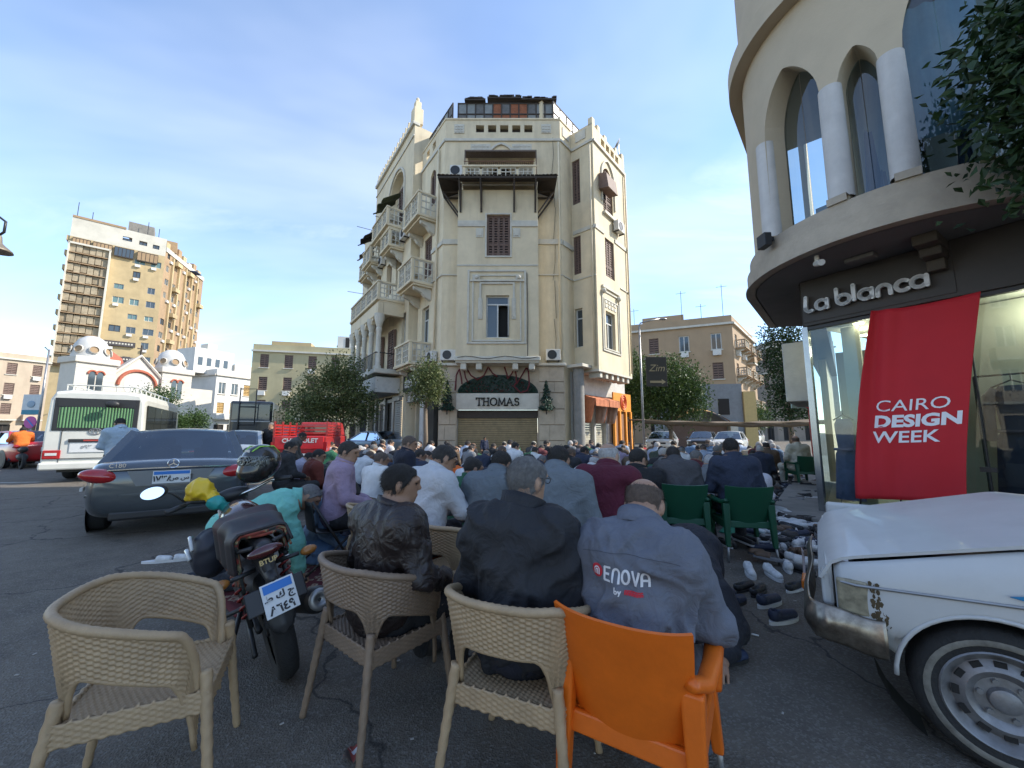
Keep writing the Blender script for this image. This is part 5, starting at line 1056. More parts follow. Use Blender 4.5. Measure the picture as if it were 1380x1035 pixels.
def wheel(parent, x, y, z, r=.31, w=.2, rim=None, name='wheel'):
    side = 1 if x > 0 else -1
    M = Matrix.Translation((x, y, z)) @ Matrix.Rotation(R(90) * side, 4, 'Y')
    k = r; b = MB(); b.lathe([(k * .62, -w / 2), (k * .9, -w / 2), (k * .985, -w * .36), (k, -w * .2), (k, w * .2), (k * .985, w * .36), (k * .9, w / 2), (k * .64, w / 2 - .005), (k * .62, w * .25)], 28, M)
    t = b.build(name, M_TYRE, parent, smooth=True, ang=35)
    b = MB(); b.lathe([(k * .63, w * .46), (k * .58, w * .4), (k * .52, w * .2), (k * .2, w * .24), (k * .16, w * .3), (0, w * .3)], 24, M)
    for i in range(5): a = 2 * math.pi * i / 5; b.bar(M @ Vector((k * .15 * math.cos(a), k * .15 * math.sin(a), w * .33)), M @ Vector((k * .58 * math.cos(a), k * .58 * math.sin(a), w * .42)), .05, .03, up=M.to_3x3() @ Vector((0, 0, 1)))
    b.build('rim', rim or M_RIM, t, smooth=True, ang=30); return t
def plate(parent, c, w, h, xd, ud, nd, top=None, num='', lets='', size=None, order=True):
    xd, ud, nd, c = Vector(xd), Vector(ud), Vector(nd), Vector(c)
    def bx(x0, x1, y0, y1, d0, d1, nm, mt, pr):
        b = MB(); P = lambda x, y, d: c + xd * x + ud * y + nd * d
        b.hexa([P(x0, y0, d0), P(x1, y0, d0), P(x1, y0, d1), P(x0, y0, d1), P(x0, y1, d0), P(x1, y1, d0), P(x1, y1, d1), P(x0, y1, d1)]); return b.build(nm, mt, pr)
    p = bx(-w / 2, w / 2, -h / 2, h / 2, 0, .008, 'number_plate', M_PLATE, parent)
    if top: bx(-w / 2 + .01, w / 2 - .01, h / 2 - h * .30, h / 2 - .008, .008, .010, 'plate_band', top, p)
    return p
def car(name, label, cat, pos, az, dims, col, group=None, seats=True, rr=.31, lamp=True):
    """dims: (length, width, hood z, deck z, roof z, belt z, rear overhang, wheelbase, cabin rear base y, roof rear y, roof front y, windscreen base y)"""
    L_, W_, zh, zd, zr, zb, ro, wbse, yrb, yrr, yfr, yfb = dims
    root = thing(name, label, cat, pos, -az, group); mt = col; hw = W_ / 2; y0 = -ro; y1 = L_ - ro
    st = []      # stations: y, half width scale, bottom z, top z
    for y, ws, b0, tz in ((y0, .80, .42, zd - .24), (y0 + .03, .86, .30, zd - .10), (y0 + .16, .95, .24, zd), (y0 + .5, 1, .22, zd + .01), (yrb + .05, 1, .2, zb + .005), ((yrb + yfb) / 2, 1, .2, zb), (yfb - .05, 1, .2, zb), (yfb + .4, .99, .2, (zb + zh) / 2 + .02), (y1 - .45, .97, .22, zh), (y1 - .14, .9, .25, zh - .08), (y1 - .02, .8, .32, zh - .2), (y1, .74, .42, zh - .3)): st.append((y, ws * hw, b0, tz))
    b = MB(); k = 0; rings = []
    for y, w, b0, tz in st:
        pr = [(0, b0), (w * .8, b0), (w * .97, b0 + .1), (w, b0 + (tz - b0) * .45), (w * .985, b0 + (tz - b0) * .72), (w * .95, tz - .05), (w * .86, tz), (0, tz + .025)]
        rings.append([Vector((x, y, z)) for x, z in pr] + [Vector((-x, y, z)) for x, z in reversed(pr[1:-1])])
    n = len(rings[0]); vs = [p for r_ in rings for p in r_]; fs = []
    for i in range(len(rings) - 1):
        for j in range(n): fs.append((i * n + j, i * n + (j + 1) % n, (i + 1) * n + (j + 1) % n, (i + 1) * n + j))
    fs.append(tuple(range(n))); fs.append(tuple((len(rings) - 1) * n + j for j in range(n - 1, -1, -1)))
    b.add(vs, fs); body = b.build('body', mt, root, smooth=True, subs=2)
    wb_, wr_ = hw * .86, hw * .66
    # roof and pillars
    b = MB(); b.sheet(lambda u, v: (wr_ * (2 * u - 1) * (1 + .04 * math.sin(math.pi * v)), yrr + (yfr - yrr) * v, zr - .045 * (2 * u - 1) ** 2 - .05 * (2 * v - 1) ** 2), 10, 10, .03); b.build('roof', mt, root, smooth=True)
    ro_z = zr - .085
    for s in (-1, 1):
        for A_, B_, w_, h_ in (((s * wb_, yrb, zb - .03), (s * wr_, yrr + .03, ro_z + .03), .09, .16), ((s * wb_, yfb, zb - .03), (s * wr_, yfr - .02, ro_z + .03), .055, .07), ((s * wr_, yrr, ro_z + .02), (s * wr_, yfr, ro_z + .02), .05, .07)):
            b = MB(); b.bar(A_, B_, w_, h_, up=(s, 0, .4)); b.build('pillar', mt, root, bevel=.02)
    for s in (-1, 1): b = MB(); ym = (yrb + yfb) / 2 - .05; b.bar((s * wb_, ym, zb - .03), (s * wr_, ym + .05, ro_z + .02), .05, .09, up=(s, 0, .4)); b.build('door_pillar', M_TRIMB, root)
    def pane(nm, A, B, C, D, bow=0.):
        A, B, C, D = map(Vector, (A, B, C, D)); b = MB(); nn = (B - A).cross(D - A).normalized()
        b.grid(lambda u, v: (A * (1 - u) + B * u) * (1 - v) + (D * (1 - u) + C * u) * v + nn * bow * (1 - (2 * u - 1) ** 2), 8, 4); return b.build(nm, M_CARG, root, smooth=True, fixn=False)
    pane('rear_window', (-wb_ + .03, yrb - .02, zb - .0), (wb_ - .03, yrb - .02, zb), (wr_ - .03, yrr + .02, ro_z + .06), (-wr_ + .03, yrr + .02, ro_z + .06), .05)
    pane('windscreen', (wb_, yfb + .02, zb), (-wb_, yfb + .02, zb), (-wr_, yfr, ro_z + .05), (wr_, yfr, ro_z + .05), .05)
    for s in (-1, 1): pane('side_window', (s * wb_, yrb + .1, zb), (s * wb_, yfb - .1, zb), (s * wr_, yfr - .05, ro_z), (s * wr_, yrr + .1, ro_z))
    if seats:
        b = MB()
        for x, y in ((-.38, yrb + .55), (.38, yrb + .55), (-.38, yfb - .75), (.38, yfb - .75)): b.box((x, y, zb - .05), (.46, .16, .5)); b.box((x, y, zb + .27), (.26, .1, .17))
        b.box((0, (yrb + yfb) / 2, zb - .25), (W_ * .8, yfb - yrb - .2, .1)); b.build('seat', M_SEAT, root, bevel=.04)
    for x in (-1, 1):
        for y in (0, wbse): 
            wheel(root, x * (hw - .10), y, rr, rr)
            b = MB(); b.lathe([(rr + .07, 0), (rr - .02, .012), (0, .012)], 24, Matrix.Translation((x * (hw - .004), y, rr + .02)) @ Matrix.Rotation(R(90) * x, 4, 'Y')); b.build('wheel_arch', M_TRIMB, root)
    if lamp:
        for x in (-1, 1):
            b = MB(); b.ell((x * hw * .74, y1 - .12, zh - .17), (.17, .09, .07), 12, 8); b.build('headlight', M_WLENS, root, smooth=True)
            b = MB(); b.ell((x * hw * .80, y0 + .13, zd - .17), (.17, .1, .09), 12, 8); b.build('tail_light', M_REDL, root, smooth=True)
        b = MB(); b.box((0, y1 - .03, zh - .22), (W_ * .5, .08, .1)); b.box((0, y1 - .03, .42), (W_ * .6, .08, .14)); b.build('grille', M_TRIMB, root)
        b = MB(); b.box((0, y1 - .0, .5), (.36, .03, .12)); b.build('number_plate', M_PLATE, root); b = MB(); b.box((0, y0 + .02, zd - .3), (.36, .06, .16)); b.build('number_plate', M_PLATE, root)
    for x in (-1, 1): b = MB(); b.ell((x * (hw + .06), yfb - .25, zb + .04), (.1, .06, .07), 10, 6); b.build('side_mirror', mt, root, smooth=True)
    return root
SED = lambda L=4.4, W=1.76: (L, W, .92, 1.02, 1.44, .95, .92, 2.6, -.28, .38, 1.75, 2.5)
SUV = (4.4, 1.82, 1.02, 1.15, 1.64, 1.08, .8, 2.6, -.62, -.30, 1.75, 2.45)
# --- grey saloon in the middle left (rear view)
MCOL = paint('graphite', (.085, .098, .108), .25, .8, .55)
mz_ = car('grey_saloon', 'metallic grey saloon parked with its rear towards the prayer crowd', 'car', (-5.33, 6.31, 0), R(-36), (4.62, 1.84, .90, 1.0, 1.44, .95, .98, 2.84, -.40, .34, 1.85, 2.75), MCOL, lamp=False, rr=.32)
for s in (-1, 1):
    b = MB(); b.ell((s * .70, -.875, .815), (.235, .14, .10), 20, 12, Matrix.Rotation(R(-s * 14), 3, 'Z') @ Matrix.Rotation(R(-s * 12), 3, 'Y')); b.build('tail_light', M_REDL, mz_, smooth=True)
    b = MB(); b.ell((s * .70, -.945, .80), (.12, .06, .018), 14, 8, Matrix.Rotation(R(-s * 14), 3, 'Z')); b.build('lamp_strip', mat('lamp_strip', (.5, .08, .06), .2, coat=.5), mz_, smooth=True)
b = MB(); b.grid(lambda u, v: ((2 * u - 1) * .66, -.985 + .04 * (2 * u - 1) ** 2, .905 + .014 * v - .015 * (2 * u - 1) ** 2), 20, 1); q = b.build('chrome_strip', M_CHROME, mz_); q.modifiers.new('solid', 'SOLIDIFY').thickness = .03
b = MB(); b.prism([(-.46, -1.0, .88), (.46, -1.0, .88), (.36, -1.0, .68), (-.36, -1.0, .68)], (0, 0, 0), (0, .08, 0)); b.build('plate_recess', mat('recess_grey', (.16, .17, .18), .4, metal=.5, var=.05), mz_)
pl = plate(mz_, (0, -1.003, .785), .40, .17, (1, 0, 0), (0, 0, 1), (0, -1, 0), M_BLUEP)
text_on('١٧٣٨', .10, M_INK, pl, (-.095, -1.016, .762), (1, 0, 0), (0, 0, 1), extrude=.001, bold=.003); text_on('ص س أ', .075, M_INK, pl, (.1, -1.016, .765), (1, 0, 0), (0, 0, 1), extrude=.001, bold=.002)
text_on('C180', .075, M_CHROME, mz_, (-.56, -.975, .955), (1, 0, 0), (0, 0, 1), extrude=.006, name='badge_lettering')
b = MB(); b.tube([(.06 * math.cos(a), -.985, .965 + .06 * math.sin(a)) for a in [2 * math.pi * k / 18 for k in range(18)]], .008, 6, closed=True)
for k in range(3): a = R(90 + 120 * k); b.bar((0, -.985, .965), (.058 * math.cos(a), -.985, .965 + .058 * math.sin(a)), .012, .01)
b.build('star_emblem', M_CHROME, mz_)
b = MB(); b.grid(lambda u, v: ((2 * u - 1) * .86, -1.0 + .17 * (2 * u - 1) ** 4, .58 - .03 * v), 20, 1); q = b.build('bumper_crease', MCOL, mz_); q.modifiers.new('solid', 'SOLIDIFY').thickness = .04
b = MB(); b.box((0, -.86, .30), (1.2, .2, .12)); b.build('rear_diffuser', M_TRIMB, mz_, bevel=.03)
b = MB(); b.box((-.98, -.35, .62), (.03, .12, .05)); b.build('reflector', M_WLENS, mz_)
# --- white minibus
BW = paint('bus_white', (.60, .595, .54), .35, .4)
bus = thing('minibus', 'white minibus with green curtained rear window and roof rack', 'bus', (-12.05, 11.25, 0), R(33))
Lb, Wb, Hb = 6.3, 2.03, 2.62
def bus_sec(y, w, zt, zb=.36): return [Vector((x, y, z)) for x, z in ((-w * .94, zb), (w * .94, zb), (w, zb + .15), (w, 1.3), (w * .965, zt - .25), (w * .88, zt - .05), (w * .6, zt), (-w * .6, zt), (-w * .88, zt - .05), (-w * .965, zt - .25), (-w, 1.3), (-w, zb + .15))]
st = [(0, .97, 2.5), (.04, 1.0, 2.58), (.3, 1.015, 2.62), (Lb - .8, 1.015, 2.62), (Lb - .3, 1.0, 2.3), (Lb, .95, 1.4)]
b = MB(); rg = [bus_sec(y, w, zt) for y, w, zt in st]; n = 12; vs = [p for r_ in rg for p in r_]; fs = [(i * n + j, i * n + (j + 1) % n, (i + 1) * n + (j + 1) % n, (i + 1) * n + j) for i in range(5) for j in range(n)] + [tuple(range(n)), tuple(5 * n + j for j in range(n))]
b.add(vs, fs); b.build('body', BW, bus, bevel=.03)
b = MB(); b.box((0, -.008, 1.90), (1.74, .03, .92)); b.build('rear_window', M_TRIMB, bus, bevel=.06)
cur = MB(); cur.grid(lambda u, v: (-.76 + 1.52 * u, -.028 + .008 * math.sin(u * 150), 1.52 + .60 * v + (.0 if v < .5 else -.03 * (2 * u - 1) ** 2)), 150, 4); cur.build('green_curtain', mat('green_curtain', (.10, .23, .10), .7, var=.12), bus, smooth=True, fixn=False)
b = MB(); b.box((0, -.03, 2.22), (1.6, .012, .2)); b.build('dark_visor', M_TRIMB, bus)
b = MB(); b.tube([(.3, -.04, 2.3), (.35, -.2, 2.24)], .02, 6); b.ell((.33, -.24, 2.2), (.16, .06, .1), 12, 8); b.build('rear_mirror', M_TRIMB, bus, smooth=True)
b = MB(); b.box((0, -.02, 1.16), (1.02, .04, .09)); b.build('handle_bar', M_TRIMB, bus); b = MB(); b.box((0, -.045, 1.165), (.42, .012, .04)); b.build('reflector', M_REDL, bus)
pl = plate(bus, (0, -.012, .98), .95, .30, (1, 0, 0), (0, 0, 1), (0, -1, 0)); text_on('٥٩٣ ط ن', .14, mat('faded_ink', (.3, .3, .3), .7, var=0), pl, (0, -.028, .98), (1, 0, 0), (0, 0, 1), extrude=.001, bold=.003)
b = MB(); b.tube([(.13 * math.cos(a), -.015, 1.42 + .085 * math.sin(a)) for a in [2 * math.pi * k / 18 for k in range(18)]], .012, 6, closed=True); b.tube([(.045 * math.cos(a), -.015, 1.42 + .08 * math.sin(a)) for a in [2 * math.pi * k / 14 for k in range(14)]], .01, 6, closed=True); b.tube([(.09 * math.cos(a), -.015, 1.455 + .03 * math.sin(a)) for a in [2 * math.pi * k / 14 for k in range(14)]], .01, 6, closed=True); b.build('oval_emblem', M_STEEL, bus)
for x in (-.8, .8): b = MB(); b.box((x, -.01, .78), (.34, .07, .24)); q = b.build('tail_light', M_REDL, bus, bevel=.02); b = MB(); b.box((x, -.05, .79), (.22, .012, .07)); b.build('lens', M_WLENS, q)
b = MB(); b.box((0, -.03, .46), (2.02, .14, .2)); b.build('bumper', BW, bus, bevel=.04); b = MB(); b.box((0, -.02, .665), (1.9, .02, .015)); b.box((-.66, -.006, 1.0), (.012, .02, .9)); b.box((.66, -.006, 1.0), (.012, .02, .9)); b.build('door_seam', M_TRIMB, bus)
for s in (-1, 1):
    for k in range(5):
        b = MB(); b.box((s * 1.012, .75 + k * 1.02, 1.83), (.03, .96, .78)); q = b.build('side_window', mat('dark_bus_glass', (.02, .024, .022), .08, var=0, spec=.8), bus, bevel=.02)
    b = MB(); b.box((s * 1.02, 2.7, 1.3), (.012, 5.2, .03)); b.build('side_trim', M_TRIMB, bus)
b = MB()
for x in (-.72, .72): b.tube([(x, .15, 2.75), (x, 5.2, 2.75)], .022, 6)
for k in range(9):
    y = .15 + k * .63
    for x in (-.72, .72): b.tube([(x, y, 2.6), (x, y, 2.75)], .018, 5)
b.tube([(-.72, .15, 2.75), (.72, .15, 2.75)], .022, 6)
for k in range(5): b.tube([(-.6 + .3 * k, .15, 2.6), (-.6 + .3 * k, .15, 2.75)], .016, 5)
b.build('roof_rack', BW, bus)
for x in (-.78, .78):
    for y in (1.5, 5.1): wheel(bus, x, y, .37, .37, .25)
b = MB(); b.box((0, .9, .33), (1.5, 1.2, .12)); b.build('underbody', M_TRIMB, bus)
# --- other cars
RED = paint('red', (.36, .012, .016)); car('red_saloon', 'bright red saloon passing left of the minibus', 'car', (-19.5, 16.0, 0), R(-70), SED(), RED)
car('silver_hatchback', 'pale silver blue car standing behind the grey saloon', 'car', (-8.7, 12.2, 0), R(-22), SED(4.3), paint('silver', (.34, .38, .41), .3, .6, .4))
car('black_saloon', 'black car between the silver car and the red pickup', 'car', (-9.6, 15.2, 0), R(-20), SED(), paint('black', (.02, .02, .022)))
car('dark_suv', 'dark estate car parked in front of the dark coach', 'car', (-10.6, 18.6, 0), R(-30), SUV, paint('darkblue', (.03, .035, .045)))
car('pale_blue_saloon', 'pale blue grey saloon seen beneath the leafy street tree', 'car', (-6.6, 21.2, 0), R(-60), SED(), paint('paleblue', (.33, .38, .42), .3, .5, .3))
GR = 'cars queued in the right hand street'
car('white_car', 'white saloon queued at the kerb side under the amber awning', 'car', (10.9, 27.8, 0), R(208), SED(), paint('white', (.6, .6, .58)), GR)
car('dark_blue_car', 'dark saloon facing the crowd in the right hand street', 'car', (15.2, 30.6, 0), R(214), SED(), paint('darkcar', (.05, .055, .065)), GR)
car('white_pink_car', 'white saloon facing the crowd nearest the boutique in the right hand street', 'car', (15.0, 26.5, 0), R(216), SED(), paint('white'), GR)
car('grey_car', 'grey saloon farthest back in the right hand street queue', 'car', (20.8, 36.5, 0), R(216), SED(), paint('grey', (.22, .23, .24), .3, .5, .4), GR)
car('pale_van', 'pale people carrier far down the right hand street', 'van', (25.5, 41.0, 0), R(218), SUV, paint('cream', (.45, .44, .4)), GR)
# --- dark coach
co = thing('coach', 'dark double deck coach parked beyond the red pickup', 'bus', (-17.8, 26.4, 0), R(25))
b = MB(); b.box((0, 4, 1.9), (2.5, 8, 3.2)); b.build('body', paint('coach_black', (.018, .02, .023)), co, bevel=.15, seg=3)
b = MB(); b.box((0, -.02, 2.75), (2.2, .06, 1.1)); b.build('rear_window', M_GLASS, co, bevel=.1); b = MB(); b.box((0, -.05, 2.12), (2.25, .04, .1)); b.build('silver_band', M_STEEL, co, bevel=.02)
for k in range(4): b = MB(); b.box((1.26, 1.2 + 1.8 * k, 2.5), (.03, 1.6, .9)); b.build('side_window', mat('coach_side_glass', (.07, .04, .03), .2, var=.3), co)
for x in (-1.1, 1.1):
    for y in (1.6, 6.4): wheel(co, x, y, .48, .48, .3)
    b = MB(); b.box((x * .85, -.04, .9), (.2, .04, .4)); b.build('tail_light', M_REDL, co)
# --- red pickup with slatted bed
pk = thing('red_pickup', 'red pickup truck with lettered tailgate and raised bed guards', 'pickup truck', (-6.95, 12.9, 0), R(14))
PR = paint('pickup_red', (.36, .02, .018), .4, .3)
b = MB(); b.box((0, 1.0, .98), (1.62, 2.5, .56)); b.box((0, 2.9, .95), (1.6, 1.5, .6)); b.build('bed', PR, pk, bevel=.04)
b = MB(); b.hexa([Vector(p) for p in ((-.78, 2.35, 1.26), (.78, 2.35, 1.26), (.78, 3.6, 1.26), (-.78, 3.6, 1.26), (-.68, 2.4, 1.78), (.68, 2.4, 1.78), (.68, 3.2, 1.78), (-.68, 3.2, 1.78))]); b.build('cab', PR, pk, bevel=.05); b = MB(); b.box((0, 2.37, 1.5), (1.1, .04, .34)); b.build('rear_window', M_GLASS, pk, bevel=.03)
tg = MB(); tg.box((0, -.27, 1.06), (1.45, .06, .42)); tg = tg.build('tailgate', paint('bright_red', (.56, .015, .018), .35, .5), pk, bevel=.02); text_on('CHEVROLET', .19, M_WLENS, tg, (.02, -.305, 1.12), (1, 0, 0), (0, 0, 1), extrude=.003, bold=.006)
b = MB(); b.box((.45, -.304, 1.12), (.12, .004, .045)); 
for x in (-.77, .77): b = MB(); b.box((x, -.26, .95), (.1, .08, .26)); b.build('tail_light', M_REDL, pk)
b = MB(); b.box((0, -.36, .62), (1.6, .12, .14)); b.build('bumper', PR, pk, bevel=.02); b = MB(); b.box((.1, -.43, .65), (.42, .02, .13)); b.build('number_plate', M_PLATE, pk)
for s in (-1, 1):
    for k in range(4): b = MB(); b.box((s * .8, 1.0, 1.32 + .1 * k), (.03, 2.4, .06)); b.build('guard_slat', PR, pk)
    for y in (-.18, .6, 1.4, 2.2): b = MB(); b.box((s * .78, y, 1.5), (.05, .05, .5)); b.build('guard_post', PR, pk)
for k in range(3): b = MB(); b.box((0, 2.26, 1.36 + .13 * k), (1.5, .03, .07)); b.build('guard_slat', PR, pk)
for x in (-.7, .7):
    for y in (.6, 3.3): wheel(pk, x, y, .34, .34)
b = MB(); b.box((0, 1.6, .55), (1.1, 3.6, .2)); b.build('chassis', M_TRIMB, pk)
# ---------------------------------------------------------------- battered white pickup, near right
HN = Vector((-.788, .616)); HL = Vector((.616, .788))        # forward, towards the far side
wpk = thing('white_pickup', 'battered white pickup with bent chrome bumper parked beside the red banner', 'pickup truck', (1.64, 2.07, 0), math.atan2(-HN.x, HN.y))
# local: +Y forward (y=0 at the front corner), +X is towards vehicle's right: HL = far side -> local +X
WPW = paint('old_white', (.50, .50, .485), .5, .15)
FW_ = 1.55
def topz(s): return .735 + .26 * min(s, .9) - .06 * max(0, s - .9)      # crease height by distance s behind the front
WAx, WAr = .52, .33
def side_profile(s):      # lower edge of the wing sheet metal
    d = s - WAx
    if abs(d) < WAr: return .30 + math.sqrt(max(0, WAr ** 2 - d * d)) * .98
    return .42 if s < WAx else .30
b = MB(); ss = [0, .03, .07, .1, .132] + [WAx - WAr + .008 + 2 * (WAr - .008) * .5 * (1 - math.cos(math.pi * k / 24)) for k in range(25)] + [WAx + WAr + .01, 1.1, 1.4, 1.8, 2.2]
def wing(k, v):
    s = ss[k]; lo, hi = side_profile(s), topz(s); z = lo + (hi - lo) * v
    bulge = .045 * math.sin(math.pi * min(1, max(0, (z - .3) / .55))) ** .8
    if z > hi - .1: bulge -= .03 * ((z - hi + .1) / .1) ** 2
    x = -.035 - bulge + .05 * math.exp(-s / .05) + (.03 if z < .45 else 0)
    return Vector((x + .03, -s, z))
NV = 14; vs = [wing(k, j / NV) for j in range(NV + 1) for k in range(len(ss))]; m = len(ss); fs = [(j * m + k, j * m + k + 1, (j + 1) * m + k + 1, (j + 1) * m + k) for j in range(NV) for k in range(m - 1)]
b.add(vs, fs); q = b.build('front_wing', WPW, wpk, smooth=True, ang=40); md = q.modifiers.new('solid', 'SOLIDIFY'); md.thickness = .012; md.offset = -1
# wheel-arch lip
b = MB(); b.tube([(-.045, -(WAx + WAr * math.cos(a)), .30 + WAr * .98 * math.sin(a)) for a in [math.pi * k / 24 for k in range(25)]], .010, 6); b.build('arch_lip', WPW, wpk, smooth=True)
# bonnet with a shut line gap
def bonnet(u, v):
    s = -.05 + 1.2 * v; x = .015 + (FW_ - .03) * u; crown_ = .024 * (1 - (2 * u - 1) ** 2)
    z = topz(max(0, s)) + .012 + crown_ - (.10 * math.exp(-(s + .05) / .028)) + .006 * math.exp(-((u - .5) / .2) ** 2)
    return Vector((x, -s, z))
b = MB(); b.sheet(bonnet, 24, 26, -.015); b.build('bonnet', WPW, wpk, smooth=True, ang=50)
b = MB(); b.box((FW_ / 2, .02, .66), (FW_ - .06, .03, .13)); b.build('nose_panel', WPW, wpk, bevel=.01)
b = MB(); b.box((FW_ / 2, -.0, .585), (FW_ - .1, .02, .19)); b.build('grille', M_TRIMB, wpk)
for k in range(4): b = MB(); b.box((FW_ / 2, .014, .52 + k * .045), (FW_ - .5, .012, .012)); b.build('grille_bar', M_CHROME, wpk)
for x in (.13, FW_ - .13):
    b = MB(); b.box((x, .03, .60), (.2, .05, .17)); b.build('headlight', M_WLENS, wpk, bevel=.015)
b = MB(); b.box((-.03, -.065, .60), (.03, .12, .16)); b.build('corner_lamp', mat('dirty_lens', (.25, .22, .15), .35, var=.5, scale=25, coat=.3), wpk, bevel=.01)
b = MB(); b.box((-.034, -.065, .505), (.03, .12, .025)); b.build('lamp_surround', M_CHROME, wpk)
# chrome bumper: straight face, wrapped and bent corner
def bump(u, v):
    if u < .25: t = u / .25; x, y = -.06 + .008 * math.sin(t * 5), -.17 + .23 * t
    elif u < .35: t = (u - .25) / .1; a = t * math.pi / 2; x, y = -.06 + .08 * (1 - math.cos(a)), .06 + .05 * math.sin(a)
    else: t = (u - .35) / .65; x, y = .02 + (FW_ - .0) * t, .11 + .006 * math.sin(t * 9)
    z = .38 + .17 * v; bul = .03 * math.sin(math.pi * v) + .003 * math.sin(v * 7 + u * 17)
    return Vector((x - (bul if u < .3 else 0), y + (bul if u >= .3 else 0), z - .03 * math.exp(-((u - .05) / .1) ** 2)))
b = MB(); b.sheet(bump, 70, 12, .008); b.build('bumper', mat('rusty_chrome', (.30, .26, .21), .34, metal=.85, var=.5, scale=14, stain=.95, stain_col=(.07, .04, .022)), wpk, smooth=True)
b = MB(); b.box((.55, .145, .46), (.16, .03, .06)); b.build('indicator', M_ORL, wpk, bevel=.01)
b = MB(); b.sheet(lambda u, v: Vector((.95 + .05 * math.sin(v * 5) + .1 * (u - .5), .150 + .015 * u, .56 - .22 * v)), 6, 10, .004); b.build('hanging_rag', mat('dirty_rag', (.42, .36, .34), .9, var=.3, scale=14), wpk, smooth=True)
# rust scar behind the lamp, blue flash and trim line
b = MB(); rs_ = random.Random(5)
for k in range(80):
    v = rs_.random(); yy = -.128 - .03 * rs_.random() - .06 * v * rs_.random() ** 2; zz = .68 - .2 * v; r_ = .002 + .007 * rs_.random() ** 2
    b.add([(-.0475 - .0004 * k / 80, yy + r_ * math.cos(a) * (.6 + .6 * rs_.random()), zz + 1.7 * r_ * math.sin(a)) for a in [2 * math.pi * i / 7 for i in range(7)]], [tuple(range(7))])
b.build('rust_scar', mat('rust_scar', (.085, .06, .03), .9, var=.5, scale=40), wpk)['kind'] = 'stuff'
b = MB(); b.tube([(-.040, -.02, topz(.02) - .075)] + [(-.049 - .002 * (k > 2), -.08 - .2 * k, .66 + .012 * k) for k in range(10)], .007, 6); b.build('trim_strip', M_STEEL, wpk)
b = MB(); b.sheet(lambda u, v: Vector((-.054, -.56 - .9 * u, .725 + .03 * u - (.016 * min(1, u * 12)) * (2 * v - 1))), 12, 2, .003); b.build('blue_stripe', mat('blue_stripe', (.01, .20, .42), .4, var=.05), wpk)
# cowl, wiper, windscreen, far wing and cab
b = MB(); b.sheet(lambda u, v: Vector((.02 + (FW_ - .04) * u, -1.165 - .3 * v, topz(1.16) + .03 + .05 * (1 - (2 * u - 1) ** 2) + .02 * v)), 12, 4, -.01); b.build('cowl', WPW, wpk, smooth=True)
for x in (.35, 1.05): b = MB(); b.sheet(lambda u, v: Vector((x + .34 * u, -1.22 - .12 * v, topz(1.16) + .042 + .05 * (1 - (2 * (x + .34 * u) / FW_ - 1) ** 2) + .008 * v)), 6, 2, .006); b.build('cowl_vent', M_TRIMB, wpk)
b = MB(); b.tube([(.5, -1.4, 1.06), (.85, -1.33, 1.08), (1.3, -1.36, 1.10)], .01, 6); b.build('wiper', M_TRIMB, wpk)
b = MB(); b.grid(lambda u, v: Vector((.08 + (FW_ - .16) * u + .06 * v * (1 - 2 * u), -1.46 - .38 * v + .05 * (1 - (2 * u - 1) ** 2), 1.03 + .45 * v)), 10, 4); b.build('windscreen', M_CARG, wpk, smooth=True, fixn=False)
b = MB(); b.tube([(.05, -1.44, 1.0), (.11, -1.84, 1.5), (FW_ - .11, -1.84, 1.5), (FW_ - .05, -1.44, 1.0)], .03, 8); b.tube([(.04, -1.45, 1.02), (FW_ - .04, -1.45, 1.02)], .016, 6); b.build('windscreen_frame', WPW, wpk)
b = MB(); b.box((FW_ / 2, -2.2, 1.52), (1.3, .9, .06)); b.box((FW_ / 2, -2.6, .98), (1.5, .1, 1.0)); b.build('cab', WPW, wpk, bevel=.03); b = MB(); b.box((FW_ / 2, -3.4, .75), (1.55, 1.7, .5)); b.build('bed', WPW, wpk, bevel=.03)
b = MB(); b.box((FW_ - .0, -.95, .62), (.05, 1.9, .42)); b.build('far_wing', WPW, wpk, bevel=.02); b = MB(); b.box((FW_ / 2, -.9, .55), (1.25, 1.6, .2)); b.build('engine_bay', M_TRIMB, wpk)
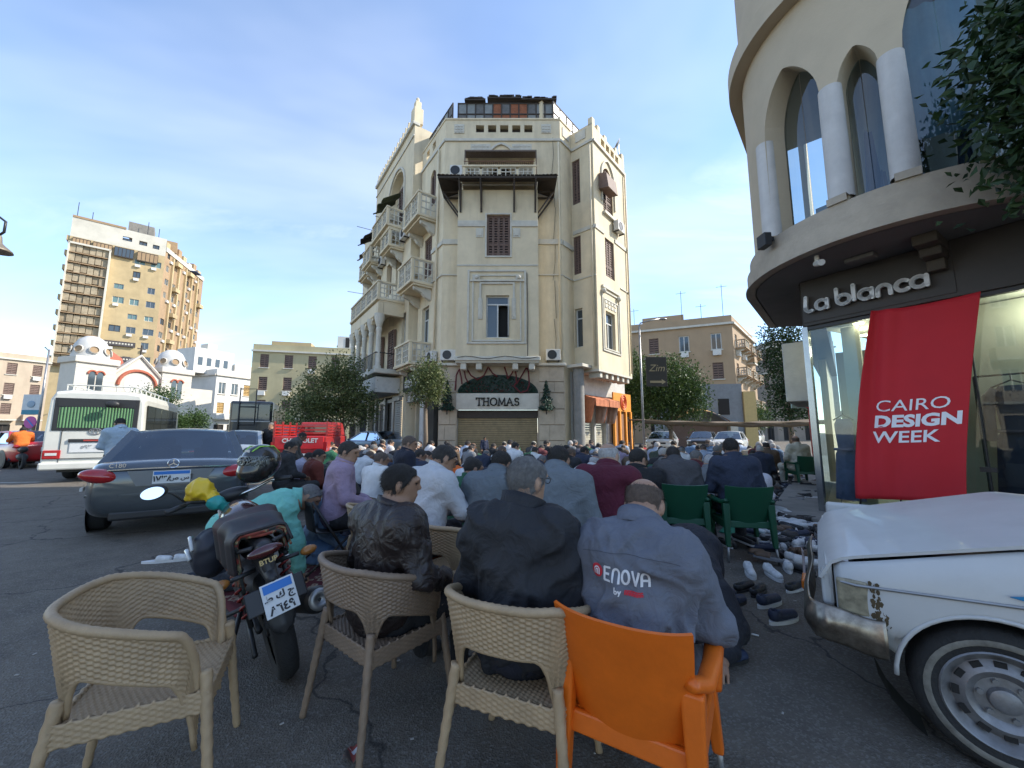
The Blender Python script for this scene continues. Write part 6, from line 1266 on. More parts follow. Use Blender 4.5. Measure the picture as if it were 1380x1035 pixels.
# front wheel, pressed steel with worn white wall
def steel_wheel(x, y, side):
    M = Matrix.Translation((x, y, .285)) @ Matrix.Rotation(R(90) * side, 4, 'Y'); r = .285; w = .17
    b = MB(); b.lathe([(r * .66, -w / 2), (r * .93, -w / 2), (r, -w * .3), (r, w * .3), (r * .97, w * .42), (r * .9, w * .5), (r * .80, w * .52), (r * .68, w * .46)], 48, M); t = b.build('wheel', M_TYRE, wpk, smooth=True, ang=35)
    b = MB(); b.lathe([(r * .86, w * .525), (r * .835, w * .535), (r * .79, w * .535), (r * .775, w * .52)], 48, M); b.build('white_wall', mat('worn_white_wall', (.17, .16, .135), .9, var=.5, scale=16), t, smooth=True)
    b = MB(); b.lathe([(r * .69, w * .47), (r * .67, w * .50), (r * .64, w * .46), (r * .60, w * .30), (r * .54, w * .22), (r * .44, w * .34), (r * .40, w * .37), (r * .36, w * .33), (r * .30, w * .24), (r * .18, w * .24), (r * .16, w * .36), (r * .11, w * .40), (0, w * .40)], 48, M); q = b.build('rim', mat('steel_rim', (.27, .27, .275), .5, metal=.6, var=.25, scale=18, stain=.5, stain_col=(.1, .075, .055)), t, smooth=True, ang=30)
    for k in range(6):
        a = 2 * math.pi * k / 6 + .3; b = MB(); b.lathe([(0, 0), (.011, 0), (.011, .014), (0, .014)], 6, M @ Matrix.Translation((r * .25 * math.cos(a), r * .25 * math.sin(a), w * .25))); b.build('wheel_nut', M_STEEL, q)
    for k in range(12):
        a = 2 * math.pi * k / 12; b = MB(); b.box((0, 0, 0), (.022, .036, .008), M=(M.to_3x3() @ Matrix.Rotation(a, 3, 'Z'))); b.v = [tuple(Vector(p) + M @ Vector((r * .495 * math.cos(a), r * .495 * math.sin(a), w * .295))) for p in b.v]; b.build('rim_slot', M_DARK, q)
steel_wheel(.06, -WAx, -1); steel_wheel(FW_ - .1, -WAx, 1); steel_wheel(.06, -3.2, -1); steel_wheel(FW_ - .1, -3.2, 1)
b = MB(); b.lathe([(.40, -.2), (.40, .0)], 24, Matrix.Translation((.1, -WAx, .32)) @ Matrix.Rotation(R(-90), 4, 'Y'), arc=None); b.box((.42, -.5, .55), (.5, .7, .3)); b.build('wheel_well', M_DARK, wpk)
# ---------------------------------------------------------------- people: posed figures grown from signed distance fields
_lat = np.random.RandomState(11).rand(32, 32, 32).astype(np.float32) * 2 - 1
def vnoise(x, y, z):
    xi, yi, zi = np.floor(x).astype(int), np.floor(y).astype(int), np.floor(z).astype(int); fx, fy, fz = x - xi, y - yi, z - zi
    fx, fy, fz = [f * f * (3 - 2 * f) for f in (fx, fy, fz)]; g = lambda a, b, c: _lat[(xi + a) & 31, (yi + b) & 31, (zi + c) & 31]
    l = lambda a, b, t: a + (b - a) * t
    return l(l(l(g(0, 0, 0), g(1, 0, 0), fx), l(g(0, 1, 0), g(1, 1, 0), fx), fy), l(l(g(0, 0, 1), g(1, 0, 1), fx), l(g(0, 1, 1), g(1, 1, 1), fx), fy), fz)
def cap(a, b, ra, rb=None, k=.03): return ('c', np.array(a, np.float32), np.array(b, np.float32), ra, ra if rb is None else rb, k)
def ellp(c, r, M=None, k=.03): return ('e', np.array(c, np.float32), np.array(r, np.float32), None if M is None else np.array(M, np.float32), k)
def sd(pr, X):
    if pr[0] == 'c':
        a, b, ra, rb = pr[1:5]; ba = b - a; t = np.clip(((X - a) @ ba) / max(1e-9, ba @ ba), 0, 1); return np.linalg.norm(X - a - t[..., None] * ba, axis=-1) - (ra + (rb - ra) * t)
    c, r, M = pr[1:4]; q = X - c
    if M is not None: q = q @ M          # M columns are the local axes
    k0 = np.linalg.norm(q / r, axis=-1); k1 = np.linalg.norm(q / (r * r), axis=-1) + 1e-9
    return k0 * (k0 - 1) / k1
def smin(a, b, k): h = np.maximum(k - np.abs(a - b), 0) / k; return np.minimum(a, b) - h * h * k * .25
def field(prims, X, grow=0.):
    D = None
    for p in prims: d = sd(p, X) - grow; D = d if D is None else smin(D, d, p[-1])
    return D
def bounds(prims, pad):
    lo, hi = np.full(3, 9e9), np.full(3, -9e9)
    for p in prims:
        if p[0] == 'c':
            r = max(p[3], p[4]); lo = np.minimum(lo, np.minimum(p[1], p[2]) - r); hi = np.maximum(hi, np.maximum(p[1], p[2]) + r)
        else: r = p[2].max() if p[3] is not None else p[2]; lo = np.minimum(lo, p[1] - r); hi = np.maximum(hi, p[1] + r)
    return lo - pad, hi + pad
def nets(D, lo, h):
    s = D < 0; n = np.array(D.shape) - 1; S = np.zeros(tuple(n) + (3,), np.float32); C = np.zeros(tuple(n), np.int16); sl = lambda o: tuple(slice(o[i], o[i] + n[i]) for i in range(3))
    for ax in range(3):
        o1s = [(a, b) for a in (0, 1) for b in (0, 1)]
        for a, b in o1s:
            o = [0, 0, 0]; oth = [i for i in range(3) if i != ax]; o[oth[0]] = a; o[oth[1]] = b; o2 = list(o); o2[ax] = 1
            d1, d2 = D[sl(o)], D[sl(o2)]; m = s[sl(o)] != s[sl(o2)]; t = np.where(m, d1 / np.where(m, d1 - d2, 1), 0)
            pos = np.zeros(tuple(n) + (3,), np.float32); pos[..., oth[0]] = a; pos[..., oth[1]] = b; pos[..., ax] = t; S += pos * m[..., None]; C += m
    act = C > 0; idx = np.full(tuple(n), -1, np.int64); idx[act] = np.arange(act.sum()); ijk = np.argwhere(act); V = (ijk + S[act] / C[act][:, None]) * h + lo
    F = []
    for ax in range(3):
        oth = [i for i in range(3) if i != ax]; sa = [slice(1, -1)] * 3; sb = [slice(1, -1)] * 3; sa[ax] = slice(0, -1); sb[ax] = slice(1, None)
        A, B = s[tuple(sa)], s[tuple(sb)]; e = np.argwhere(A != B); 
        if not len(e): continue
        inside = A[tuple(e.T)]; base = e.copy(); base[:, oth[0]] += 1; base[:, oth[1]] += 1
        q = []
        for da, db in ((0, 0), (-1, 0), (-1, -1), (0, -1)):
            c = base.copy(); c[:, oth[0]] += da; c[:, oth[1]] += db; q.append(idx[tuple(c.T)])
        q = np.stack(q, 1); fl = inside if ax != 1 else ~inside; q[~fl] = q[~fl][:, ::-1]; F.append(q)
    F = np.concatenate(F); return V, F[(F >= 0).all(1)]
def sdf_mesh(name, prims, h, grow=0., fold=0., ffreq=(9, 9, 6), cut=None, extra=None, seed=0.):
    lo, hi = bounds(prims, grow + 2.5 * h + abs(fold)); n = np.ceil((hi - lo) / h).astype(int) + 1
    ax = [(lo[i] + h * np.arange(n[i])).astype(np.float32) for i in range(3)]; X = np.stack(np.meshgrid(*ax, indexing='ij'), -1); D = np.full(tuple(n), .15, np.float32)
    for p in prims:
        bl, bh = bounds([p], grow + .09 + 2 * h); s_ = tuple(slice(max(0, int((bl[i] - lo[i]) / h)), min(n[i], int((bh[i] - lo[i]) / h) + 2)) for i in range(3))
        D[s_] = smin(D[s_], sd(p, X[s_]) - grow, p[-1])
    if fold:
        nr = np.abs(D) < .05; Q = X[nr]; x, y, z = Q[:, 0] + seed, Q[:, 1] + seed * 1.7, Q[:, 2]
        w = vnoise(x * 5 + 7, y * 5, z * 5); w2 = vnoise(x * 3, y * 3 + 9, z * 3)
        r1 = 1 - np.abs(vnoise((x + .5 * z) * ffreq[0] + 1.2 * w, y * ffreq[1] + 1.2 * w, (z - .5 * x) * ffreq[2])) * 3.2
        r2 = 1 - np.abs(vnoise((x - .6 * z) * 13 + w, y * 13 + 5, (z + .5 * x) * 10 + 2 * w2)) * 3.2
        D[nr] -= fold * (.75 * np.clip(r1, -1, 1) * (.6 + .8 * np.clip(w2, 0, 1)) + .45 * np.clip(r2, -1, 1) * np.clip(.5 + w2, 0, 1) + .5 * w)
    if cut is not None: D = cut(X, D)
    V, F = nets(D, lo, h)
    me = bpy.data.meshes.new(name); V2, F2 = V.tolist(), F.tolist()
    mi = [0] * len(F2)
    if extra:
        for ev, ef in extra:
            o = len(V2); V2 += ev; F2 += [[i + o for i in f] for f in ef]; mi += [0] * len(ef)
    me.from_pydata(V2, [], F2); me.polygons.foreach_set('use_smooth', [True] * len(me.polygons)); me.update(); return me
def _hand():
    P = [ellp((0, .045, 0), (.038, .05, .014), k=.02), cap((0, -.02, 0), (0, .02, 0), .024, .026)]
    for i, (x, L, c) in enumerate(((-.029, .062, .3), (-.010, .074, .26), (.010, .070, .28), (.028, .054, .36))):
        a = (x, .082, .002); m = (x * 1.12, .082 + L * .52, -.006 - c * .02); e = (x * 1.15, .082 + L * .92, -.03 - c * .06); P += [cap(a, m, .0092, .0085, .006), cap(m, e, .0085, .0072, .006)]
    P += [cap((-.030, .018, -.004), (-.056, .052, -.012), .0125, .0105, .012), cap((-.056, .052, -.012), (-.060, .084, -.026), .0105, .0085, .006)]
    lo, hi = bounds(P, .012); h = .0048; n = np.ceil((hi - lo) / h).astype(int) + 1; X = np.stack(np.meshgrid(*[lo[i] + h * np.arange(n[i]) for i in range(3)], indexing='ij'), -1).astype(np.float32)
    return nets(field(P, X), lo, h)
HV, HF = _hand()
def hand_at(w, d, up, left, sc=1.):
    d = Vector(d).normalized(); u = Vector(up); u = (u - d * u.dot(d)).normalized(); x = d.cross(u); V = HV * sc
    if left: V = V * np.array([-1, 1, 1])
    M = np.array((x, d, u)); V = V @ M + np.array(w); F = HF[:, ::-1] if left else HF
    return V.tolist(), F.tolist()
V_ = Vector
def headframe(fwd, up=(0, 0, 1)):
    f = V_(fwd).normalized(); u = V_(up); u = (u - f * u.dot(f)).normalized(); r = f.cross(u); return np.array((r, f, u)).T      # columns
def figure(key, J, h=.022, hh=.012, sleeve='long', girth=1., fold=.006, hair='short', robe=False, hands=True, coat=.0, seed=0., collar=True, shoes=True, cz=1., strands=1200):
    """returns dict part -> mesh; J holds joint positions, face = head direction"""
    g = girth; P = {k: np.array(v, np.float32) for k, v in J.items()}
    HM = headframe(J['face'], J.get('crown', (0, 0, 1))); hc = P['head']; hp = lambda x, y, z: hc + HM @ np.array((x, y, z), np.float32)
    he = lambda c, r, k=.02: ellp(hp(*c), r, HM, k)
    headp = [he((0, -.012, .028), (.078, .098, .088)), he((0, .022, -.035), (.062, .07, .078), .04), he((0, .048, -.082), (.036, .034, .028), .04), cap(hp(0, .090, .018), hp(0, .108, -.020), .009, .0125, .02), he((0, .09, .03), (.05, .018, .012), .03), cap(hp(-.018, .088, -.058), hp(.018, .088, -.058), .010, .010, .012),
             he((-.079, -.008, -.008), (.011, .024, .034), .010), he((.079, -.008, -.008), (.011, .024, .034), .010)]
    nk = [cap(hp(0, -.028, -.06), P['neck'], .058, .068, .04)]
    ax_ = P['chest'] - P['pelvis']; upv = ax_ / np.linalg.norm(ax_); rt = P['shr'] - P['shl']; rt = rt / np.linalg.norm(rt); fw = np.cross(upv, rt); TM = np.stack((rt, fw, upv), 1)
    T = [ellp(P['pelvis'] + upv * .02, (.165 * g, .125 * g, .13), TM, .06), ellp(P['pelvis'] * .55 + P['chest'] * .45 + fw * .02 * g, (.15 * g, .115 * g * (1.1 if g > 1.02 else 1), .2), TM, .1), ellp(P['chest'], (.172 * g, .118 * g, .19), TM, .1), cap(P['shl'] * .92 + P['neck'] * .08, P['shr'] * .92 + P['neck'] * .08, .068, .068, .09), cap(P['neck'] - upv * .06, P['neck'] + (hc - P['neck']) * .1, .085, .062, .06)]
    U, Fo, Lg, Ft = [], [], [], []
    for s in 'lr':
        U += [cap(P['sh' + s], P['el' + s], .055 * g, .046, .06)]; Fo += [cap(P['el' + s], P['wr' + s], .045, .029, .03)]
        Lg += [cap(P['hip' + s], P['kn' + s], .088 * g, .062, .05), cap(P['kn' + s], P['an' + s], .058, .040, .04)]; Ft += [cap(P['an' + s], P['to' + s], .040, .034, .03), ellp(P['an' + s] * .35 + P['to' + s] * .65, (.04, .04, .032), None, .03)]
    ext = []
    if hands:
        for s in 'lr': ext.append(hand_at(P['wr' + s], J.get('hd' + s, P['wr' + s] - P['el' + s]), J.get('hu', (0, -.2, 1)), s == 'l'))
    out = {}
    body = headp + nk + T + U + Fo + Lg + Ft
    out['body'] = sdf_mesh(key + '_body', body, hh, extra=ext)
    mb = out['body']; mb.materials.append(None); mb.materials.append(mat('eye', (.02, .015, .012), .3, var=0)); mb.materials.append(mat('lip', (.26, .10, .08), .6, var=0))
    e1, e2, lp_ = hp(-.031, .083, .012), hp(.031, .083, .012), hp(0, .098, -.058)
    nf = len(mb.polygons); cc = np.empty(nf * 3, np.float32); mb.polygons.foreach_get('center', cc); cc = cc.reshape(-1, 3); mi = np.zeros(nf, np.int32)
    mi[np.linalg.norm((cc - lp_) @ HM / np.array((.026, .02, .010)), axis=1) < 1] = 2; mi[np.minimum(np.linalg.norm(cc - e1, axis=1), np.linalg.norm(cc - e2, axis=1)) < .0125] = 1; mb.polygons.foreach_set('material_index', mi)
    sp = T + U + (Fo if sleeve == 'long' else []) + ([cap(P['el' + s], P['el' + s] * .8 + P['wr' + s] * .2, .05, .05, .03) for s in 'lr'] if sleeve == 'short' else [])
    if robe: sp = sp + Lg
    nv = (hc - P['neck']); nv = nv / np.linalg.norm(nv); nkt = P['neck'] + nv * .035
    wcut = [(P['wr' + s], (P['wr' + s] - P['el' + s]) / np.linalg.norm(P['wr' + s] - P['el' + s])) for s in 'lr']
    def shirtcut(X, D):
        rel = X - P['neck']; al = rel @ nv; rad = np.linalg.norm(rel - al[..., None] * nv, axis=-1); D = np.where((rad < .125) & (al > -.05), np.maximum(D, (X - nkt) @ nv), D)
        if sleeve == 'long':
            for w, d in wcut: D = np.where(np.linalg.norm(X - w, axis=-1) < .12, np.maximum(D, (X - w) @ d - .005), D)
        if not robe: D = np.maximum(D, -((X - (P['pelvis'] - upv * .10)) @ upv))
        return D
    out['shirt'] = sdf_mesh(key + '_shirt', sp, h, grow=.021 + coat, fold=fold * 1.9, cut=shirtcut, seed=seed)
    if collar:
        b = MB(); c0 = V_(P['neck'] + nv * .012); a1 = V_(nv.tolist()).orthogonal().normalized(); fwv = V_(fw.tolist()); a1 = (fwv - V_(nv.tolist()) * fwv.dot(V_(nv.tolist()))).normalized(); a2 = V_(nv.tolist()).cross(a1)
        b.sheet(lambda u, v: c0 + (a1 * math.cos(R(28 + 304 * u)) + a2 * math.sin(R(28 + 304 * u))) * (.088 + coat * .5 + .020 * (1 - v) + .010 * (v > .9)) + V_(nv.tolist()) * (-.03 + .085 * cz * v - .012 * abs(2 * u - 1)), 26, 3, .005); me = bpy.data.meshes.new(key + '_collar'); me.from_pydata([tuple(p) for p in b.v], [], b.f); me.polygons.foreach_set('use_smooth', [True] * len(me.polygons)); out['collar'] = me
    if not robe: out['trousers'] = sdf_mesh(key + '_trousers', [T[0]] + Lg, h, grow=.018, fold=fold * 1.5, seed=seed + 3)
    if hair != 'none':
        def hcut(X, D):
            q = (X - hc) @ HM; x, y, z = q[..., 0], q[..., 1], q[..., 2]
            line = np.maximum(-(z - (-.058 + np.clip((y + .045) / .11, 0, 1) ** 1.3 * .112)), y - .085)
            line = line + .0025 * vnoise(x * 70, y * 70, z * 70)
            if hair == 'bald': line = np.maximum(line, z - .072 + .30 * np.maximum(0, -y - .03))
            D = D - gr * (np.clip(-line / .035, .0, 1) - 1) * -1 - .003 * vnoise(x * 60, y * 60, z * 40)
            D = np.maximum(D, line)
            return D
        gr = .011 if hair != 'bald' else .003
        out['hair'] = hm = sdf_mesh(key + '_hair', headp[:2], min(h, .008) if h < .02 else .012, grow=.005, cut=hcut)
        rs = np.random.RandomState(int(seed * 7) + 3); nv_ = len(hm.vertices); co = np.empty(nv_ * 3, np.float32); hm.vertices.foreach_get('co', co); no = np.empty(nv_ * 3, np.float32); hm.vertices.foreach_get('normal', no); co = co.reshape(-1, 3); no = no.reshape(-1, 3)
        ns = strands if h < .02 else 420; ii = rs.randint(0, nv_, ns); base = co[ii] + rs.randn(ns, 3) * .003; L = (.013 if hair != 'bald' else .006) * (.5 + rs.rand(ns)); dr = no[ii] * .35 + (HM @ np.array((0, -.55, -.75)))[None] + rs.randn(ns, 3) * .28; dr /= np.linalg.norm(dr, axis=1)[:, None]; sdv = np.cross(dr, no[ii]); wd = .0011 if h < .014 else .0025
        tri = np.stack((base + sdv * wd, base - sdv * wd, base + no[ii] * .002 + dr * L[:, None]), 1).reshape(-1, 3)
        me = bpy.data.meshes.new(key + '_hair'); bv_ = [v.co[:] for v in hm.vertices] + tri.tolist(); bf = [list(p.vertices) for p in hm.polygons] + [[nv_ + 3 * i, nv_ + 3 * i + 1, nv_ + 3 * i + 2] for i in range(ns)]; me.from_pydata(bv_, [], bf); me.polygons.foreach_set('use_smooth', [True] * len(bf)); out['hair'] = me
    if hair == 'cap':
        out['cap'] = sdf_mesh(key + '_cap', headp[:1], .012, grow=.014, cut=lambda X, D: np.maximum(D, .045 - ((X - hc) @ HM)[..., 2] - .2 * ((X - hc) @ HM)[..., 1]))
    if shoes: out['footwear'] = sdf_mesh(key + '_footwear', Ft, .012, grow=.010)
    for k, me in out.items():
        if not me.materials: me.materials.append(None)
    return out
def sym(d):
    J = {}
    for k, v in d.items():
        if k.endswith('*'): J[k[:-1] + 'l'] = (-v[0], v[1], v[2]); J[k[:-1] + 'r'] = v
        else: J[k] = v
    return J
SIT = dict(pelvis=(0, -.02, .54), chest=(0, .0, .88), neck=(0, .03, 1.055), head=(0, .075, 1.185), face=(.25, 1, -.12), **{'sh*': (.195, .0, 1.0), 'el*': (.265, .05, .74), 'wr*': (.16, .27, .62), 'hip*': (.1, .02, .52), 'kn*': (.18, .46, .50), 'an*': (.17, .43, .10), 'to*': (.18, .58, .045)})
KNEEL = dict(pelvis=(0, -.06, .25), chest=(0, .0, .57), neck=(0, .04, .735), head=(0, .10, .855), face=(.1, 1, -.35), **{'sh*': (.19, .01, .68), 'el*': (.235, .05, .43), 'wr*': (.13, .25, .29), 'hip*': (.1, -.04, .24), 'kn*': (.15, .36, .085), 'an*': (.09, -.22, .09), 'to*': (.07, -.36, .05)})
BOW = dict(pelvis=(0, -.08, .26), chest=(0, .1, .54), neck=(0, .2, .68), head=(0, .30, .765), face=(.0, 1, -1.1), crown=(0, .6, 1), **{'sh*': (.19, .15, .64), 'el*': (.24, .2, .38), 'wr*': (.14, .36, .24), 'hip*': (.1, -.05, .24), 'kn*': (.15, .36, .085), 'an*': (.09, -.22, .09), 'to*': (.07, -.36, .05)})
SUJ = dict(pelvis=(0, -.06, .42), chest=(0, .36, .36), neck=(0, .54, .25), head=(0, .63, .15), face=(0, .35, -1), crown=(0, 1, .35), **{'sh*': (.185, .46, .29), 'el*': (.29, .52, .14), 'wr*': (.21, .72, .045), 'hip*': (.1, -.04, .38), 'kn*': (.14, .12, .09), 'an*': (.09, -.34, .09), 'to*': (.08, -.46, .05)}, hdl=(0, 1, 0), hdr=(0, 1, 0))
STAND = dict(pelvis=(0, 0, .96), chest=(0, .0, 1.30), neck=(0, .02, 1.475), head=(0, .045, 1.61), face=(0, 1, -.1), **{'sh*': (.195, 0, 1.42), 'el*': (.26, .0, 1.14), 'wr*': (.25, .10, .90), 'hip*': (.1, 0, .93), 'kn*': (.11, .02, .5), 'an*': (.11, -.02, .09), 'to*': (.13, .13, .045)})
def skin(c): return cmat('skin', c, rough=.55, var=.12, scale=14, bump=.05, bscale=120)
SKINS = [skin(c) for c in ((.30, .17, .105), (.24, .13, .08), (.36, .215, .14), (.17, .09, .055), (.33, .19, .125))]
M_HAIR = [cmat('hair', c, rough=.75, var=.35, scale=60, bump=.5, bscale=220) for c in ((.018, .015, .013), (.03, .025, .022), (.15, .145, .14), (.38, .37, .36), (.105, .075, .058))]
def cloth(c, rough=.88, bump=.42): return cmat('cloth', c, rough=rough, var=.14, scale=7, bump=bump, bscale=12)
M_SHOE = cmat('shoe', (.03, .027, .025), rough=.5); M_SOCK = cmat('sock', (.42, .40, .37), rough=.9)
def person(meshes, label, pos, az, shirt, trousers=(.03, .032, .04), sk=0, hr=0, scale=1., group=None, sock=None, capcol=(.6, .6, .57), z=0., tilt=0., shirt_mat=None):
    o = bpy.data.objects.new('person', meshes['body']); COL.objects.link(o); o.location = (pos[0], pos[1], z); o.rotation_euler = (tilt, 0, -az); o.scale = (scale,) * 3
    tag(o, label, 'person', group); o.material_slots[0].link = 'OBJECT'; o.material_slots[0].material = SKINS[sk]
    sm = shirt_mat or cloth(shirt); ms = dict(shirt=sm, collar=sm, trousers=cloth(trousers), hair=M_HAIR[hr], cap=cloth(capcol), footwear=cloth(sock) if sock else M_SHOE)
    for k, me in meshes.items():
        if k != 'body': link_mesh({'footwear': 'socks' if sock else 'shoes'}.get(k, k), me, o, ms[k])
    return o
# ---------------------------------------------------------------- chairs (local +Y = the way the sitter faces)
M_WICK = mat('wicker_plastic', (.37, .26, .15), .55, var=.16, scale=12, bump=.15, bscale=150, stain=.3, stain_col=(.20, .14, .09)); M_WICK2 = mat('wicker_plastic_brown', (.215, .15, .10), .55, var=.16, scale=12, bump=.15, bscale=150, stain=.3)
def weave(u, v, du, dv):      # relief of horizontal strands over vertical stakes
    i = math.floor(u / du); ph = math.pi * (i % 2); a = math.cos(2 * math.pi * v / (2 * dv) + ph); return .0036 * a * abs(math.cos(math.pi * (u / du - i - .5))) ** .5
def wicker_chair():
    W2, D2 = .275, .265
    def plan(t):     # t 0..1 from front left round the back to front right
        th = math.pi * (-.25 + 1.5 * t)              # angle: left front -> back -> right front
        c, s = -math.cos(th), -math.sin(th); p = 2.5
        r = (abs(c) ** p + abs(s) ** p) ** (-1 / p); return c * r, s * r
    def zr(t): e = abs(2 * t - 1); return .765 - .14 * max(0, e - .28) ** 1.2 / .72 ** 1.2 - (.24 * ((e - .84) / .16) ** 2 if e > .84 else 0)
    posts = (.025, .333, .667, .975)
    def zl(t):
        z = zr(t) - .165; best = 9
        for p in posts: best = min(best, abs(t - p))
        k = min(1, best / .075); return .42 + (min(z, .61) - .42) * (1 - (1 - k) ** 2.6) if z > .42 else min(z, .40)
    def S(t, v):
        x, y = plan(t); hi, lo = zr(t), min(zl(t), zr(t) - .03); z = hi + (lo - hi) * v; f = .86 + .20 * min(1, max(0, (z - .42) / .37)) ** 1.3; return V_((x * W2 * f * 1.06, y * D2 * f * 1.06 - .01, z))
    root = thing('wicker_chair', '', 'chair'); U, NV_ = 340, 56
    b = MB()
    P_ = []
    for side in (0, 1):
        for j in range(NV_ + 1):
            for i in range(U + 1):
                t, v = i / U, j / NV_; p = S(t, v); c = V_((p.x, p.y, 0)).normalized(); arcl = t * 1.75; q = weave(arcl, p.z, .026, .0095); P_.append(p + c * ((.008 + q) if side == 0 else (-.006 - q)))
    m = U + 1; o = m * (NV_ + 1); fs = []
    for j in range(NV_):
        for i in range(U): a = j * m + i; fs.append((a, a + 1, a + m + 1, a + m)); fs.append((a + o, a + o + m, a + o + m + 1, a + o + 1))
    for i in range(U): a = NV_ * m + i; fs.append((a, a + 1, a + 1 + o, a + o)); fs.append((i + 1, i, i + o, i + 1 + o))
    b.add(P_, fs); b.build('backrest', M_WICK, root, smooth=True)
    def rope(pts, r, n=10, tw=2.2):
        b = MB(); b.tube(pts, r, n); k = len(pts); 
        for i in range(k):
            c = V_(pts[i])
            for j in range(n):
                q = V_(b.v[i * n + j]); b.v[i * n + j] = tuple(c + (q - c) * (1 + .09 * math.sin(2 * math.pi * (j / n * 2) + i * tw)))
        return b
    rope([S(i / 150, 0) + V_((0, 0, .004)) for i in range(151)], .0165).build('rim', M_WICK, root, smooth=True)
    rope([S(i / 150, 1) for i in range(151)], .0095, 8).build('lower_edge', M_WICK, root, smooth=True)
    for x, y in ((-1, 1), (1, 1), (-1, -1), (1, -1)):
        a = V_((x * .205, y * .20 - .01, .50)); e = V_((x * .262, y * .262 - .015, 0)); pts = [a + (e - a) * k / 40 for k in range(41)]
        b = rope(pts, [.021 - .006 * k / 40 for k in range(41)], 10, 1.4); b.build('leg', M_WICK, root, smooth=True)
    def seat(u, v):
        x, y = 2 * u - 1, 2 * v - 1; q = weave(x * .235, y * .235, .022, .011) * 1.3; return V_((x * .218, y * .21 - .005, .425 - .018 * (1 - x * x) * (1 - y * y) + q))
    b = MB(); b.sheet(seat, 64, 100, -.01); b.build('seat', M_WICK, root, smooth=True)
    cr = [(-.225, -.22), (.225, -.22), (.225, .21), (-.225, .21)]
    b = MB()
    for i in range(4):
        a, c = V_((*cr[i], 0)), V_((*cr[(i + 1) % 4], 0)); nn = (c - a).normalized().cross(V_((0, 0, 1)))
        b.sheet(lambda u, v: a + (c - a) * u + V_((0, 0, .36 + .075 * v)) + nn * (.004 + weave(u * .48, v * .075, .024, .0095)), 60, 14, -.014)
    b.build('seat_frame', M_WICK, root, smooth=True)
    return root
CH_W = wicker_chair()
def put(proto, label, pos, az, group, mt=None, first=[]):
    if proto.name not in first: first.append(proto.name); o = proto
    else: o = copy_tree(proto)
    o.location = (pos[0], pos[1], 0); o.rotation_euler = (0, 0, -az); tag(o, label, 'chair', group)
    if mt:
        for c in o.children:
            for s_ in c.material_slots:
                s_.link = 'OBJECT'; s_.material = mt
    return o
GC = 'tan wicker tub chairs'
put(CH_W, 'empty tan wicker tub chair standing alone beside the motorcycle', (-1.43, 1.70), R(64), GC)
put(CH_W, 'brown wicker chair under the person in the dark leather jacket', (-.66, 2.15), R(39), GC, M_WICK2)
cC = put(CH_W, 'tan wicker chair under the person in the black jacket', (.05, 1.76), R(22), GC)
put(CH_W, 'wicker chair half hidden behind the person in the dark leather jacket', (-1.12, 3.55), R(42), GC)
put(CH_W, 'wicker chair showing between the orange chair and the person in black', (-.42, 2.95), R(35), GC)
def plastic_chair(name, mt, steel):
    root = thing(name, '', 'chair')
    def back(u, v):
        x = 2 * u - 1; w = .185 + .055 * v + .012 * math.sin(math.pi * v); return V_((x * w, -.215 - .115 * v - .022 * (1 - x * x) * (1 - .4 * v) + .03 * abs(x) ** 4, .40 + .405 * v + .012 * (x * x) * v))
    b = MB(); b.sheet(back, 24, 20, .012); o = b.build('backrest', mt, root, smooth=True, ang=50)
    b = MB(); b.sheet(lambda u, v: V_(((2 * u - 1) * (.19 + .035 * v), -.22 + .45 * v, .43 - .02 * math.sin(math.pi * v) * (1 - (2 * u - 1) ** 2) - (.035 * max(0, v - .8) ** 2 / .04))), 16, 16, -.014); b.build('seat', mt, root, smooth=True, ang=50)
    for s in (-1, 1):
        pts = [(s * .225, -.285, .655), (s * .262, -.20, .625), (s * .272, -.05, .625), (s * .270, .12, .635), (s * .262, .20, .60), (s * .255, .215, .50), (s * .25, .215, .40)]
        Q = []
        for i in range(len(pts) - 1):
            for k in range(5): Q.append(V_(pts[i]).lerp(V_(pts[i + 1]), k / 5))
        Q.append(V_(pts[-1])); b = MB(); b.tube(Q, [.022 + .006 * math.sin(math.pi * i / len(Q)) for i in range(len(Q))], 10, flat=1.25); b.build('armrest', mt, root, smooth=True)
        for y, ztop, w0 in ((-.235, .62, .055), (.205, .47, .04)):
            yb = y - .035 if y < 0 else y + .02; xb = s * (.235 if y < 0 else .25)
            b = MB(); b.hexa([V_(p) for p in ((xb - .022, yb - .026, .16), (xb + .022, yb - .026, .16), (xb + .022, yb + .026, .16), (xb - .022, yb + .026, .16), (s * .225 - w0 * .7, y - .035, ztop), (s * .225 + w0 * .7, y - .035, ztop), (s * .225 + w0 * .7, y + .04, ztop), (s * .225 - w0 * .7, y + .04, ztop))]); b.build('leg_sleeve', mt, root, bevel=.012, seg=3)
            b = MB(); b.tube([(xb, yb, .2), (xb + s * .012, yb + (-.02 if y < 0 else .015), 0)], .0125, 10); b.build('leg', steel, root, smooth=True)
        b = MB(); b.hexa([V_(p) for p in ((s * .19, -.22, .34), (s * .245, -.22, .34), (s * .25, .22, .34), (s * .20, .22, .34), (s * .19, -.22, .425), (s * .24, -.22, .425), (s * .25, .22, .425), (s * .20, .22, .425))]); b.build('side_rail', mt, root, bevel=.01)
    b = MB(); b.hexa([V_(p) for p in ((-.22, -.26, .36), (.22, -.26, .36), (.22, -.235, .36), (-.22, -.235, .36), (-.2, -.25, .43), (.2, -.25, .43), (.2, -.225, .43), (-.2, -.225, .43))]); b.build('rear_rail', mt, root, bevel=.008)
    return root
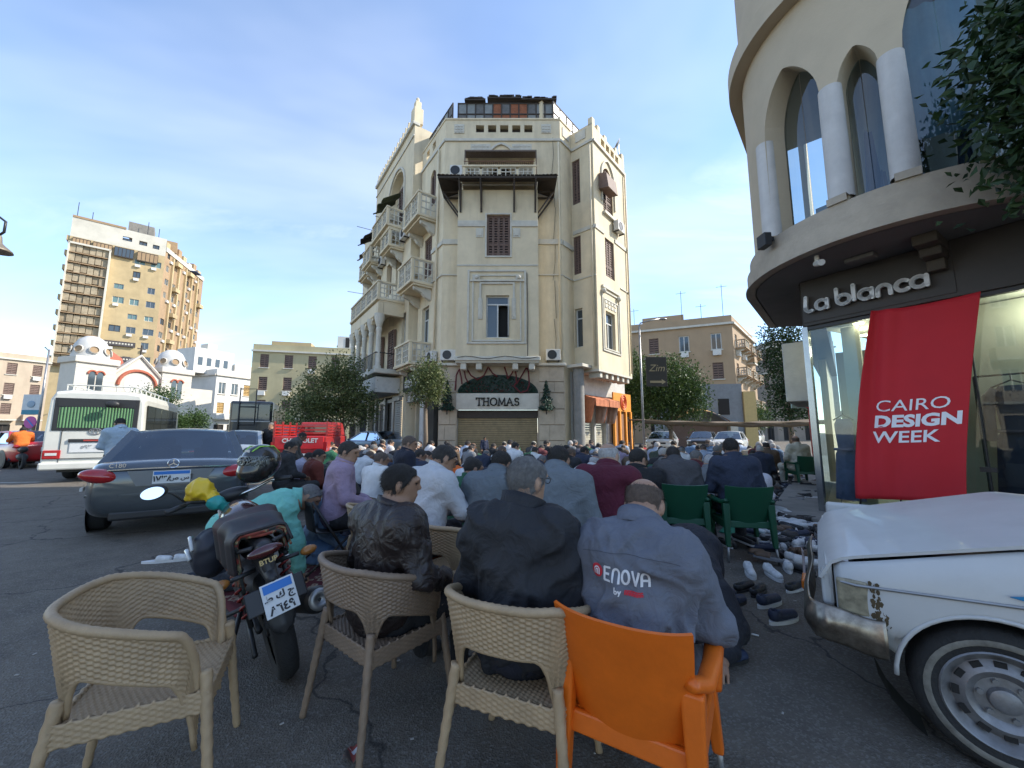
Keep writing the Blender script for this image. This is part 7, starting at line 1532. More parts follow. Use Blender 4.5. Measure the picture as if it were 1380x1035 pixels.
M_ORP = mat('orange_plastic', (.68, .135, .008), .42, var=.12, scale=7, stain=.35, stain_col=(.42, .075, .01), bump=.05, bscale=60); M_GRP = mat('green_plastic', (.005, .062, .03), .45, var=.1, scale=5)
CH_O = plastic_chair('orange_chair', M_ORP, M_STEEL)
put(CH_O, 'orange plastic armchair under the person in the grey ENOVA shirt', (.50, 1.62), R(31), 'orange plastic chairs').scale = (.94, .94, .97)
put(CH_O, 'orange plastic chair under the person in the white long sleeved top', (-.72, 3.28), R(38), 'orange plastic chairs')
CH_G = plastic_chair('green_chair', M_GRP, M_STEEL)
GG = 'green plastic chairs'
put(CH_G, 'green plastic chair under the person in the charcoal shirt', (2.02, 4.78), R(12), GG)
put(CH_G, 'green plastic chair under the person in the navy shirt beside the shoes', (2.64, 4.62), R(10), GG)
put(CH_G, 'green plastic chair far back under the person in the cream robe', (7.35, 10.0), R(6), GG)
# folding chair with black cloth back
fc_ = thing('folding_chair', 'black cloth folding chair under the person in the lilac shirt', 'chair', (-1.83, 4.1, 0), -R(52))
b = MB(); b.sheet(lambda u, v: V_(((2 * u - 1) * .2, -.2 - .05 * v - .03 * (1 - (2 * u - 1) ** 2), .45 + .28 * v)), 10, 6, .008); b.build('backrest', M_BLACK, fc_, smooth=True)
b = MB(); b.sheet(lambda u, v: V_(((2 * u - 1) * .2, -.2 + .38 * v, .44 - .02 * math.sin(math.pi * v))), 10, 6, .01); b.build('seat', M_BLACK, fc_, smooth=True)
for s in (-1, 1):
    for p, q in (((s * .21, -.25, .74), (s * .21, .2, .02)), ((s * .21, .18, .44), (s * .21, -.32, .02))): b = MB(); b.tube([p, q], .012, 8); b.build('leg', M_BLACK, fc_, smooth=True)
# ---------------------------------------------------------------- the people, near ones first
def pose(base, **k):
    d = dict(base); d.update(k); return sym(d)
f1 = figure('leather', pose(SIT, head=(.02, .07, 1.20), face=(.75, 1, -.05), **{'sh*': (.18, 0, 1.0), 'el*': (.275, .03, .75), 'wr*': (.18, .28, .64)}), h=.011, hh=.0085, girth=1.0, coat=.008, fold=.011, seed=1, strands=7000)
p1 = person(f1, 'seated person in dark brown leather jacket with short black hair, face turned aside', (-.66, 2.12), R(36), (.018, .012, .011), (.012, .012, .014), 0, 0, .93, shirt_mat=cmat('leather', (.020, .0135, .0125), rough=.42, var=.2, scale=9, bump=.5, bscale=11))
f2 = figure('blackjkt', pose(SIT, head=(.02, .08, 1.215), face=(.45, 1, -.08), neck=(0, .03, 1.07), **{'sh*': (.18, 0, 1.015), 'el*': (.265, .04, .75), 'wr*': (.17, .28, .64)}), h=.011, hh=.0085, girth=.98, coat=.010, fold=.012, seed=5, strands=7000, cz=1.25)
p2 = person(f2, 'seated person in black jacket with raised collar and grey hair, wearing glasses', (.025, 1.77), R(22), (.011, .012, .015), (.010, .012, .022), 2, 2, .965, shirt_mat=cmat('jacket', (.013, .014, .018), rough=.75, var=.2, scale=9, bump=.38, bscale=11))
f3 = figure('workshirt', pose(SIT, chest=(0, .05, .87), neck=(0, .125, 1.035), head=(.015, .215, 1.13), face=(.1, 1, -.75), crown=(0, .7, 1), **{'sh*': (.185, .06, .965), 'el*': (.265, .15, .72), 'wr*': (.17, .36, .64)}), h=.010, hh=.0085, girth=1.08, coat=.006, fold=.012, strands=6000, sleeve='long', hair='bald', seed=9)
p3 = person(f3, 'seated person in grey blue ENOVA work shirt with bowed balding head', (.465, 1.57), R(30), (.115, .125, .155), (.075, .08, .10), 4, 4, .955)
# printing on the back of the work shirt: mesh wrapped onto the cloth
sh3 = [c for c in p3.children if c.name.startswith('shirt')][0]
from mathutils.bvhtree import BVHTree
sm3 = sh3.data; bv3 = BVHTree.FromPolygons([v.co for v in sm3.vertices], [tuple(p.vertices) for p in sm3.polygons])
def wrap(me, x0, z0, name, mt, lift=.003):
    for vt in me.vertices:
        x, y, z = vt.co; h = bv3.ray_cast(V_((x0 + x, -1.0, z0 + y)), V_((0, 1, 0)))
        yy = h[0].y if h[0] is not None else -.1
        vt.co = (x0 + x, yy - lift - max(0, z), z0 + y)
    me.materials.clear(); me.materials.append(mt); o = bpy.data.objects.new(name, me); COL.objects.link(o); o.parent = sh3; return o
def stroke_mesh(glyphs, sc, r):
    b = MB()
    for ox, pl in glyphs:
        for line in pl:
            pts = [V_(((ox + x) * sc, y * sc, 0)) for x, y in line]; Q = []
            for a, c in zip(pts, pts[1:]):
                n = max(1, int((c - a).length / .006)); Q += [a.lerp(c, k / n) for k in range(n)]
            Q.append(pts[-1])
            for a, c in zip(Q, Q[1:]):
                d = (c - a).normalized(); nn = V_((-d.y, d.x, 0)) * r; a2 = a - d * r * .4; c2 = c + d * r * .4; b.add([a2 + nn, a2 - nn, c2 - nn, c2 + nn], [(0, 1, 2, 3)])
    me = bpy.data.meshes.new('lettering'); me.from_pydata(b.v, [], b.f); return me
M_PRW = mat('print_white', (.62, .62, .64), .7, var=0); M_PRR = mat('print_red', (.45, .015, .03), .7, var=0)
EN_ = [(0, [[(.5, 1), (0, 1), (0, 0), (.5, 0)], [(0, .5), (.4, .5)]]), (.75, [[(0, 0), (0, .65)] + arc(.27, .65, .27, .33, 180, 0, 8) + [(.54, 0)]]), (1.55, [arc(.28, .5, .28, .5, 0, 360, 18)]), (2.35, [[(0, 1), (.28, 0), (.56, 1)]]), (3.1, [[(0, 0), (0, .65)] + arc(.27, .65, .27, .33, 180, 0, 8) + [(.54, 0)], [(0, .4), (.54, .4)]])]
LX, LZ = -.085, .892
wrap(stroke_mesh(EN_, .046, .0042), LX, LZ, 'lettering', M_PRW)
wrap(stroke_mesh([(0, [[(0, 1), (0, .2)] + arc(.25, .25, .25, .25, 180, 520, 12)]), (.7, [[(0, .5), (.22, 0)], [(.46, .5), (.1, -.35)]])], .02, .0022), LX + .045, LZ - .034, 'lettering', M_PRW)
wrap(stroke_mesh([(.62 * i, [[(0, 0), (0, .8), (.4, .8)], [(0, .4), (.4, .4)], [(.4, 0), (.4, .4)]]) for i in range(7)], .0155, .0022), LX + .083, LZ - .034, 'lettering', M_PRR)
b = MB(); n = 28
for rr0, rr1 in ((0, .008), (.008, .016), (.016, .025)):
    for k in range(n): a, c = 2 * math.pi * k / n, 2 * math.pi * (k + 1) / n; b.add([(rr0 * math.cos(a), rr0 * math.sin(a), 0), (rr1 * math.cos(a), rr1 * math.sin(a), 0), (rr1 * math.cos(c), rr1 * math.sin(c), 0), (rr0 * math.cos(c), rr0 * math.sin(c), 0)], [(0, 1, 2, 3)])
me = bpy.data.meshes.new('logo_disc'); me.from_pydata(b.v, [], b.f); wrap(me, LX - .034, LZ + .026, 'logo_disc', M_PRR, .003)
wrap(stroke_mesh([(0, [[(-.5, -.6), (-.5, .1)] + arc(0, .1, .5, .5, 180, 0, 10) + [(.5, -.6)], [(-.18, -.6), (-.18, .05)] + arc(0, .05, .18, .2, 180, 0, 6) + [(.18, -.6)]])], .022, .002), LX - .034, LZ + .026, 'logo_mark', M_PRW, .005)
# yoke seam
wrap(stroke_mesh([(0, [[(-.19, .02), (-.1, .035), (0, .04), (.1, .035), (.19, .02)]])], 1.0, .0012), .0, .955, 'yoke_seam', mat('seam_dark', (.06, .065, .085), .9, var=0), .002)
def glasses(o, fig, J):
    HM = headframe(J['face'], J.get('crown', (0, 0, 1))); hc = np.array(J['head']); hp = lambda x, y, z: V_((hc + HM @ np.array((x, y, z))).tolist())
    b = MB()
    for s in (-1, 1):
        b.tube([hp(s * .083, -.005, .022), hp(s * .08, .06, .02), hp(s * .062, .104, .016)], .0022, 5)
        b.tube([hp(s * .033 + .025 * math.cos(a), .112 - .012 * abs(math.cos(a)), .010 + .018 * math.sin(a)) for a in [2 * math.pi * k / 14 for k in range(14)]], .002, 5, closed=True)
    b.tube([hp(-.01, .116, .014), hp(.01, .116, .014)], .002, 5); q = b.build('glasses', M_BLACK, o)
glasses(p2, f2, dict(head=(.02, .08, 1.215), face=(.45, 1, -.08)))
# ---- shared figures for the rest
NEAR = dict(h=.017, hh=.0105)
fs_l = figure('sit_a', pose(SIT, face=(.5, 1, -.15), **{'wr*': (.12, .30, .66)}), **NEAR, fold=.007)
fs_s = figure('sit_b', pose(SIT, chest=(0, .04, .87), neck=(0, .11, 1.03), head=(0, .19, 1.12), face=(.1, 1, -.6), crown=(0, .6, 1), **{'sh*': (.2, .05, .975)}), **NEAR, fold=.007, girth=1.12, sleeve='short')
fs_w = figure('sit_c', pose(SIT, chest=(0, .03, .88), neck=(0, .09, 1.045), head=(0, .15, 1.155), face=(.3, 1, -.35), crown=(0, .4, 1)), **NEAR, fold=.007, girth=1.1, hair='bald')
fs_r = figure('sit_robe', pose(SIT, chest=(0, .03, .88)), **NEAR, fold=.008, robe=True, girth=1.1, hair='bald')
fk = [figure('kneel_a', pose(KNEEL), h=.02, hh=.0115), figure('kneel_b', pose(KNEEL, face=(.6, 1, -.2), head=(.01, .09, .86)), h=.02, hh=.0115, girth=1.1), figure('kneel_c', pose(KNEEL, face=(-.2, 1, -.5)), h=.02, hh=.0115, hair='cap', sleeve='short', girth=1.05), figure('bow_a', pose(BOW), h=.02, hh=.0115, girth=1.08), figure('bow_b', pose(BOW, face=(.2, 1, -.8)), h=.02, hh=.0115, hair='bald', girth=1.15, sleeve='short')]
fj = [figure('suj_a', pose(SUJ), h=.02, hh=.0125), figure('suj_b', pose(SUJ), h=.02, hh=.0125, hair='cap', girth=1.12)]
fst = figure('stand_a', pose(STAND), h=.018, hh=.0105)
FQ = R(38)
pl_ = person(fs_l, 'person in lilac shirt seated on the folding chair, dark hair, hands raised', (-1.80, 4.12), R(62), (.30, .22, .30), (.02, .02, .022), 0, 1)
fg_ = figure('sit_glass', pose(SIT, chest=(0, .06, .86), neck=(0, .14, 1.02), head=(.01, .21, 1.13), face=(.35, 1, -.45), crown=(0, .5, 1), **{'sh*': (.2, .07, .97), 'el*': (.27, .2, .76), 'wr*': (.13, .42, .66)}), **NEAR, fold=.008, girth=1.08)
pw_ = person(fg_, 'person in white long sleeved top with glasses and dark grey hair on the orange chair', (-.74, 3.22), R(44), (.46, .46, .47), (.03, .03, .04), 0, 1, 1.03); glasses(pw_, fg_, dict(head=(.01, .21, 1.13), face=(.35, 1, -.45), crown=(0, .5, 1)))
person(fs_l, 'person in navy jacket seated beyond the white top, facing the shops', (-1.62, 5.9), R(55), (.012, .014, .026), (.02, .02, .025), 0, 4, 1.03)
person(fs_s, 'broad person in grey tee bending behind the black jacket on its left', (-.17, 3.15), R(25), (.115, .135, .15), (.03, .03, .03), 1, 0, 1.0)
person(fs_s, 'dark haired person in slate grey tee behind the black jacket on its right', (.30, 2.95), R(22), (.13, .15, .165), (.05, .045, .03), 1, 0, 1.04)
person(fs_w, 'white haired person in maroon shirt seated in front of the ENOVA shirt', (.80, 3.35), R(25), (.085, .008, .022), (.05, .045, .03), 2, 3, 1.02)
o = person(fk[0], 'person in maroon hoodie with white lettering kneeling beside the maroon shirt', (.62, 4.75), R(22), (.065, .008, .018), (.03, .03, .03), 1, 0, 1.05)
hoodie = [c for c in o.children if c.name.startswith('shirt')][0]
tm = stroke_mesh([(.7 * i, [[(0, .2), (.25, 0), (.5, .35)], [(.1, .6), (.3, .55)]]) for i in range(5)], .05, .008); bvh = BVHTree.FromPolygons([v.co for v in hoodie.data.vertices], [tuple(p.vertices) for p in hoodie.data.polygons])
for vt in tm.vertices:
    x, y, z = vt.co; x -= .08; h = bvh.ray_cast(V_((x, -1, .60 + y)), V_((0, 1, 0))); vt.co = (x, (h[0].y if h[0] else -.1) - .004, .60 + y)
tm.materials.append(M_PRW); q = bpy.data.objects.new('lettering', tm); COL.objects.link(q); q.parent = hoodie
person(fk[1], 'large person in black jacket kneeling left of the charcoal shirt', (1.55, 4.9), R(25), (.012, .012, .013), (.02, .02, .02), 0, 0, 1.22)
person(fs_s, 'person in charcoal shirt on a green chair with bowed head', (2.02, 4.82), R(12), (.06, .058, .062), (.02, .02, .02), 3, 1, .98)
person(fs_l, 'person in navy shirt on the green chair nearest the shoe pile', (2.64, 4.66), R(10), (.022, .030, .055), (.016, .017, .022), 3, 0, 1.02)
person(fs_r, 'person in cream robe on the farthest green chair', (7.35, 10.05), R(6), (.48, .45, .36), sk=0, hr=4)
person(fk[4], 'person in white tee kneeling beyond the navy shirt', (3.75, 6.2), R(30), (.50, .50, .54), (.02, .02, .025), 3, 0, 1.02, sock=(.03, .03, .03))
person(fj[1], 'person in teal shirt with white hem bowed to the ground beside the shoe pile', (4.25, 6.9), R(-20), (.07, .12, .15), (.4, .4, .38), 1, 0, 1.15, sock=(.5, .5, .48))
fb_ = figure('suj_big', pose(SUJ), h=.016, hh=.012, girth=1.15, fold=.008)
person(fb_, 'person in dark navy top bowed low between the ENOVA shirt and the green chairs', (1.45, 3.3), R(-150), (.018, .02, .028), (.02, .02, .026), 0, 0, 1.1, sock=(.55, .55, .53))
ALL4 = dict(pelvis=(0, -.12, .50), chest=(0, .26, .66), neck=(0, .42, .73), head=(0, .54, .74), face=(.2, 1, -.7), crown=(0, .6, 1), **{'hip*': (.1, -.1, .46), 'kn*': (.14, .10, .09), 'an*': (.1, -.36, .09), 'to*': (.09, -.5, .05)}, shl=(-.18, .33, .68), shr=(.19, .36, .66), ell=(-.36, .16, .62), wrl=(-.42, -.02, .52), elr=(.24, .46, .37), wrr=(.21, .50, .10), hdr=(.1, .5, -.5))
fm = figure('mint', pose(ALL4), h=.013, hh=.010, fold=.008, girth=1.08)
person(fm, 'person in mint green shirt leaning down with one hand on the ground beside the motorcycle', (-2.52, 3.72), R(62), (.18, .50, .42), (.03, .035, .045), 0, 2, 1.02, sock=(.03, .03, .03))
person(fk[3], 'person in light blue shirt and jeans bowed in front of the mint shirt', (-2.05, 4.35), R(100), (.16, .24, .36), (.10, .19, .36), 0, 1, .98, sock=(.58, .56, .56))
person(fk[1], 'person in brick red sweater kneeling behind the motorcycle helmet', (-3.75, 7.4), R(45), (.13, .025, .015), (.02, .02, .025), 1, 0, 1.1)
person(fk[0], 'person in white shirt kneeling between the brick red sweater and the lilac shirt', (-3.1, 7.1), R(45), (.5, .5, .5), (.03, .03, .04), 2, 2, 1.1)
person(fk[3], 'person in lavender grey shirt kneeling left of the brick red sweater', (-4.5, 8.0), R(45), (.33, .31, .38), (.1, .09, .08), 1, 0, 1.1)
WALK = dict(STAND); WALK.update(chest=(0, .16, 1.26), neck=(0, .27, 1.40), head=(0, .36, 1.50), pelvis=(0, 0, .93)); WALK['sh*'] = (.19, .2, 1.35); WALK['el*'] = (.25, .22, 1.07); WALK['wr*'] = (.2, .36, .88)
fwk = figure('walk', pose(WALK, face=(0, 1, -.5)), h=.018, hh=.0105, coat=.012)
person(fwk, 'person in dark grey coat bending forward in front of the red pickup', (-5.35, 9.3), R(70), (.075, .07, .065), (.06, .058, .055), 3, 0, .86)
person(fst, 'standing person in black jacket over white shirt beside the red pickup', (-8.3, 13.4), R(170), (.02, .02, .022), (.02, .02, .03), 2, 2, 1.0)
LNP = dict(STAND); LNP.update(head=(0, .10, 1.59), face=(0, 1, -.7), crown=(0, .6, 1)); LNP['el*'] = (.24, .08, 1.14); LNP['wr*'] = (.07, .30, 1.16)
fph = figure('phone', pose(LNP), h=.018, hh=.0105)
o = person(fph, 'young person in pale blue shirt looking at a phone between minibus and grey saloon', (-7.75, 7.7), R(-60), (.35, .43, .5), (.03, .035, .05), 2, 0, .98)
ph = MB(); pp_ = o.matrix_basis @ V_((0, .42, 1.2)); ph.box(pp_, (.08, .015, .15), R(60)); tag(ph.build('mobile_phone', M_BLACK, None, bevel=.006), 'black mobile phone held by the young person beside the grey saloon', 'phone')
person(fs_l, 'dark capped person peering past the black helmet', (-3.9, 6.75), R(40), (.02, .02, .022), (.02, .02, .02), 1, 0, .95)
person(fk[1], 'person in bottle green sweater with dark hair kneeling behind the orange chair', (-.52, 4.6), R(30), (.012, .075, .035), (.02, .02, .02), 1, 0, 1.12)
person(fj[0], 'person in bright orange shirt bowed near the middle of the crowd', (-1.25, 8.3), R(100), (.62, .12, .015), (.03, .03, .03), 0, 0, 1.3)
person(fst, 'person in dark blue jacket standing before the bronze roller shutter', (-1.15, 16.3), R(150), (.02, .028, .06), (.02, .02, .03), 1, 0, .62, z=.13)
# ---- the rows
PAL = [((.018, .019, .022), 'black', 10), ((.022, .028, .05), 'navy', 10), ((.06, .062, .066), 'charcoal', 8), ((.14, .15, .16), 'grey', 9), ((.58, .58, .57), 'white', 22), ((.30, .36, .45), 'pale blue', 9), ((.10, .02, .025), 'maroon', 5), ((.38, .02, .025), 'red', 4), ((.012, .08, .04), 'green', 4), ((.5, .11, .02), 'orange', 2), ((.10, .07, .045), 'brown', 7), ((.36, .31, .23), 'beige', 6), ((.05, .065, .045), 'olive', 4), ((.09, .16, .26), 'denim blue', 5), ((.25, .2, .27), 'mauve', 3)]
palw = [p for p in PAL for _ in range(p[2])]
rc = random.Random(21); taken = [(o.location.x, o.location.y) for o in bpy.data.objects if o.name.startswith('person')]
rowd = Vector((.79, -.61)); rowf = Vector((.61, .79)); crowd = []
def inside(x, y):
    if y > 16.2 or y < 4.9: return False
    lx = -2.6 - (y - 5.2) * .52; rx = 2.0 + (y - 4.3) * .80
    if y > 14: lx = max(lx, -6.4)
    return lx < x < rx - .25
for i in range(0, 19):
    for j in range(-26, 27):
        p = Vector((-1.0, 4.2)) + rowf * (i * 1.02) + rowd * (j * .66 + .3 * (i % 2)) + Vector((rc.uniform(-.1, .1), rc.uniform(-.12, .12)))
        if inside(p.x, p.y) and all((p.x - a) ** 2 + (p.y - c) ** 2 > .42 for a, c in taken): crowd.append(p)
crowd.sort(key=lambda p: (p.y, p.x))
LAND = [(-9999, -260, 'below the red pickup'), (-260, -120, 'before the left shops'), (-120, -30, 'left of the shutter'), (-30, 45, 'before the bronze shutter'), (45, 105, 'before the cream shutters'), (105, 170, 'before the orange shop'), (170, 260, 'under the shade strip'), (260, 9999, 'near the shoes')]
recs = []
for p in crowd:
    c, nm, _ = rc.choice(palw); q = rc.random(); row = 'near' if p.y < 8 else ('middle' if p.y < 12 else 'far')
    if q < .40: f, act = rc.choice(fk[:3]), 'kneeling person'
    elif q < .70: f, act = rc.choice(fk[3:]), 'head bowed kneeler'
    else: f, act = rc.choice(fj), 'prostrate person'
    px = 520 * p.x / p.y; lm = next(l for a, b_, l in LAND if a <= px < b_); recs.append([p, c, nm, f, act, lm, row])
from collections import defaultdict
grp = defaultdict(list)
for r_ in recs: grp[(r_[2], r_[4], r_[5], r_[6])].append(r_)
ORD = ['leftmost', 'second from the left', 'third from the left', 'fourth from the left', 'fifth from the left', 'sixth from the left', 'seventh from the left']
for k, L_ in grp.items():
    L_.sort(key=lambda r_: r_[0].x / r_[0].y)
    for i, r_ in enumerate(L_):
        lab = '%s top, %s, %s rows %s' % (k[0], k[1], k[3], k[2])
        if len(L_) > 1: lab += ', ' + ORD[min(i, 6)]
        r_.append(lab)
for p, c, nm, f, act, lm, row, lab in recs:
    v = rc.uniform(.85, 1.2); person(f, lab, p, FQ + rc.uniform(-.16, .16), tuple(x * v for x in c), rc.choice(((.02, .02, .024), (.03, .04, .07), (.06, .055, .05), (.02, .025, .045))), rc.randrange(5), rc.choice((0, 0, 1, 1, 2, 4, 3)), rc.uniform(.97, 1.14), 'worshippers in the rows', sock=rc.choice(((.03, .03, .03), (.4, .39, .37), None)), capcol=rc.choice(((.6, .6, .57), (.02, .02, .03), (.35, .33, .28))))
# orange jacketed motorcyclist at the left edge
RIDE = dict(pelvis=(0, -.1, .86), chest=(0, .0, 1.18), neck=(0, .06, 1.35), head=(0, .12, 1.475), face=(0, 1, -.1), **{'sh*': (.19, .02, 1.30), 'el*': (.27, .22, 1.10), 'wr*': (.27, .46, 1.06), 'hip*': (.1, -.08, .84), 'kn*': (.2, .28, .72), 'an*': (.2, .10, .36), 'to*': (.2, .25, .32)})
frd = figure('rider', pose(RIDE), h=.02, hh=.0115, coat=.015)
RPOS, RAZ = (-19.1, 15.2), R(-60)
person(frd, 'motorcyclist in orange jacket riding at the left edge', RPOS, RAZ, (.62, .14, .02), (.02, .025, .05), 1, 0)
# ---------------------------------------------------------------- parked motorcycle (local +Y = forward, origin at the rear tyre contact), leaning on its stand
mo = thing('motorcycle', 'dark maroon motorcycle leaning on its stand with a striped blanket over the seat', 'motorcycle', (-1.33, 2.46, 0), R(41)); mo.rotation_euler = (0, R(-14), R(41))
M_MAR = mat('dark_maroon_paint', (.045, .010, .010), .25, var=.15, coat=.7); M_ENG = mat('engine_metal', (.06, .06, .062), .5, metal=.5, var=.3, scale=15)
def mtube(nm, pts, r, mt, n=8, par=None): b = MB(); b.tube(pts, r, n); return b.build(nm, mt, par or mo, smooth=True)
for y, nm in ((0, 'rear_wheel'), (1.24, 'front_wheel')):
    M = Matrix.Translation((0, y, .30)) @ Matrix.Rotation(R(90), 4, 'Y'); w = .055 if y == 0 else .045
    b = MB(); b.lathe([(.225, -w * .7), (.26, -w), (.285, -w * .85), (.298, -w * .4), (.302, 0), (.298, w * .4), (.285, w * .85), (.26, w), (.225, w * .7)], 36, M); q = b.build(nm, M_TYRE, mo, smooth=True)
    b = MB(); b.lathe([(.228, -.03), (.205, -.02), (.205, .02), (.228, .03)], 32, M); b.lathe([(.0, -.05), (.05, -.05), (.05, .05), (0, .05)], 14, M)
    for k in range(6): a = math.pi * k / 3; b.bar(M @ V_((.04 * math.cos(a), .04 * math.sin(a), 0)), M @ V_((.21 * math.cos(a), .21 * math.sin(a), 0)), .03, .016)
    b.build('rim', M_TRIMB, q)
for s in (-1, 1):
    mtube('swing_arm', [(s * .08, 0, .30), (s * .09, .42, .34)], .018, M_BLACK); sh = mtube('shock_absorber', [(s * .11, .02, .33), (s * .12, .16, .66)], .014, M_BLACK)
    pts = [V_((s * .11, .04, .37)).lerp(V_((s * .12, .15, .63)), k / 72) + V_((.028 * math.cos(k * .52), .028 * math.sin(k * .52) * .9, .028 * math.sin(k * .52) * -.3)) for k in range(73)]; mtube('spring', pts, .007, mat('red_spring', (.22, .015, .012), .5), 5, sh)
    mtube('fork', [(s * .085, 1.24, .30), (s * .085, 1.02, .86)], .022, M_STEEL); mtube('frame_tube', [(s * .11, -.1, .70), (s * .11, .45, .68), (s * .08, .95, .78)], .014, M_BLACK)
    mtube('grab_rail', [(s * .12, .18, .79), (s * .13, -.08, .80), (s * .05, -.2, .82)], .012, M_BLACK)
    ind = mtube('indicator_stalk', [(s * .05, -.12, .68), (s * .16, -.17, .69)], .012, M_TRIMB); b = MB(); b.ell((s * .21, -.18, .69), (.045, .03, .026), 10, 7); b.build('indicator', mat('amber_lens', (.32, .13, .03), .3), ind, smooth=True)
    mtube('handlebar', [(0, .98, .93), (s * .14, .97, .95), (s * .25, .92, .99), (s * .36, .84, .98)], .012, M_CHROME if s > 0 else M_BLACK); mtube('grip', [(s * .28, .90, .985), (s * .38, .83, .98)], .018, M_TRIMB)
    mtube('lever', [(s * .24, .96, .98), (s * .36, .90, .965)], .007, M_CHROME)
ml = mtube('mirror_stem', [(-.27, .93, .99), (-.33, .95, 1.08), (-.38, .93, 1.12)], .007, M_BLACK)
b = MB(); b.ell((-.42, .92, 1.125), (.075, .018, .05), 16, 10, Matrix.Rotation(R(8), 3, 'Z') @ Matrix.Rotation(R(-9), 3, 'X')); b.build('mirror', M_TRIMB, ml, smooth=True); b = MB(); b.lathe([(.0, .0), (.9, .0)], 24, Matrix.Translation((-.427, .897, 1.125)) @ Matrix.Rotation(R(8), 4, 'Z') @ Matrix.Rotation(R(-9), 4, 'X') @ Matrix.Diagonal((.068, 1, .044, 1)) @ Matrix.Rotation(R(90), 4, 'X')); b.build('mirror_glass', mat('mirror_glass', (.9, .9, .9), .03, metal=1, var=0), ml)
def blob(nm, prims, mt, h=.012, fold=0., par=None, grow=0.):
    me = sdf_mesh(nm, prims, h, grow=grow, fold=fold); me.materials.append(mt); o = bpy.data.objects.new(nm, me); COL.objects.link(o); o.parent = par or mo; return o
blob('tank', [ellp((0, .68, .80), (.135, .24, .12), None, .06), cap((0, .45, .76), (0, .85, .84), .09, .08, .08)], M_MAR)
blob('engine', [ellp((0, .58, .40), (.13, .20, .14), None, .03), cap((0, .70, .45), (0, .82, .62), .085, .08, .03), ellp((.1, .5, .36), (.07, .1, .1), None, .02)], M_ENG)
blob('tail_fairing', [cap((0, .15, .74), (0, -.22, .80), .085, .045, .05), cap((0, -.1, .72), (0, -.30, .66), .05, .03, .04)], M_TRIMB)
b = MB(); b.ell((0, -.262, .80), (.085, .03, .03), 14, 8); tlm = b.build('tail_light', mat('smoked_red_lens', (.06, .01, .01), .2, coat=.6), mo, smooth=True)
text_on('BTUP', .035, mat('badge_gold', (.40, .28, .10), .5, var=0), tlm, (0, -.297, .755), (1, 0, 0), (0, .25, 1), extrude=.002, bold=.001)
blob('rear_mudguard', [cap((0, -.24, .72), (0, -.36, .44), .03, .02, .02), ellp((0, -.33, .52), (.075, .02, .14), Matrix.Rotation(R(-20), 3, 'X'), .02)], M_TRIMB)
b = MB(); b.box((0, -.335, .585), (.27, .012, .12), M=Matrix.Rotation(R(-24), 3, 'X')); b.build('plate_holder', M_TRIMB, mo, bevel=.01)
pn = V_((0, -.914, .407)); pu = V_((0, .407, .914)); pc = V_((.01, -.352, .575))
pl = plate(mo, pc, .15, .165, (1, 0, 0), pu, pn, M_BLUEP)
text_on('ط ك ج', .047, M_INK, pl, pc + pn * .0105 + pu * .008, (1, 0, 0), pu, extrude=.001, bold=.0015); text_on('٨٦٤٩', .056, M_INK, pl, pc + pn * .0105 - pu * .055, (1, 0, 0), pu, extrude=.001, bold=.002)
mf = mtube('exhaust', [(.13, .75, .36), (.14, .4, .24), (.15, .12, .27), (.165, -.1, .36)], .028, M_ENG)
blob('muffler', [cap((.16, .12, .30), (.185, -.26, .43), .062, .072, .02)], M_TRIMB, par=mf); b = MB(); b.lathe([(.0, .002), (.022, .002), (.026, .02), (.05, .02), (.058, .0)], 18, Matrix.Translation((.188, -.325, .452)) @ Matrix.Rotation(R(72), 4, 'X')); b.build('muffler_cap', M_STEEL, mf, smooth=True)
mtube('side_stand', [(-.12, .42, .30), (-.27, .30, .02)], .014, M_BLACK); mtube('centre_stand', [(-.1, .35, .28), (-.12, .05, .15)], .014, M_BLACK); mtube('foot_peg', [(-.26, .35, .33), (.26, .35, .33)], .014, M_BLACK)
blob('headlamp', [ellp((0, 1.08, .86), (.1, .09, .1), None, .03), ellp((0, 1.02, .95), (.12, .06, .05), None, .04)], M_TRIMB)
blob('front_mudguard', [cap((0, 1.1, .60), (0, 1.42, .58), .06, .05, .04)], M_MAR)
# blanket over the seat: folded striped layers
def stripe_mat():
    m = bpy.data.materials.new('striped_blanket'); m.use_nodes = True; t = m.node_tree; N = t.nodes; L = t.links; p = N['Principled BSDF']; p.inputs['Roughness'].default_value = .9
    tc = N.new('ShaderNodeTexCoord'); w = N.new('ShaderNodeTexWave'); w.bands_direction = 'Y'; w.inputs['Scale'].default_value = 7; w.inputs['Distortion'].default_value = 1.5; L.new(tc.outputs['Object'], w.inputs['Vector'])
    ns = N.new('ShaderNodeTexNoise'); ns.inputs['Scale'].default_value = 30; L.new(tc.outputs['Object'], ns.inputs['Vector']); ad = N.new('ShaderNodeMath'); ad.operation = 'MULTIPLY_ADD'; ad.inputs[1].default_value = .3; L.new(ns.outputs['Fac'], ad.inputs[0]); L.new(w.outputs['Fac'], ad.inputs[2])
    cr = N.new('ShaderNodeValToRGB'); e = cr.color_ramp.elements; e[0].color = (.06, .012, .012, 1); e[1].color = (.03, .035, .03, 1); e[1].position = .95
    for pos, c in ((.3, (.26, .05, .03, 1)), (.5, (.32, .24, .13, 1)), (.65, (.06, .09, .05, 1)), (.8, (.24, .03, .025, 1))): x = e.new(pos); x.color = c
    L.new(ad.outputs[0], cr.inputs[0]); L.new(cr.outputs[0], p.inputs['Base Color']); return m
M_BLK = stripe_mat()
bl = thing('blanket', 'folded striped red and olive blanket draped over the motorcycle seat', 'blanket', tuple(mo.location), 0); bl.rotation_euler = mo.rotation_euler
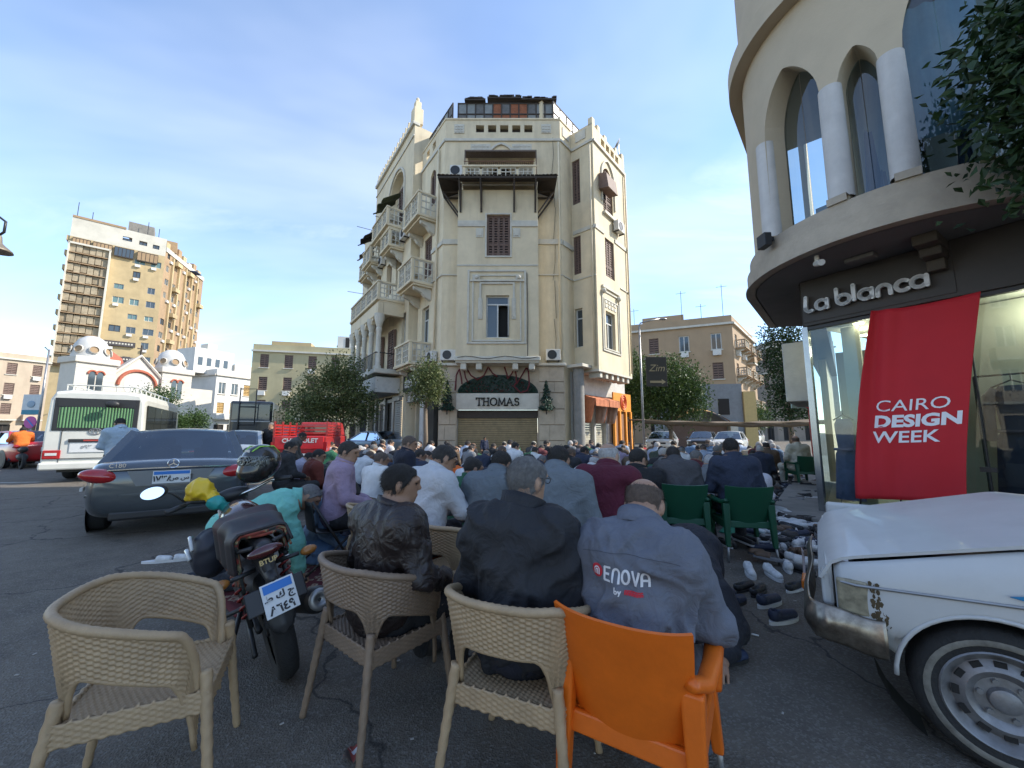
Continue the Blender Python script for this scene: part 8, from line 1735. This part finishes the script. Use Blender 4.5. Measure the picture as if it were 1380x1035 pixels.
for k in range(3):
    e_ = .014 * k
    def bf(u, v, e_=e_, k=k):
        x = (2 * u - 1); y = -.12 + .62 * v + .02 * math.sin(u * 9 + k); drop = max(0, abs(x) - .42); wd = .145 + e_
        return V_((max(-1, min(1, x / .5)) * (wd - .02) * (.8 + .2 * v) + (.02 if x > 0 else -.02) * drop + .01 * math.sin(v * 17 + k), y, .855 + e_ + .03 * math.sin(math.pi * v) * (1 - x * x) - drop * (.44 if x < 0 else .22) * (1 - .12 * k) - .02 * x * x + .012 * math.sin(v * 13 + u * 7)))
    b = MB(); b.sheet(bf, 44, 30, .013); b.build('fold', M_BLK if k < 2 else mat('dark_cover', (.02, .018, .02), .6, var=.4, scale=14, stain=.5, stain_col=(.12, .02, .02)), bl, smooth=True)
def moto_pt(p): return Matrix.Translation(mo.location) @ mo.rotation_euler.to_matrix().to_4x4() @ V_(p)
hl = thing('helmet', 'black full face helmet with green lines and clear visor on the handlebar', 'helmet', tuple(moto_pt((.18, .95, 1.0))), R(160))
me = sdf_mesh('shell', [ellp((0, 0, .15), (.125, .15, .14), None, .03), ellp((0, .06, .07), (.10, .11, .08), None, .05)], .010); me.materials.append(mat('helmet_black', (.015, .016, .016), .25, var=.3, scale=10, coat=.6)); o = bpy.data.objects.new('shell', me); COL.objects.link(o); o.parent = hl
me = sdf_mesh('visor', [ellp((0, .02, .155), (.128, .145, .10), None, .03)], .009, cut=lambda X, D: np.maximum(np.maximum(D, -(D + .006)), np.maximum(.02 - X[..., 1], np.abs(X[..., 2] - .15) - .055))); me.materials.append(mat('visor_smoke', (.10, .11, .10), .08, coat=.8, var=.3, scale=8)); o = bpy.data.objects.new('visor', me); COL.objects.link(o); o.parent = hl
for s in (-1, 1):
    b = MB(); b.tube([(s * .05, -.12, .22), (s * .06, -.05, .275), (s * .055, .06, .275), (s * .04, .11, .235)], .005, 6); b.build('green_line', mat('neon_green', (.30, .62, .08), .5), hl, smooth=True)
b = MB(); b.box((0, .118, .238), (.05, .006, .02)); b.build('emblem', M_WLENS, hl)
yb = thing('yellow_bag', 'crumpled yellow plastic bag tied on the motorcycle handlebar', 'bag', tuple(moto_pt((-.2, 1.0, .98))))
for nm, pr, c in (('bag', [ellp((0, 0, .08), (.09, .07, .085), None, .03), ellp((.06, .02, .02), (.07, .05, .05), None, .03), ellp((-.06, 0, .01), (.05, .03, .03), None, .03)], (.66, .44, .02)), ('teal_wrap', [ellp((.13, .0, -.02), (.07, .05, .05), None, .03), ellp((.19, .02, -.05), (.04, .03, .03), None, .02)], (.02, .26, .24))):
    me = sdf_mesh(nm, pr, .012, fold=.016, ffreq=(20, 20, 20)); me.materials.append(mat('plastic_' + nm, c, .45, var=.15)); o = bpy.data.objects.new(nm, me); COL.objects.link(o); o.parent = yb
db = thing('leg_bag', 'dark bag with white piping strapped beside the motorcycle tank', 'bag', tuple(moto_pt((-.2, .85, .62))), R(47))
me = sdf_mesh('pouch', [ellp((0, 0, 0), (.12, .16, .17), None, .03)], .013, fold=.016); me.materials.append(mat('bag_navy', (.018, .02, .03), .6, var=.3)); o = bpy.data.objects.new('pouch', me); COL.objects.link(o); o.parent = db
b = MB(); b.tube([(-.12, -.1, .05), (-.125, .0, .12), (-.1, .1, .1)], .012, 6); b.tube([(-.12, -.05, -.02), (-.13, .04, .03)], .014, 6); b.build('piping', M_WLENS, db, smooth=True)
# the moving motorcycle of the orange rider
rm = thing('scooter', 'dark motorcycle ridden at the left edge', 'motorcycle', (RPOS[0], RPOS[1], 0), -RAZ)
for y in (-.55, .7): wheel(rm, .0001, y, .3, .3, .1)
blob('frame', [cap((0, -.5, .45), (0, .4, .5), .14, .12, .05), cap((0, -.55, .74), (0, .0, .74), .11, .13, .05), cap((0, .5, .5), (0, .42, 1.0), .05, .04, .03), cap((-.3, .40, 1.02), (.3, .40, 1.02), .02, .02, .02)], M_TRIMB, .02, par=rm)
# ---------------------------------------------------------------- shoes
def shoe(kind):
    if kind == 'sneaker': up = sdf_mesh('upper', [cap((0, -.09, .055), (0, .10, .042), .040, .034, .03), ellp((0, -.085, .075), (.034, .045, .045), None, .02)], .008, cut=lambda X, D: np.maximum(np.maximum(D, .022 - X[..., 2]), -(np.linalg.norm((X - np.array((0, -.075, .115))) / np.array((.024, .045, .055)), axis=-1) - 1) * .02)); h = .026
    elif kind == 'loafer': up = sdf_mesh('upper', [cap((0, -.10, .045), (0, .11, .032), .035, .030, .03)], .008, cut=lambda X, D: np.maximum(np.maximum(D, .016 - X[..., 2]), -(np.linalg.norm((X - np.array((0, -.065, .085))) / np.array((.024, .065, .055)), axis=-1) - 1) * .02)); h = .018
    else: up = sdf_mesh('upper', [cap((0, .015, .03), (0, .10, .026), .044, .038, .02)], .008, cut=lambda X, D: np.maximum(np.maximum(D, .018 - X[..., 2]), -(np.linalg.norm((X - np.array((0, -.02, .03))) / np.array((.034, .12, .030)), axis=-1) - 1) * .02)); h = .022
    b = MB(); pts = []
    for k in range(28): a = 2 * math.pi * k / 28; y = math.sin(a) * .145; pts.append((math.cos(a) * (.043 + .008 * math.sin(a)) , y, 0))
    b.prism(pts, (0, 0, 0), (0, 0, h)); so = bpy.data.meshes.new('sole'); so.from_pydata(b.v, [], b.f); so.materials.append(None); up.materials.append(None); return up, so
SHOES = {k: shoe(k) for k in ('sneaker', 'loafer', 'slipper')}
def put_shoe(kind, label, x, y, rz, col, sole, group=None, z=0., tilt=0., sc=1.):
    o = bpy.data.objects.new('shoe' if kind != 'slipper' else 'slipper', SHOES[kind][0]); COL.objects.link(o); o.location = (x, y, z); o.rotation_euler = (tilt, tilt * .7, rz); o.scale = (sc,) * 3; tag(o, label, 'shoe', group)
    o.material_slots[0].link = 'OBJECT'; o.material_slots[0].material = cmat('upper', col, rough=.6, var=.25, scale=20, bump=.2, bscale=150); link_mesh('sole', SHOES[kind][1], o, cmat('sole', sole, rough=.7))
BK, NV2, WH, GY, BR = (.02, .02, .021), (.02, .028, .055), (.56, .56, .55), (.16, .16, .165), (.10, .06, .035)
for px, py, kd, c, s_, rz, lab in ((1056, 838, 'sneaker', NV2, WH, -70, 'navy and white sneaker standing nearest the pickup bumper'), (1037, 816, 'sneaker', NV2, WH, -65, 'navy and white sneaker just behind the one nearest the pickup'), (1011, 775, 'sneaker', WH, WH, 160, 'white sneaker on top of the dark slippers'), (1042, 778, 'sneaker', WH, WH, 175, 'lone white sneaker between the pair of navy sneakers and the pile'), (1003, 795, 'loafer', BK, BK, -60, 'black loafer lying on its mate below the white sneaker'), (1022, 800, 'loafer', BK, BK, -50, 'black loafer lying right of its mate below the white sneaker'),
        (976, 806, 'slipper', NV2, BK, -65, 'dark blue slipper of the pair next to the brown rug'), (990, 815, 'slipper', NV2, BK, -62, 'dark blue slipper right of its mate near the brown rug'), (962, 822, 'loafer', BK, BK, -70, 'black shoe tucked beside the ENOVA shirt sleeve'), (982, 893, 'slipper', (.02, .035, .08), BK, -75, 'navy rubber clog closest to the orange chair'), (1072, 795, 'loafer', BK, WH, -60, 'black shoe with white stripes beside the chrome bumper'), (1090, 790, 'sneaker', BK, WH, -45, 'black sneaker at the end of the pickup bumper'), (1062, 768, 'sneaker', WH, WH, -30, 'white shoe heaped on black shoes near the bumper'), (1080, 772, 'loafer', BK, BK, 20, 'black shoe under the white one near the bumper'),
        (212, 758, 'slipper', WH, WH, -75, 'white slipper left of its mate on the road behind the empty chair'), (236, 756, 'slipper', WH, WH, -70, 'white slipper right of its mate on the road behind the empty chair')):
    p = at_z(px, py, 0); put_shoe(kd, lab, p.x, p.y, R(rz), c, s_)
rs_ = random.Random(17); PAIRS = []
for k in range(160):
    t = rs_.random() ** 1.25; base = V_((2.55, 4.4, 0)).lerp(V_((8.6, 12.4, 0)), t) + V_((rs_.gauss(.62, .36) * (1 - .3 * t), rs_.gauss(0, .3), 0))
    if base.x < 1.95 + (base.y - 4.3) * .80 - .1: base.x += .5
    if base.y < 7.2 and base.x > 4.55: base.x = 4.5 - rs_.random() * .6
    PAIRS.append((base.y, base, rs_.choice((('black', BK), ('black', BK), ('black', (.03, .028, .027)), ('white', WH), ('white', WH), ('grey', GY), ('brown', BR), ('navy', NV2))), rs_.choice(('sneaker', 'loafer', 'loafer', 'slipper'))))
ONES = 'first second third fourth fifth sixth seventh eighth ninth tenth eleventh twelfth thirteenth fourteenth fifteenth sixteenth seventeenth eighteenth nineteenth twentieth'.split()
cnt = defaultdict(int)
for _, base, (nm, c), kd in sorted(PAIRS, key=lambda q: q[0]):
    i = cnt[(nm, kd)]; cnt[(nm, kd)] += 1; od = ONES[i] if i < 20 else 'twenty-' + ONES[i - 20]; z_ = 0 if rs_.random() < .6 else .06; rz = rs_.uniform(0, 6.28)
    for s in (0, 1): put_shoe(kd, '%s of the %s %s %s pair from the near end of the shoe row' % (('left one', 'right one')[s], od, nm, kd), base.x + s * .1 * math.cos(rz) + rs_.gauss(0, .02), base.y + s * .1 * math.sin(rz), rz + rs_.gauss(0, .3), c, rs_.choice((BK, WH, GY)), 'shoes left beside the rows', z_, rs_.gauss(0, .12) if z_ else 0, 1.05)
# ---------------------------------------------------------------- mats and rugs
def rug(name, label, c, w, l, az, mt, cat='rug', z=.006):
    t = MB(); rr = random.Random(int(c[0] * 100)); t.sheet(lambda u, v: V_(((u - .5) * w, (v - .5) * l, z + .006 * math.sin(u * 11 + c[0]) * math.sin(v * 7) + .006)), 14, 18, .006); o = t.build(name, mt, None, smooth=True); o.location = (c[0], c[1], 0); o.rotation_euler = (0, 0, -az); tag(o, label, cat); return o
def rugmat(name, a, b_, c_):
    m = bpy.data.materials.new(name); m.use_nodes = True; t = m.node_tree; N = t.nodes; L = t.links; p = N['Principled BSDF']; p.inputs['Roughness'].default_value = .95; tc = N.new('ShaderNodeTexCoord')
    v = N.new('ShaderNodeTexVoronoi'); v.inputs['Scale'].default_value = 11; v.distance = 'MANHATTAN'; L.new(tc.outputs['Object'], v.inputs['Vector']); cr = N.new('ShaderNodeValToRGB'); cr.color_ramp.interpolation = 'CONSTANT'; e = cr.color_ramp.elements; e[0].color = (*a, 1); e[1].color = (*b_, 1); e[1].position = .35; x = e.new(.6); x.color = (*c_, 1); L.new(v.outputs['Distance'], cr.inputs[0]); L.new(cr.outputs[0], p.inputs['Base Color']); return m
M_RUGR = rugmat('red_rug', (.17, .02, .02), (.30, .24, .17), (.10, .015, .02)); M_GMAT = mat('green_mat', (.02, .17, .10), .8, var=.15); M_RUGB = rugmat('brown_rug', (.14, .06, .03), (.22, .13, .06), (.08, .03, .02))
rug('prayer_rug', 'red and cream patterned prayer rug under the mint shirt hand', (-2.0, 3.75), .7, 1.1, R(40), M_RUGR); rug('prayer_rug', 'brown patterned rug beside the bowed navy top', (1.62, 3.5), .5, .45, R(60), M_RUGB)
rug('green_mat', 'bright green plastic mat under the green chairs', (2.05, 4.95), .55, 1.3, R(14), M_GMAT); rug('green_mat', 'green mat strip under the white tee kneeler', (3.7, 6.0), .8, 1.6, R(38), M_GMAT)
rug('prayer_rug', 'long faded red carpet under the near rows of the crowd', (-.2, 7.3), 5.6, 3.6, R(38), M_RUGR, z=.004); rug('prayer_rug', 'wide dark carpet under the far rows of the crowd', (1.8, 12.2), 10, 5.5, R(0), M_RUGB, z=.004)
# ---------------------------------------------------------------- trees
def leafmat(name, c, c2):
    m = bpy.data.materials.new(name); m.use_nodes = True; t = m.node_tree; N = t.nodes; L = t.links; p = N['Principled BSDF']; p.inputs['Roughness'].default_value = .5; g_ = N.new('ShaderNodeNewGeometry'); cr = N.new('ShaderNodeValToRGB'); cr.color_ramp.elements[0].color = (*c, 1); cr.color_ramp.elements[1].color = (*c2, 1)
    L.new(g_.outputs['Random Per Island'], cr.inputs[0]); L.new(cr.outputs[0], p.inputs['Base Color']); p.inputs['Specular IOR Level'].default_value = .35; tl = N.new('ShaderNodeBsdfTranslucent'); L.new(cr.outputs[0], tl.inputs[0]); mx = N.new('ShaderNodeMixShader'); mx.inputs[0].default_value = .22; o = N['Material Output']; L.new(p.outputs[0], mx.inputs[1]); L.new(tl.outputs[0], mx.inputs[2]); L.new(mx.outputs[0], o.inputs[0]); return m
M_LF = leafmat('leaf_green', (.02, .05, .012), (.085, .14, .035)); M_LF2 = leafmat('leaf_dark', (.008, .024, .007), (.035, .075, .022)); M_LF3 = leafmat('leaf_dusty', (.05, .075, .022), (.17, .20, .075)); M_BARK = mat('bark', (.16, .125, .09), .9, var=.3, scale=12, bump=.6, bscale=30)
def tree(label, base, lobes, n, ls, mt, trunk_r=.12, seed=1, name='street_tree', fork=.5, droop=0.):
    r = np.random.RandomState(seed); root = thing(name, label, 'tree', base); B = V_(base); L = []; per = np.array([l[3] * l[4] * l[5] for l in lobes]); per = per / per.sum(); b = MB(); c0 = V_((0, 0, lobes[0][2] * fork))
    top = V_(lobes[0][:3]); b.tube([(0, 0, 0), (.04, .02, c0.z * .5), c0], [trunk_r * 1.15, trunk_r * .95, trunk_r * .8], 8)
    for l in lobes:
        e = V_(l[:3]); m = c0.lerp(e, .5) + V_((r.randn() * .1, r.randn() * .1, .1)); b.tube([c0, m, e], [trunk_r * .6, trunk_r * .35, trunk_r * .1], 6)
        for k in range(5): d = V_(r.randn(3).tolist()).normalized(); b.tube([m, e + V_((d.x * l[3] * .7, d.y * l[4] * .7, d.z * l[5] * .7))], [trunk_r * .2, .006], 5)
    b.build('trunk', M_BARK, root, smooth=True)
    vs, fs = [], []
    for l, w in zip(lobes, per):
        nc = max(6, int(n * w / 26)); 
        for c in range(nc):
            d = r.randn(3); d /= np.linalg.norm(d); rad = (.35 + .65 * r.rand() ** .5); cc = np.array(l[:3]) + d * np.array(l[3:6]) * rad
            for k in range(26):
                p = cc + r.randn(3) * ls * 1.9; dd = d * .5 + r.randn(3) * .8 + np.array((0, 0, -droop)); dd /= np.linalg.norm(dd); s = np.cross(dd, r.randn(3)); s /= np.linalg.norm(s); a = ls * (.7 + .6 * r.rand()); i = len(vs); nn = np.cross(dd, s) * a * .12
                vs += [p, p + dd * a * .5 + s * a * .24 - nn, p + dd * a, p + dd * a * .5 - s * a * .24 - nn]; fs += [(i, i + 1, i + 2), (i, i + 2, i + 3)]
    me = bpy.data.meshes.new('crown'); me.from_pydata([tuple(v) for v in vs], [], fs); me.materials.append(mt); o = bpy.data.objects.new('crown', me); COL.objects.link(o); o.parent = root; return root
tp = at_y(462, 600, 19.5); tree('leafy street tree with a bushy crown left of the corner building', (tp.x, tp.y, 0), [(-.6, 0, 3.3, 1.6, 1.3, 1.3), (-1.9, 0, 2.5, 1.2, 1, .9), (.5, .2, 2.7, 1.0, 1, 1.0), (-.1, 0, 4.5, .8, .8, .8)], 15000, .13, M_LF3, .09, 2, fork=.45)
tp = at_y(572, 600, 14.9); tree('small street tree with a leaning pale trunk before the black shop fascia', (tp.x, tp.y, 0), [(.05, 0, 3.2, .62, .6, .62), (.1, 0, 3.75, .4, .4, .4)], 5200, .10, M_LF3, .09, 5, fork=.72)
tp = at_y(905, 600, 25); tree('large green tree behind the dark arrow sign', (tp.x, tp.y, 0), [(0, 0, 4.5, 2.0, 1.6, 1.6), (1.2, 0, 3.4, 1.2, 1.2, 1.2), (-1.0, 0, 2.9, 1.5, 1.2, 1.0)], 16000, .17, M_LF, .16, 7, fork=.35)
tp = at_y(852, 600, 27); tree('green tree showing at the right edge of the corner building', (tp.x, tp.y, 0), [(0, 0, 5.6, 1.2, 1.2, 1.4), (.3, 0, 3.6, 1.5, 1.2, 1.3)], 8000, .17, M_LF, .14, 8, fork=.4)
tp = at_y(1008, 600, 38); tree('low round tree in front of the tan block', (tp.x, tp.y, 0), [(0, 0, 3.0, 2.4, 1.6, 1.1), (-1.8, 0, 2.6, 1.6, 1.2, .8)], 7000, .2, M_LF, .14, 9, fork=.4)
tp = at_y(1068, 600, 22); tree('tall dark ficus tree between the grey blocks and the boutique', (tp.x, tp.y, 0), [(0, 0, 5.6, 1.0, 1, 2.4), (.3, 0, 3.0, 1.2, 1, 1.1)], 9000, .16, M_LF2, .16, 10, fork=.3)
tree('dark leafy tree overhanging the boutique at the right edge', (5.78, 2.2, 0), [(-.45, .95, 4.7, .62, .6, 1.0), (-.05, .9, 5.2, .9, .7, 1.1), (-.40, .85, 3.85, .5, .5, .5), (-.95, 1.0, 4.9, .32, .4, .3), (.2, .7, 4.3, .7, .7, .9)], 15000, .115, M_LF2, .13, 11, fork=.55, droop=.35)
for px, Y, h, r_, sd_2, lab in ((205, 40, 4.6, 1.5, 20, 'round tree in front of the church gable'), (258, 44, 2.6, 1.0, 21, 'small tree beside the right church tower'), (232, 42, 2.3, .7, 22, 'thin sapling below the right church tower'), (372, 46, 2.4, 1.5, 23, 'low bush at the foot of the olive block')):
    tp = at_y(px, 600, Y); tree(lab, (tp.x, tp.y, 0), [(0, 0, h, r_, r_, r_ * .8)], 2600, .22, M_LF, .1, sd_2, fork=.5)
# ---------------------------------------------------------------- street furniture
def post(name, label, cat, px, Y, ztop, r=.06, mt=M_STEEL):
    p = at_y(px, 600, Y); t = thing(name, label, cat, (p.x, Y, 0)); b = MB(); b.tube([(0, 0, 0), (0, 0, ztop)], [r, r * .7], 10); b.build('pole', mt, t, smooth=True); return t
sl2 = post('street_lamp', 'tall thin street lamp with bent arm beside the dark arrow sign', 'street lamp', 868, 16.4, 6.0, .055)
mtube('arm', [(0, 0, 5.95), (.05, 0, 6.12), (.4, 0, 6.22), (.95, 0, 6.32)], .03, M_STEEL, par=sl2); b = MB(); b.ell((1.05, 0, 6.3), (.2, .08, .05), 10, 6); b.build('lamp_head', M_STEEL, sl2, smooth=True)
ds = thing('arrow_sign', 'dark hanging signboard with gold arrow and script on the street lamp', 'sign', (5.72, 16.3, 3.3)); b = MB(); b.box((.45, 0, .66), (.88, .06, 1.28)); b.build('board', mat('sign_dark_olive', (.04, .036, .028), .7, var=.15), ds, bevel=.01)
M_GOLD = mat('sign_gold', (.36, .29, .16), .6, var=.1); text_on('Zim', .42, M_GOLD, ds, (.45, -.035, .8), (1, 0, 0), (0, 0, 1), extrude=.004, shear=.3); b = MB(); b.box((.4, -.036, .22), (.5, .012, .09)); b.prism([(.65, -.042, .11), (.82, -.042, .22), (.65, -.042, .33)], (0, 0, 0), (0, .012, 0)); b.build('arrow', M_GOLD, ds); mtube('bracket', [(-.06, 0, 1.2), (.1, 0, 1.2)], .02, M_STEEL, par=ds)
cs = thing('shade_strip', 'long brown cloth shade strip stretched low across the right hand street', 'shade cloth', (6.7, 19, 0)); M_BRC = mat('brown_shade', (.10, .07, .04), .9, var=.25, scale=5)
b = MB(); b.sheet(lambda u, v: V_((-.8 + 9.6 * u, -1.6 + 2.2 * v - 1.0 * u, 1.98 - .14 * math.sin(math.pi * u) - .10 * (1 - v) + .03 * math.sin(u * 31))), 40, 4, .06); b.build('cloth', M_BRC, cs, smooth=True)
b = MB(); b.sheet(lambda u, v: V_((-.8 + 9.6 * u, -1.6 - 1.0 * u - .02, 1.92 - .14 * math.sin(math.pi * u) - .16 * v + .02 * math.sin(u * 37))), 60, 2, .012); b.build('valance', M_BRC, cs, smooth=True)
for x, y in ((-.75, -1.5), (8.7, -2.4), (8.7, -.4), (-.75, .5)): mtube('post', [(x, y, 0), (x, y, 2.0)], .04, M_SHUT, par=cs)
rg2 = thing('round_sign', 'teal board with red disc on a post near the boutique corner', 'sign', (9.05, 12.2, 0)); mtube('pole', [(.35, 0, 0), (.35, 0, 2.2)], .04, mat('red_post', (.3, .03, .02), .6), par=rg2); b = MB(); b.box((.1, 0, 2.4), (.62, .05, .5)); b.build('board', mat('teal_board', (.30, .42, .38), .6, var=.1), rg2); b = MB(); b.lathe([(0, 0), (.24, 0), (.24, .05), (0, .05)], 20, Matrix.Translation((.38, -.03, 2.35)) @ Matrix.Rotation(R(90), 4, 'X')); b.build('disc', mat('red_disc', (.45, .02, .025), .5), rg2)
bb = post('billboard', 'small white and teal billboard on a post at the left edge', 'billboard', 47, 24, 6.6, .07); b = MB(); b.box((-.55, 0, 3.1), (1.1, .1, 1.25)); q = b.build('panel', mat('billboard_white', (.52, .55, .56), .6, var=.1), bb); b = MB(); b.box((-.55, -.055, 2.62), (1.08, .012, .28)); b.build('teal_band', mat('teal_band', (.03, .20, .28), .6), q); mtube('lamp_arm', [(0, 0, 6.5), (-.3, 0, 6.75)], .04, M_STEEL, par=bb)
b = MB(); b.ell((-.55, -.07, 3.12), (.26, .02, .22), 12, 6); b.build('emblem', mat('emblem_blue', (.25, .33, .4), .6), q, smooth=True)
nw = post('road_sign', 'round pink and blue no stopping sign left of the minibus', 'road sign', 38, 18, 2.0, .035); b = MB(); b.lathe([(0, 0), (.28, 0), (.28, .03), (0, .03)], 20, Matrix.Translation((0, -.04, 1.85)) @ Matrix.Rotation(R(90), 4, 'X')); q = b.build('disc', mat('sign_pink', (.42, .06, .28), .5), nw); b = MB(); b.bar((-.18, -.075, 2.03), (.18, -.075, 1.67), .05, .01, up=(0, 1, 0)); b.build('stripe', M_BLUEP, q)
fr_ = post('sign_frame', 'empty dark steel sign frame beside the dark coach', 'sign frame', 318, 26, 4.4, .05, M_BLACK); mtube('frame', [(0, 0, 4.3), (1.1, 0, 4.3), (1.1, 0, 1.9), (0, 0, 1.9)], .04, M_BLACK, par=fr_); mtube('cross_bar', [(0, 0, 3.1), (1.1, 0, 3.1)], .03, M_BLACK, par=fr_)
ln2 = thing('lantern', 'ornamental bell street lantern hanging from a curled arm at the upper left edge', 'street lamp', (-15.05, 10, 0)); mtube('pole', [(0, 0, 0), (0, 0, 7.2)], .07, M_BLACK, par=ln2); mtube('curl', [(0, 0, 7.0), (.3, 0, 7.35), (.75, 0, 7.4), (1.1, 0, 7.15), (1.1, 0, 6.85), (.9, 0, 6.7)], .03, M_BLACK, par=ln2)
b = MB(); b.lathe([(.04, .5), (.08, .42), (.10, .25), (.16, .18), (.30, .05), (.32, 0), (.28, .0), (.0, .04)], 18, Matrix.Translation((.95, 0, 6.3))); b.build('bell_shade', mat('bronze_shade', (.20, .17, .13), .5, metal=.4, var=.2), ln2, smooth=True)
for k in range(5):
    a = at_y(1008 + 2 * k, 452 + 9 * k, 42); c = at_y(1075, 436 + 8 * k, 20); m = (a + c) / 2 - V_((0, 0, .5)); b = MB(); b.tube([a, m, c], .018, 4); tag(b.build('overhead_wire', M_BLACK, None), '%s overhead wire from the tan block to the boutique' % ('topmost', 'second highest', 'middle', 'second lowest', 'lowest')[k], 'wire', 'wires over the right hand street')
# litter on the road
rl = random.Random(4); lt = MB()
for k in range(90):
    x, y = rl.uniform(-4, 3), rl.uniform(1.3, 5); s = rl.uniform(.004, .012); a = rl.uniform(0, 3.1); lt.box((x, y, .004), (s * 2, s, .003), a)
o = lt.build('litter', mat('pale_litter', (.35, .33, .3), .8, var=.3), None); tag(o, 'scattered bits of pale litter on the asphalt', 'litter', kind='stuff')
p = at_z(470, 1030, 0); b = MB(); b.sheet(lambda u, v: V_((p.x - .03 + .06 * u, p.y + .09 * v, .012 + .012 * math.sin(u * 6 + v * 4))), 8, 8, .002); tag(b.build('wrapper', rugmat('wrapper_print', (.5, .5, .5), (.25, .05, .04), (.08, .06, .05)), None, smooth=True), 'crumpled snack wrapper at the bottom edge between the chairs', 'wrapper')
p = at_z(1013, 856, 0); b = MB(); b.tube([(p.x, p.y, .008), (p.x + .035, p.y - .025, .008)], .006, 6); tag(b.build('cigarette_end', M_WLENS, None), 'white cigarette end on the road below the navy sneakers', 'cigarette')
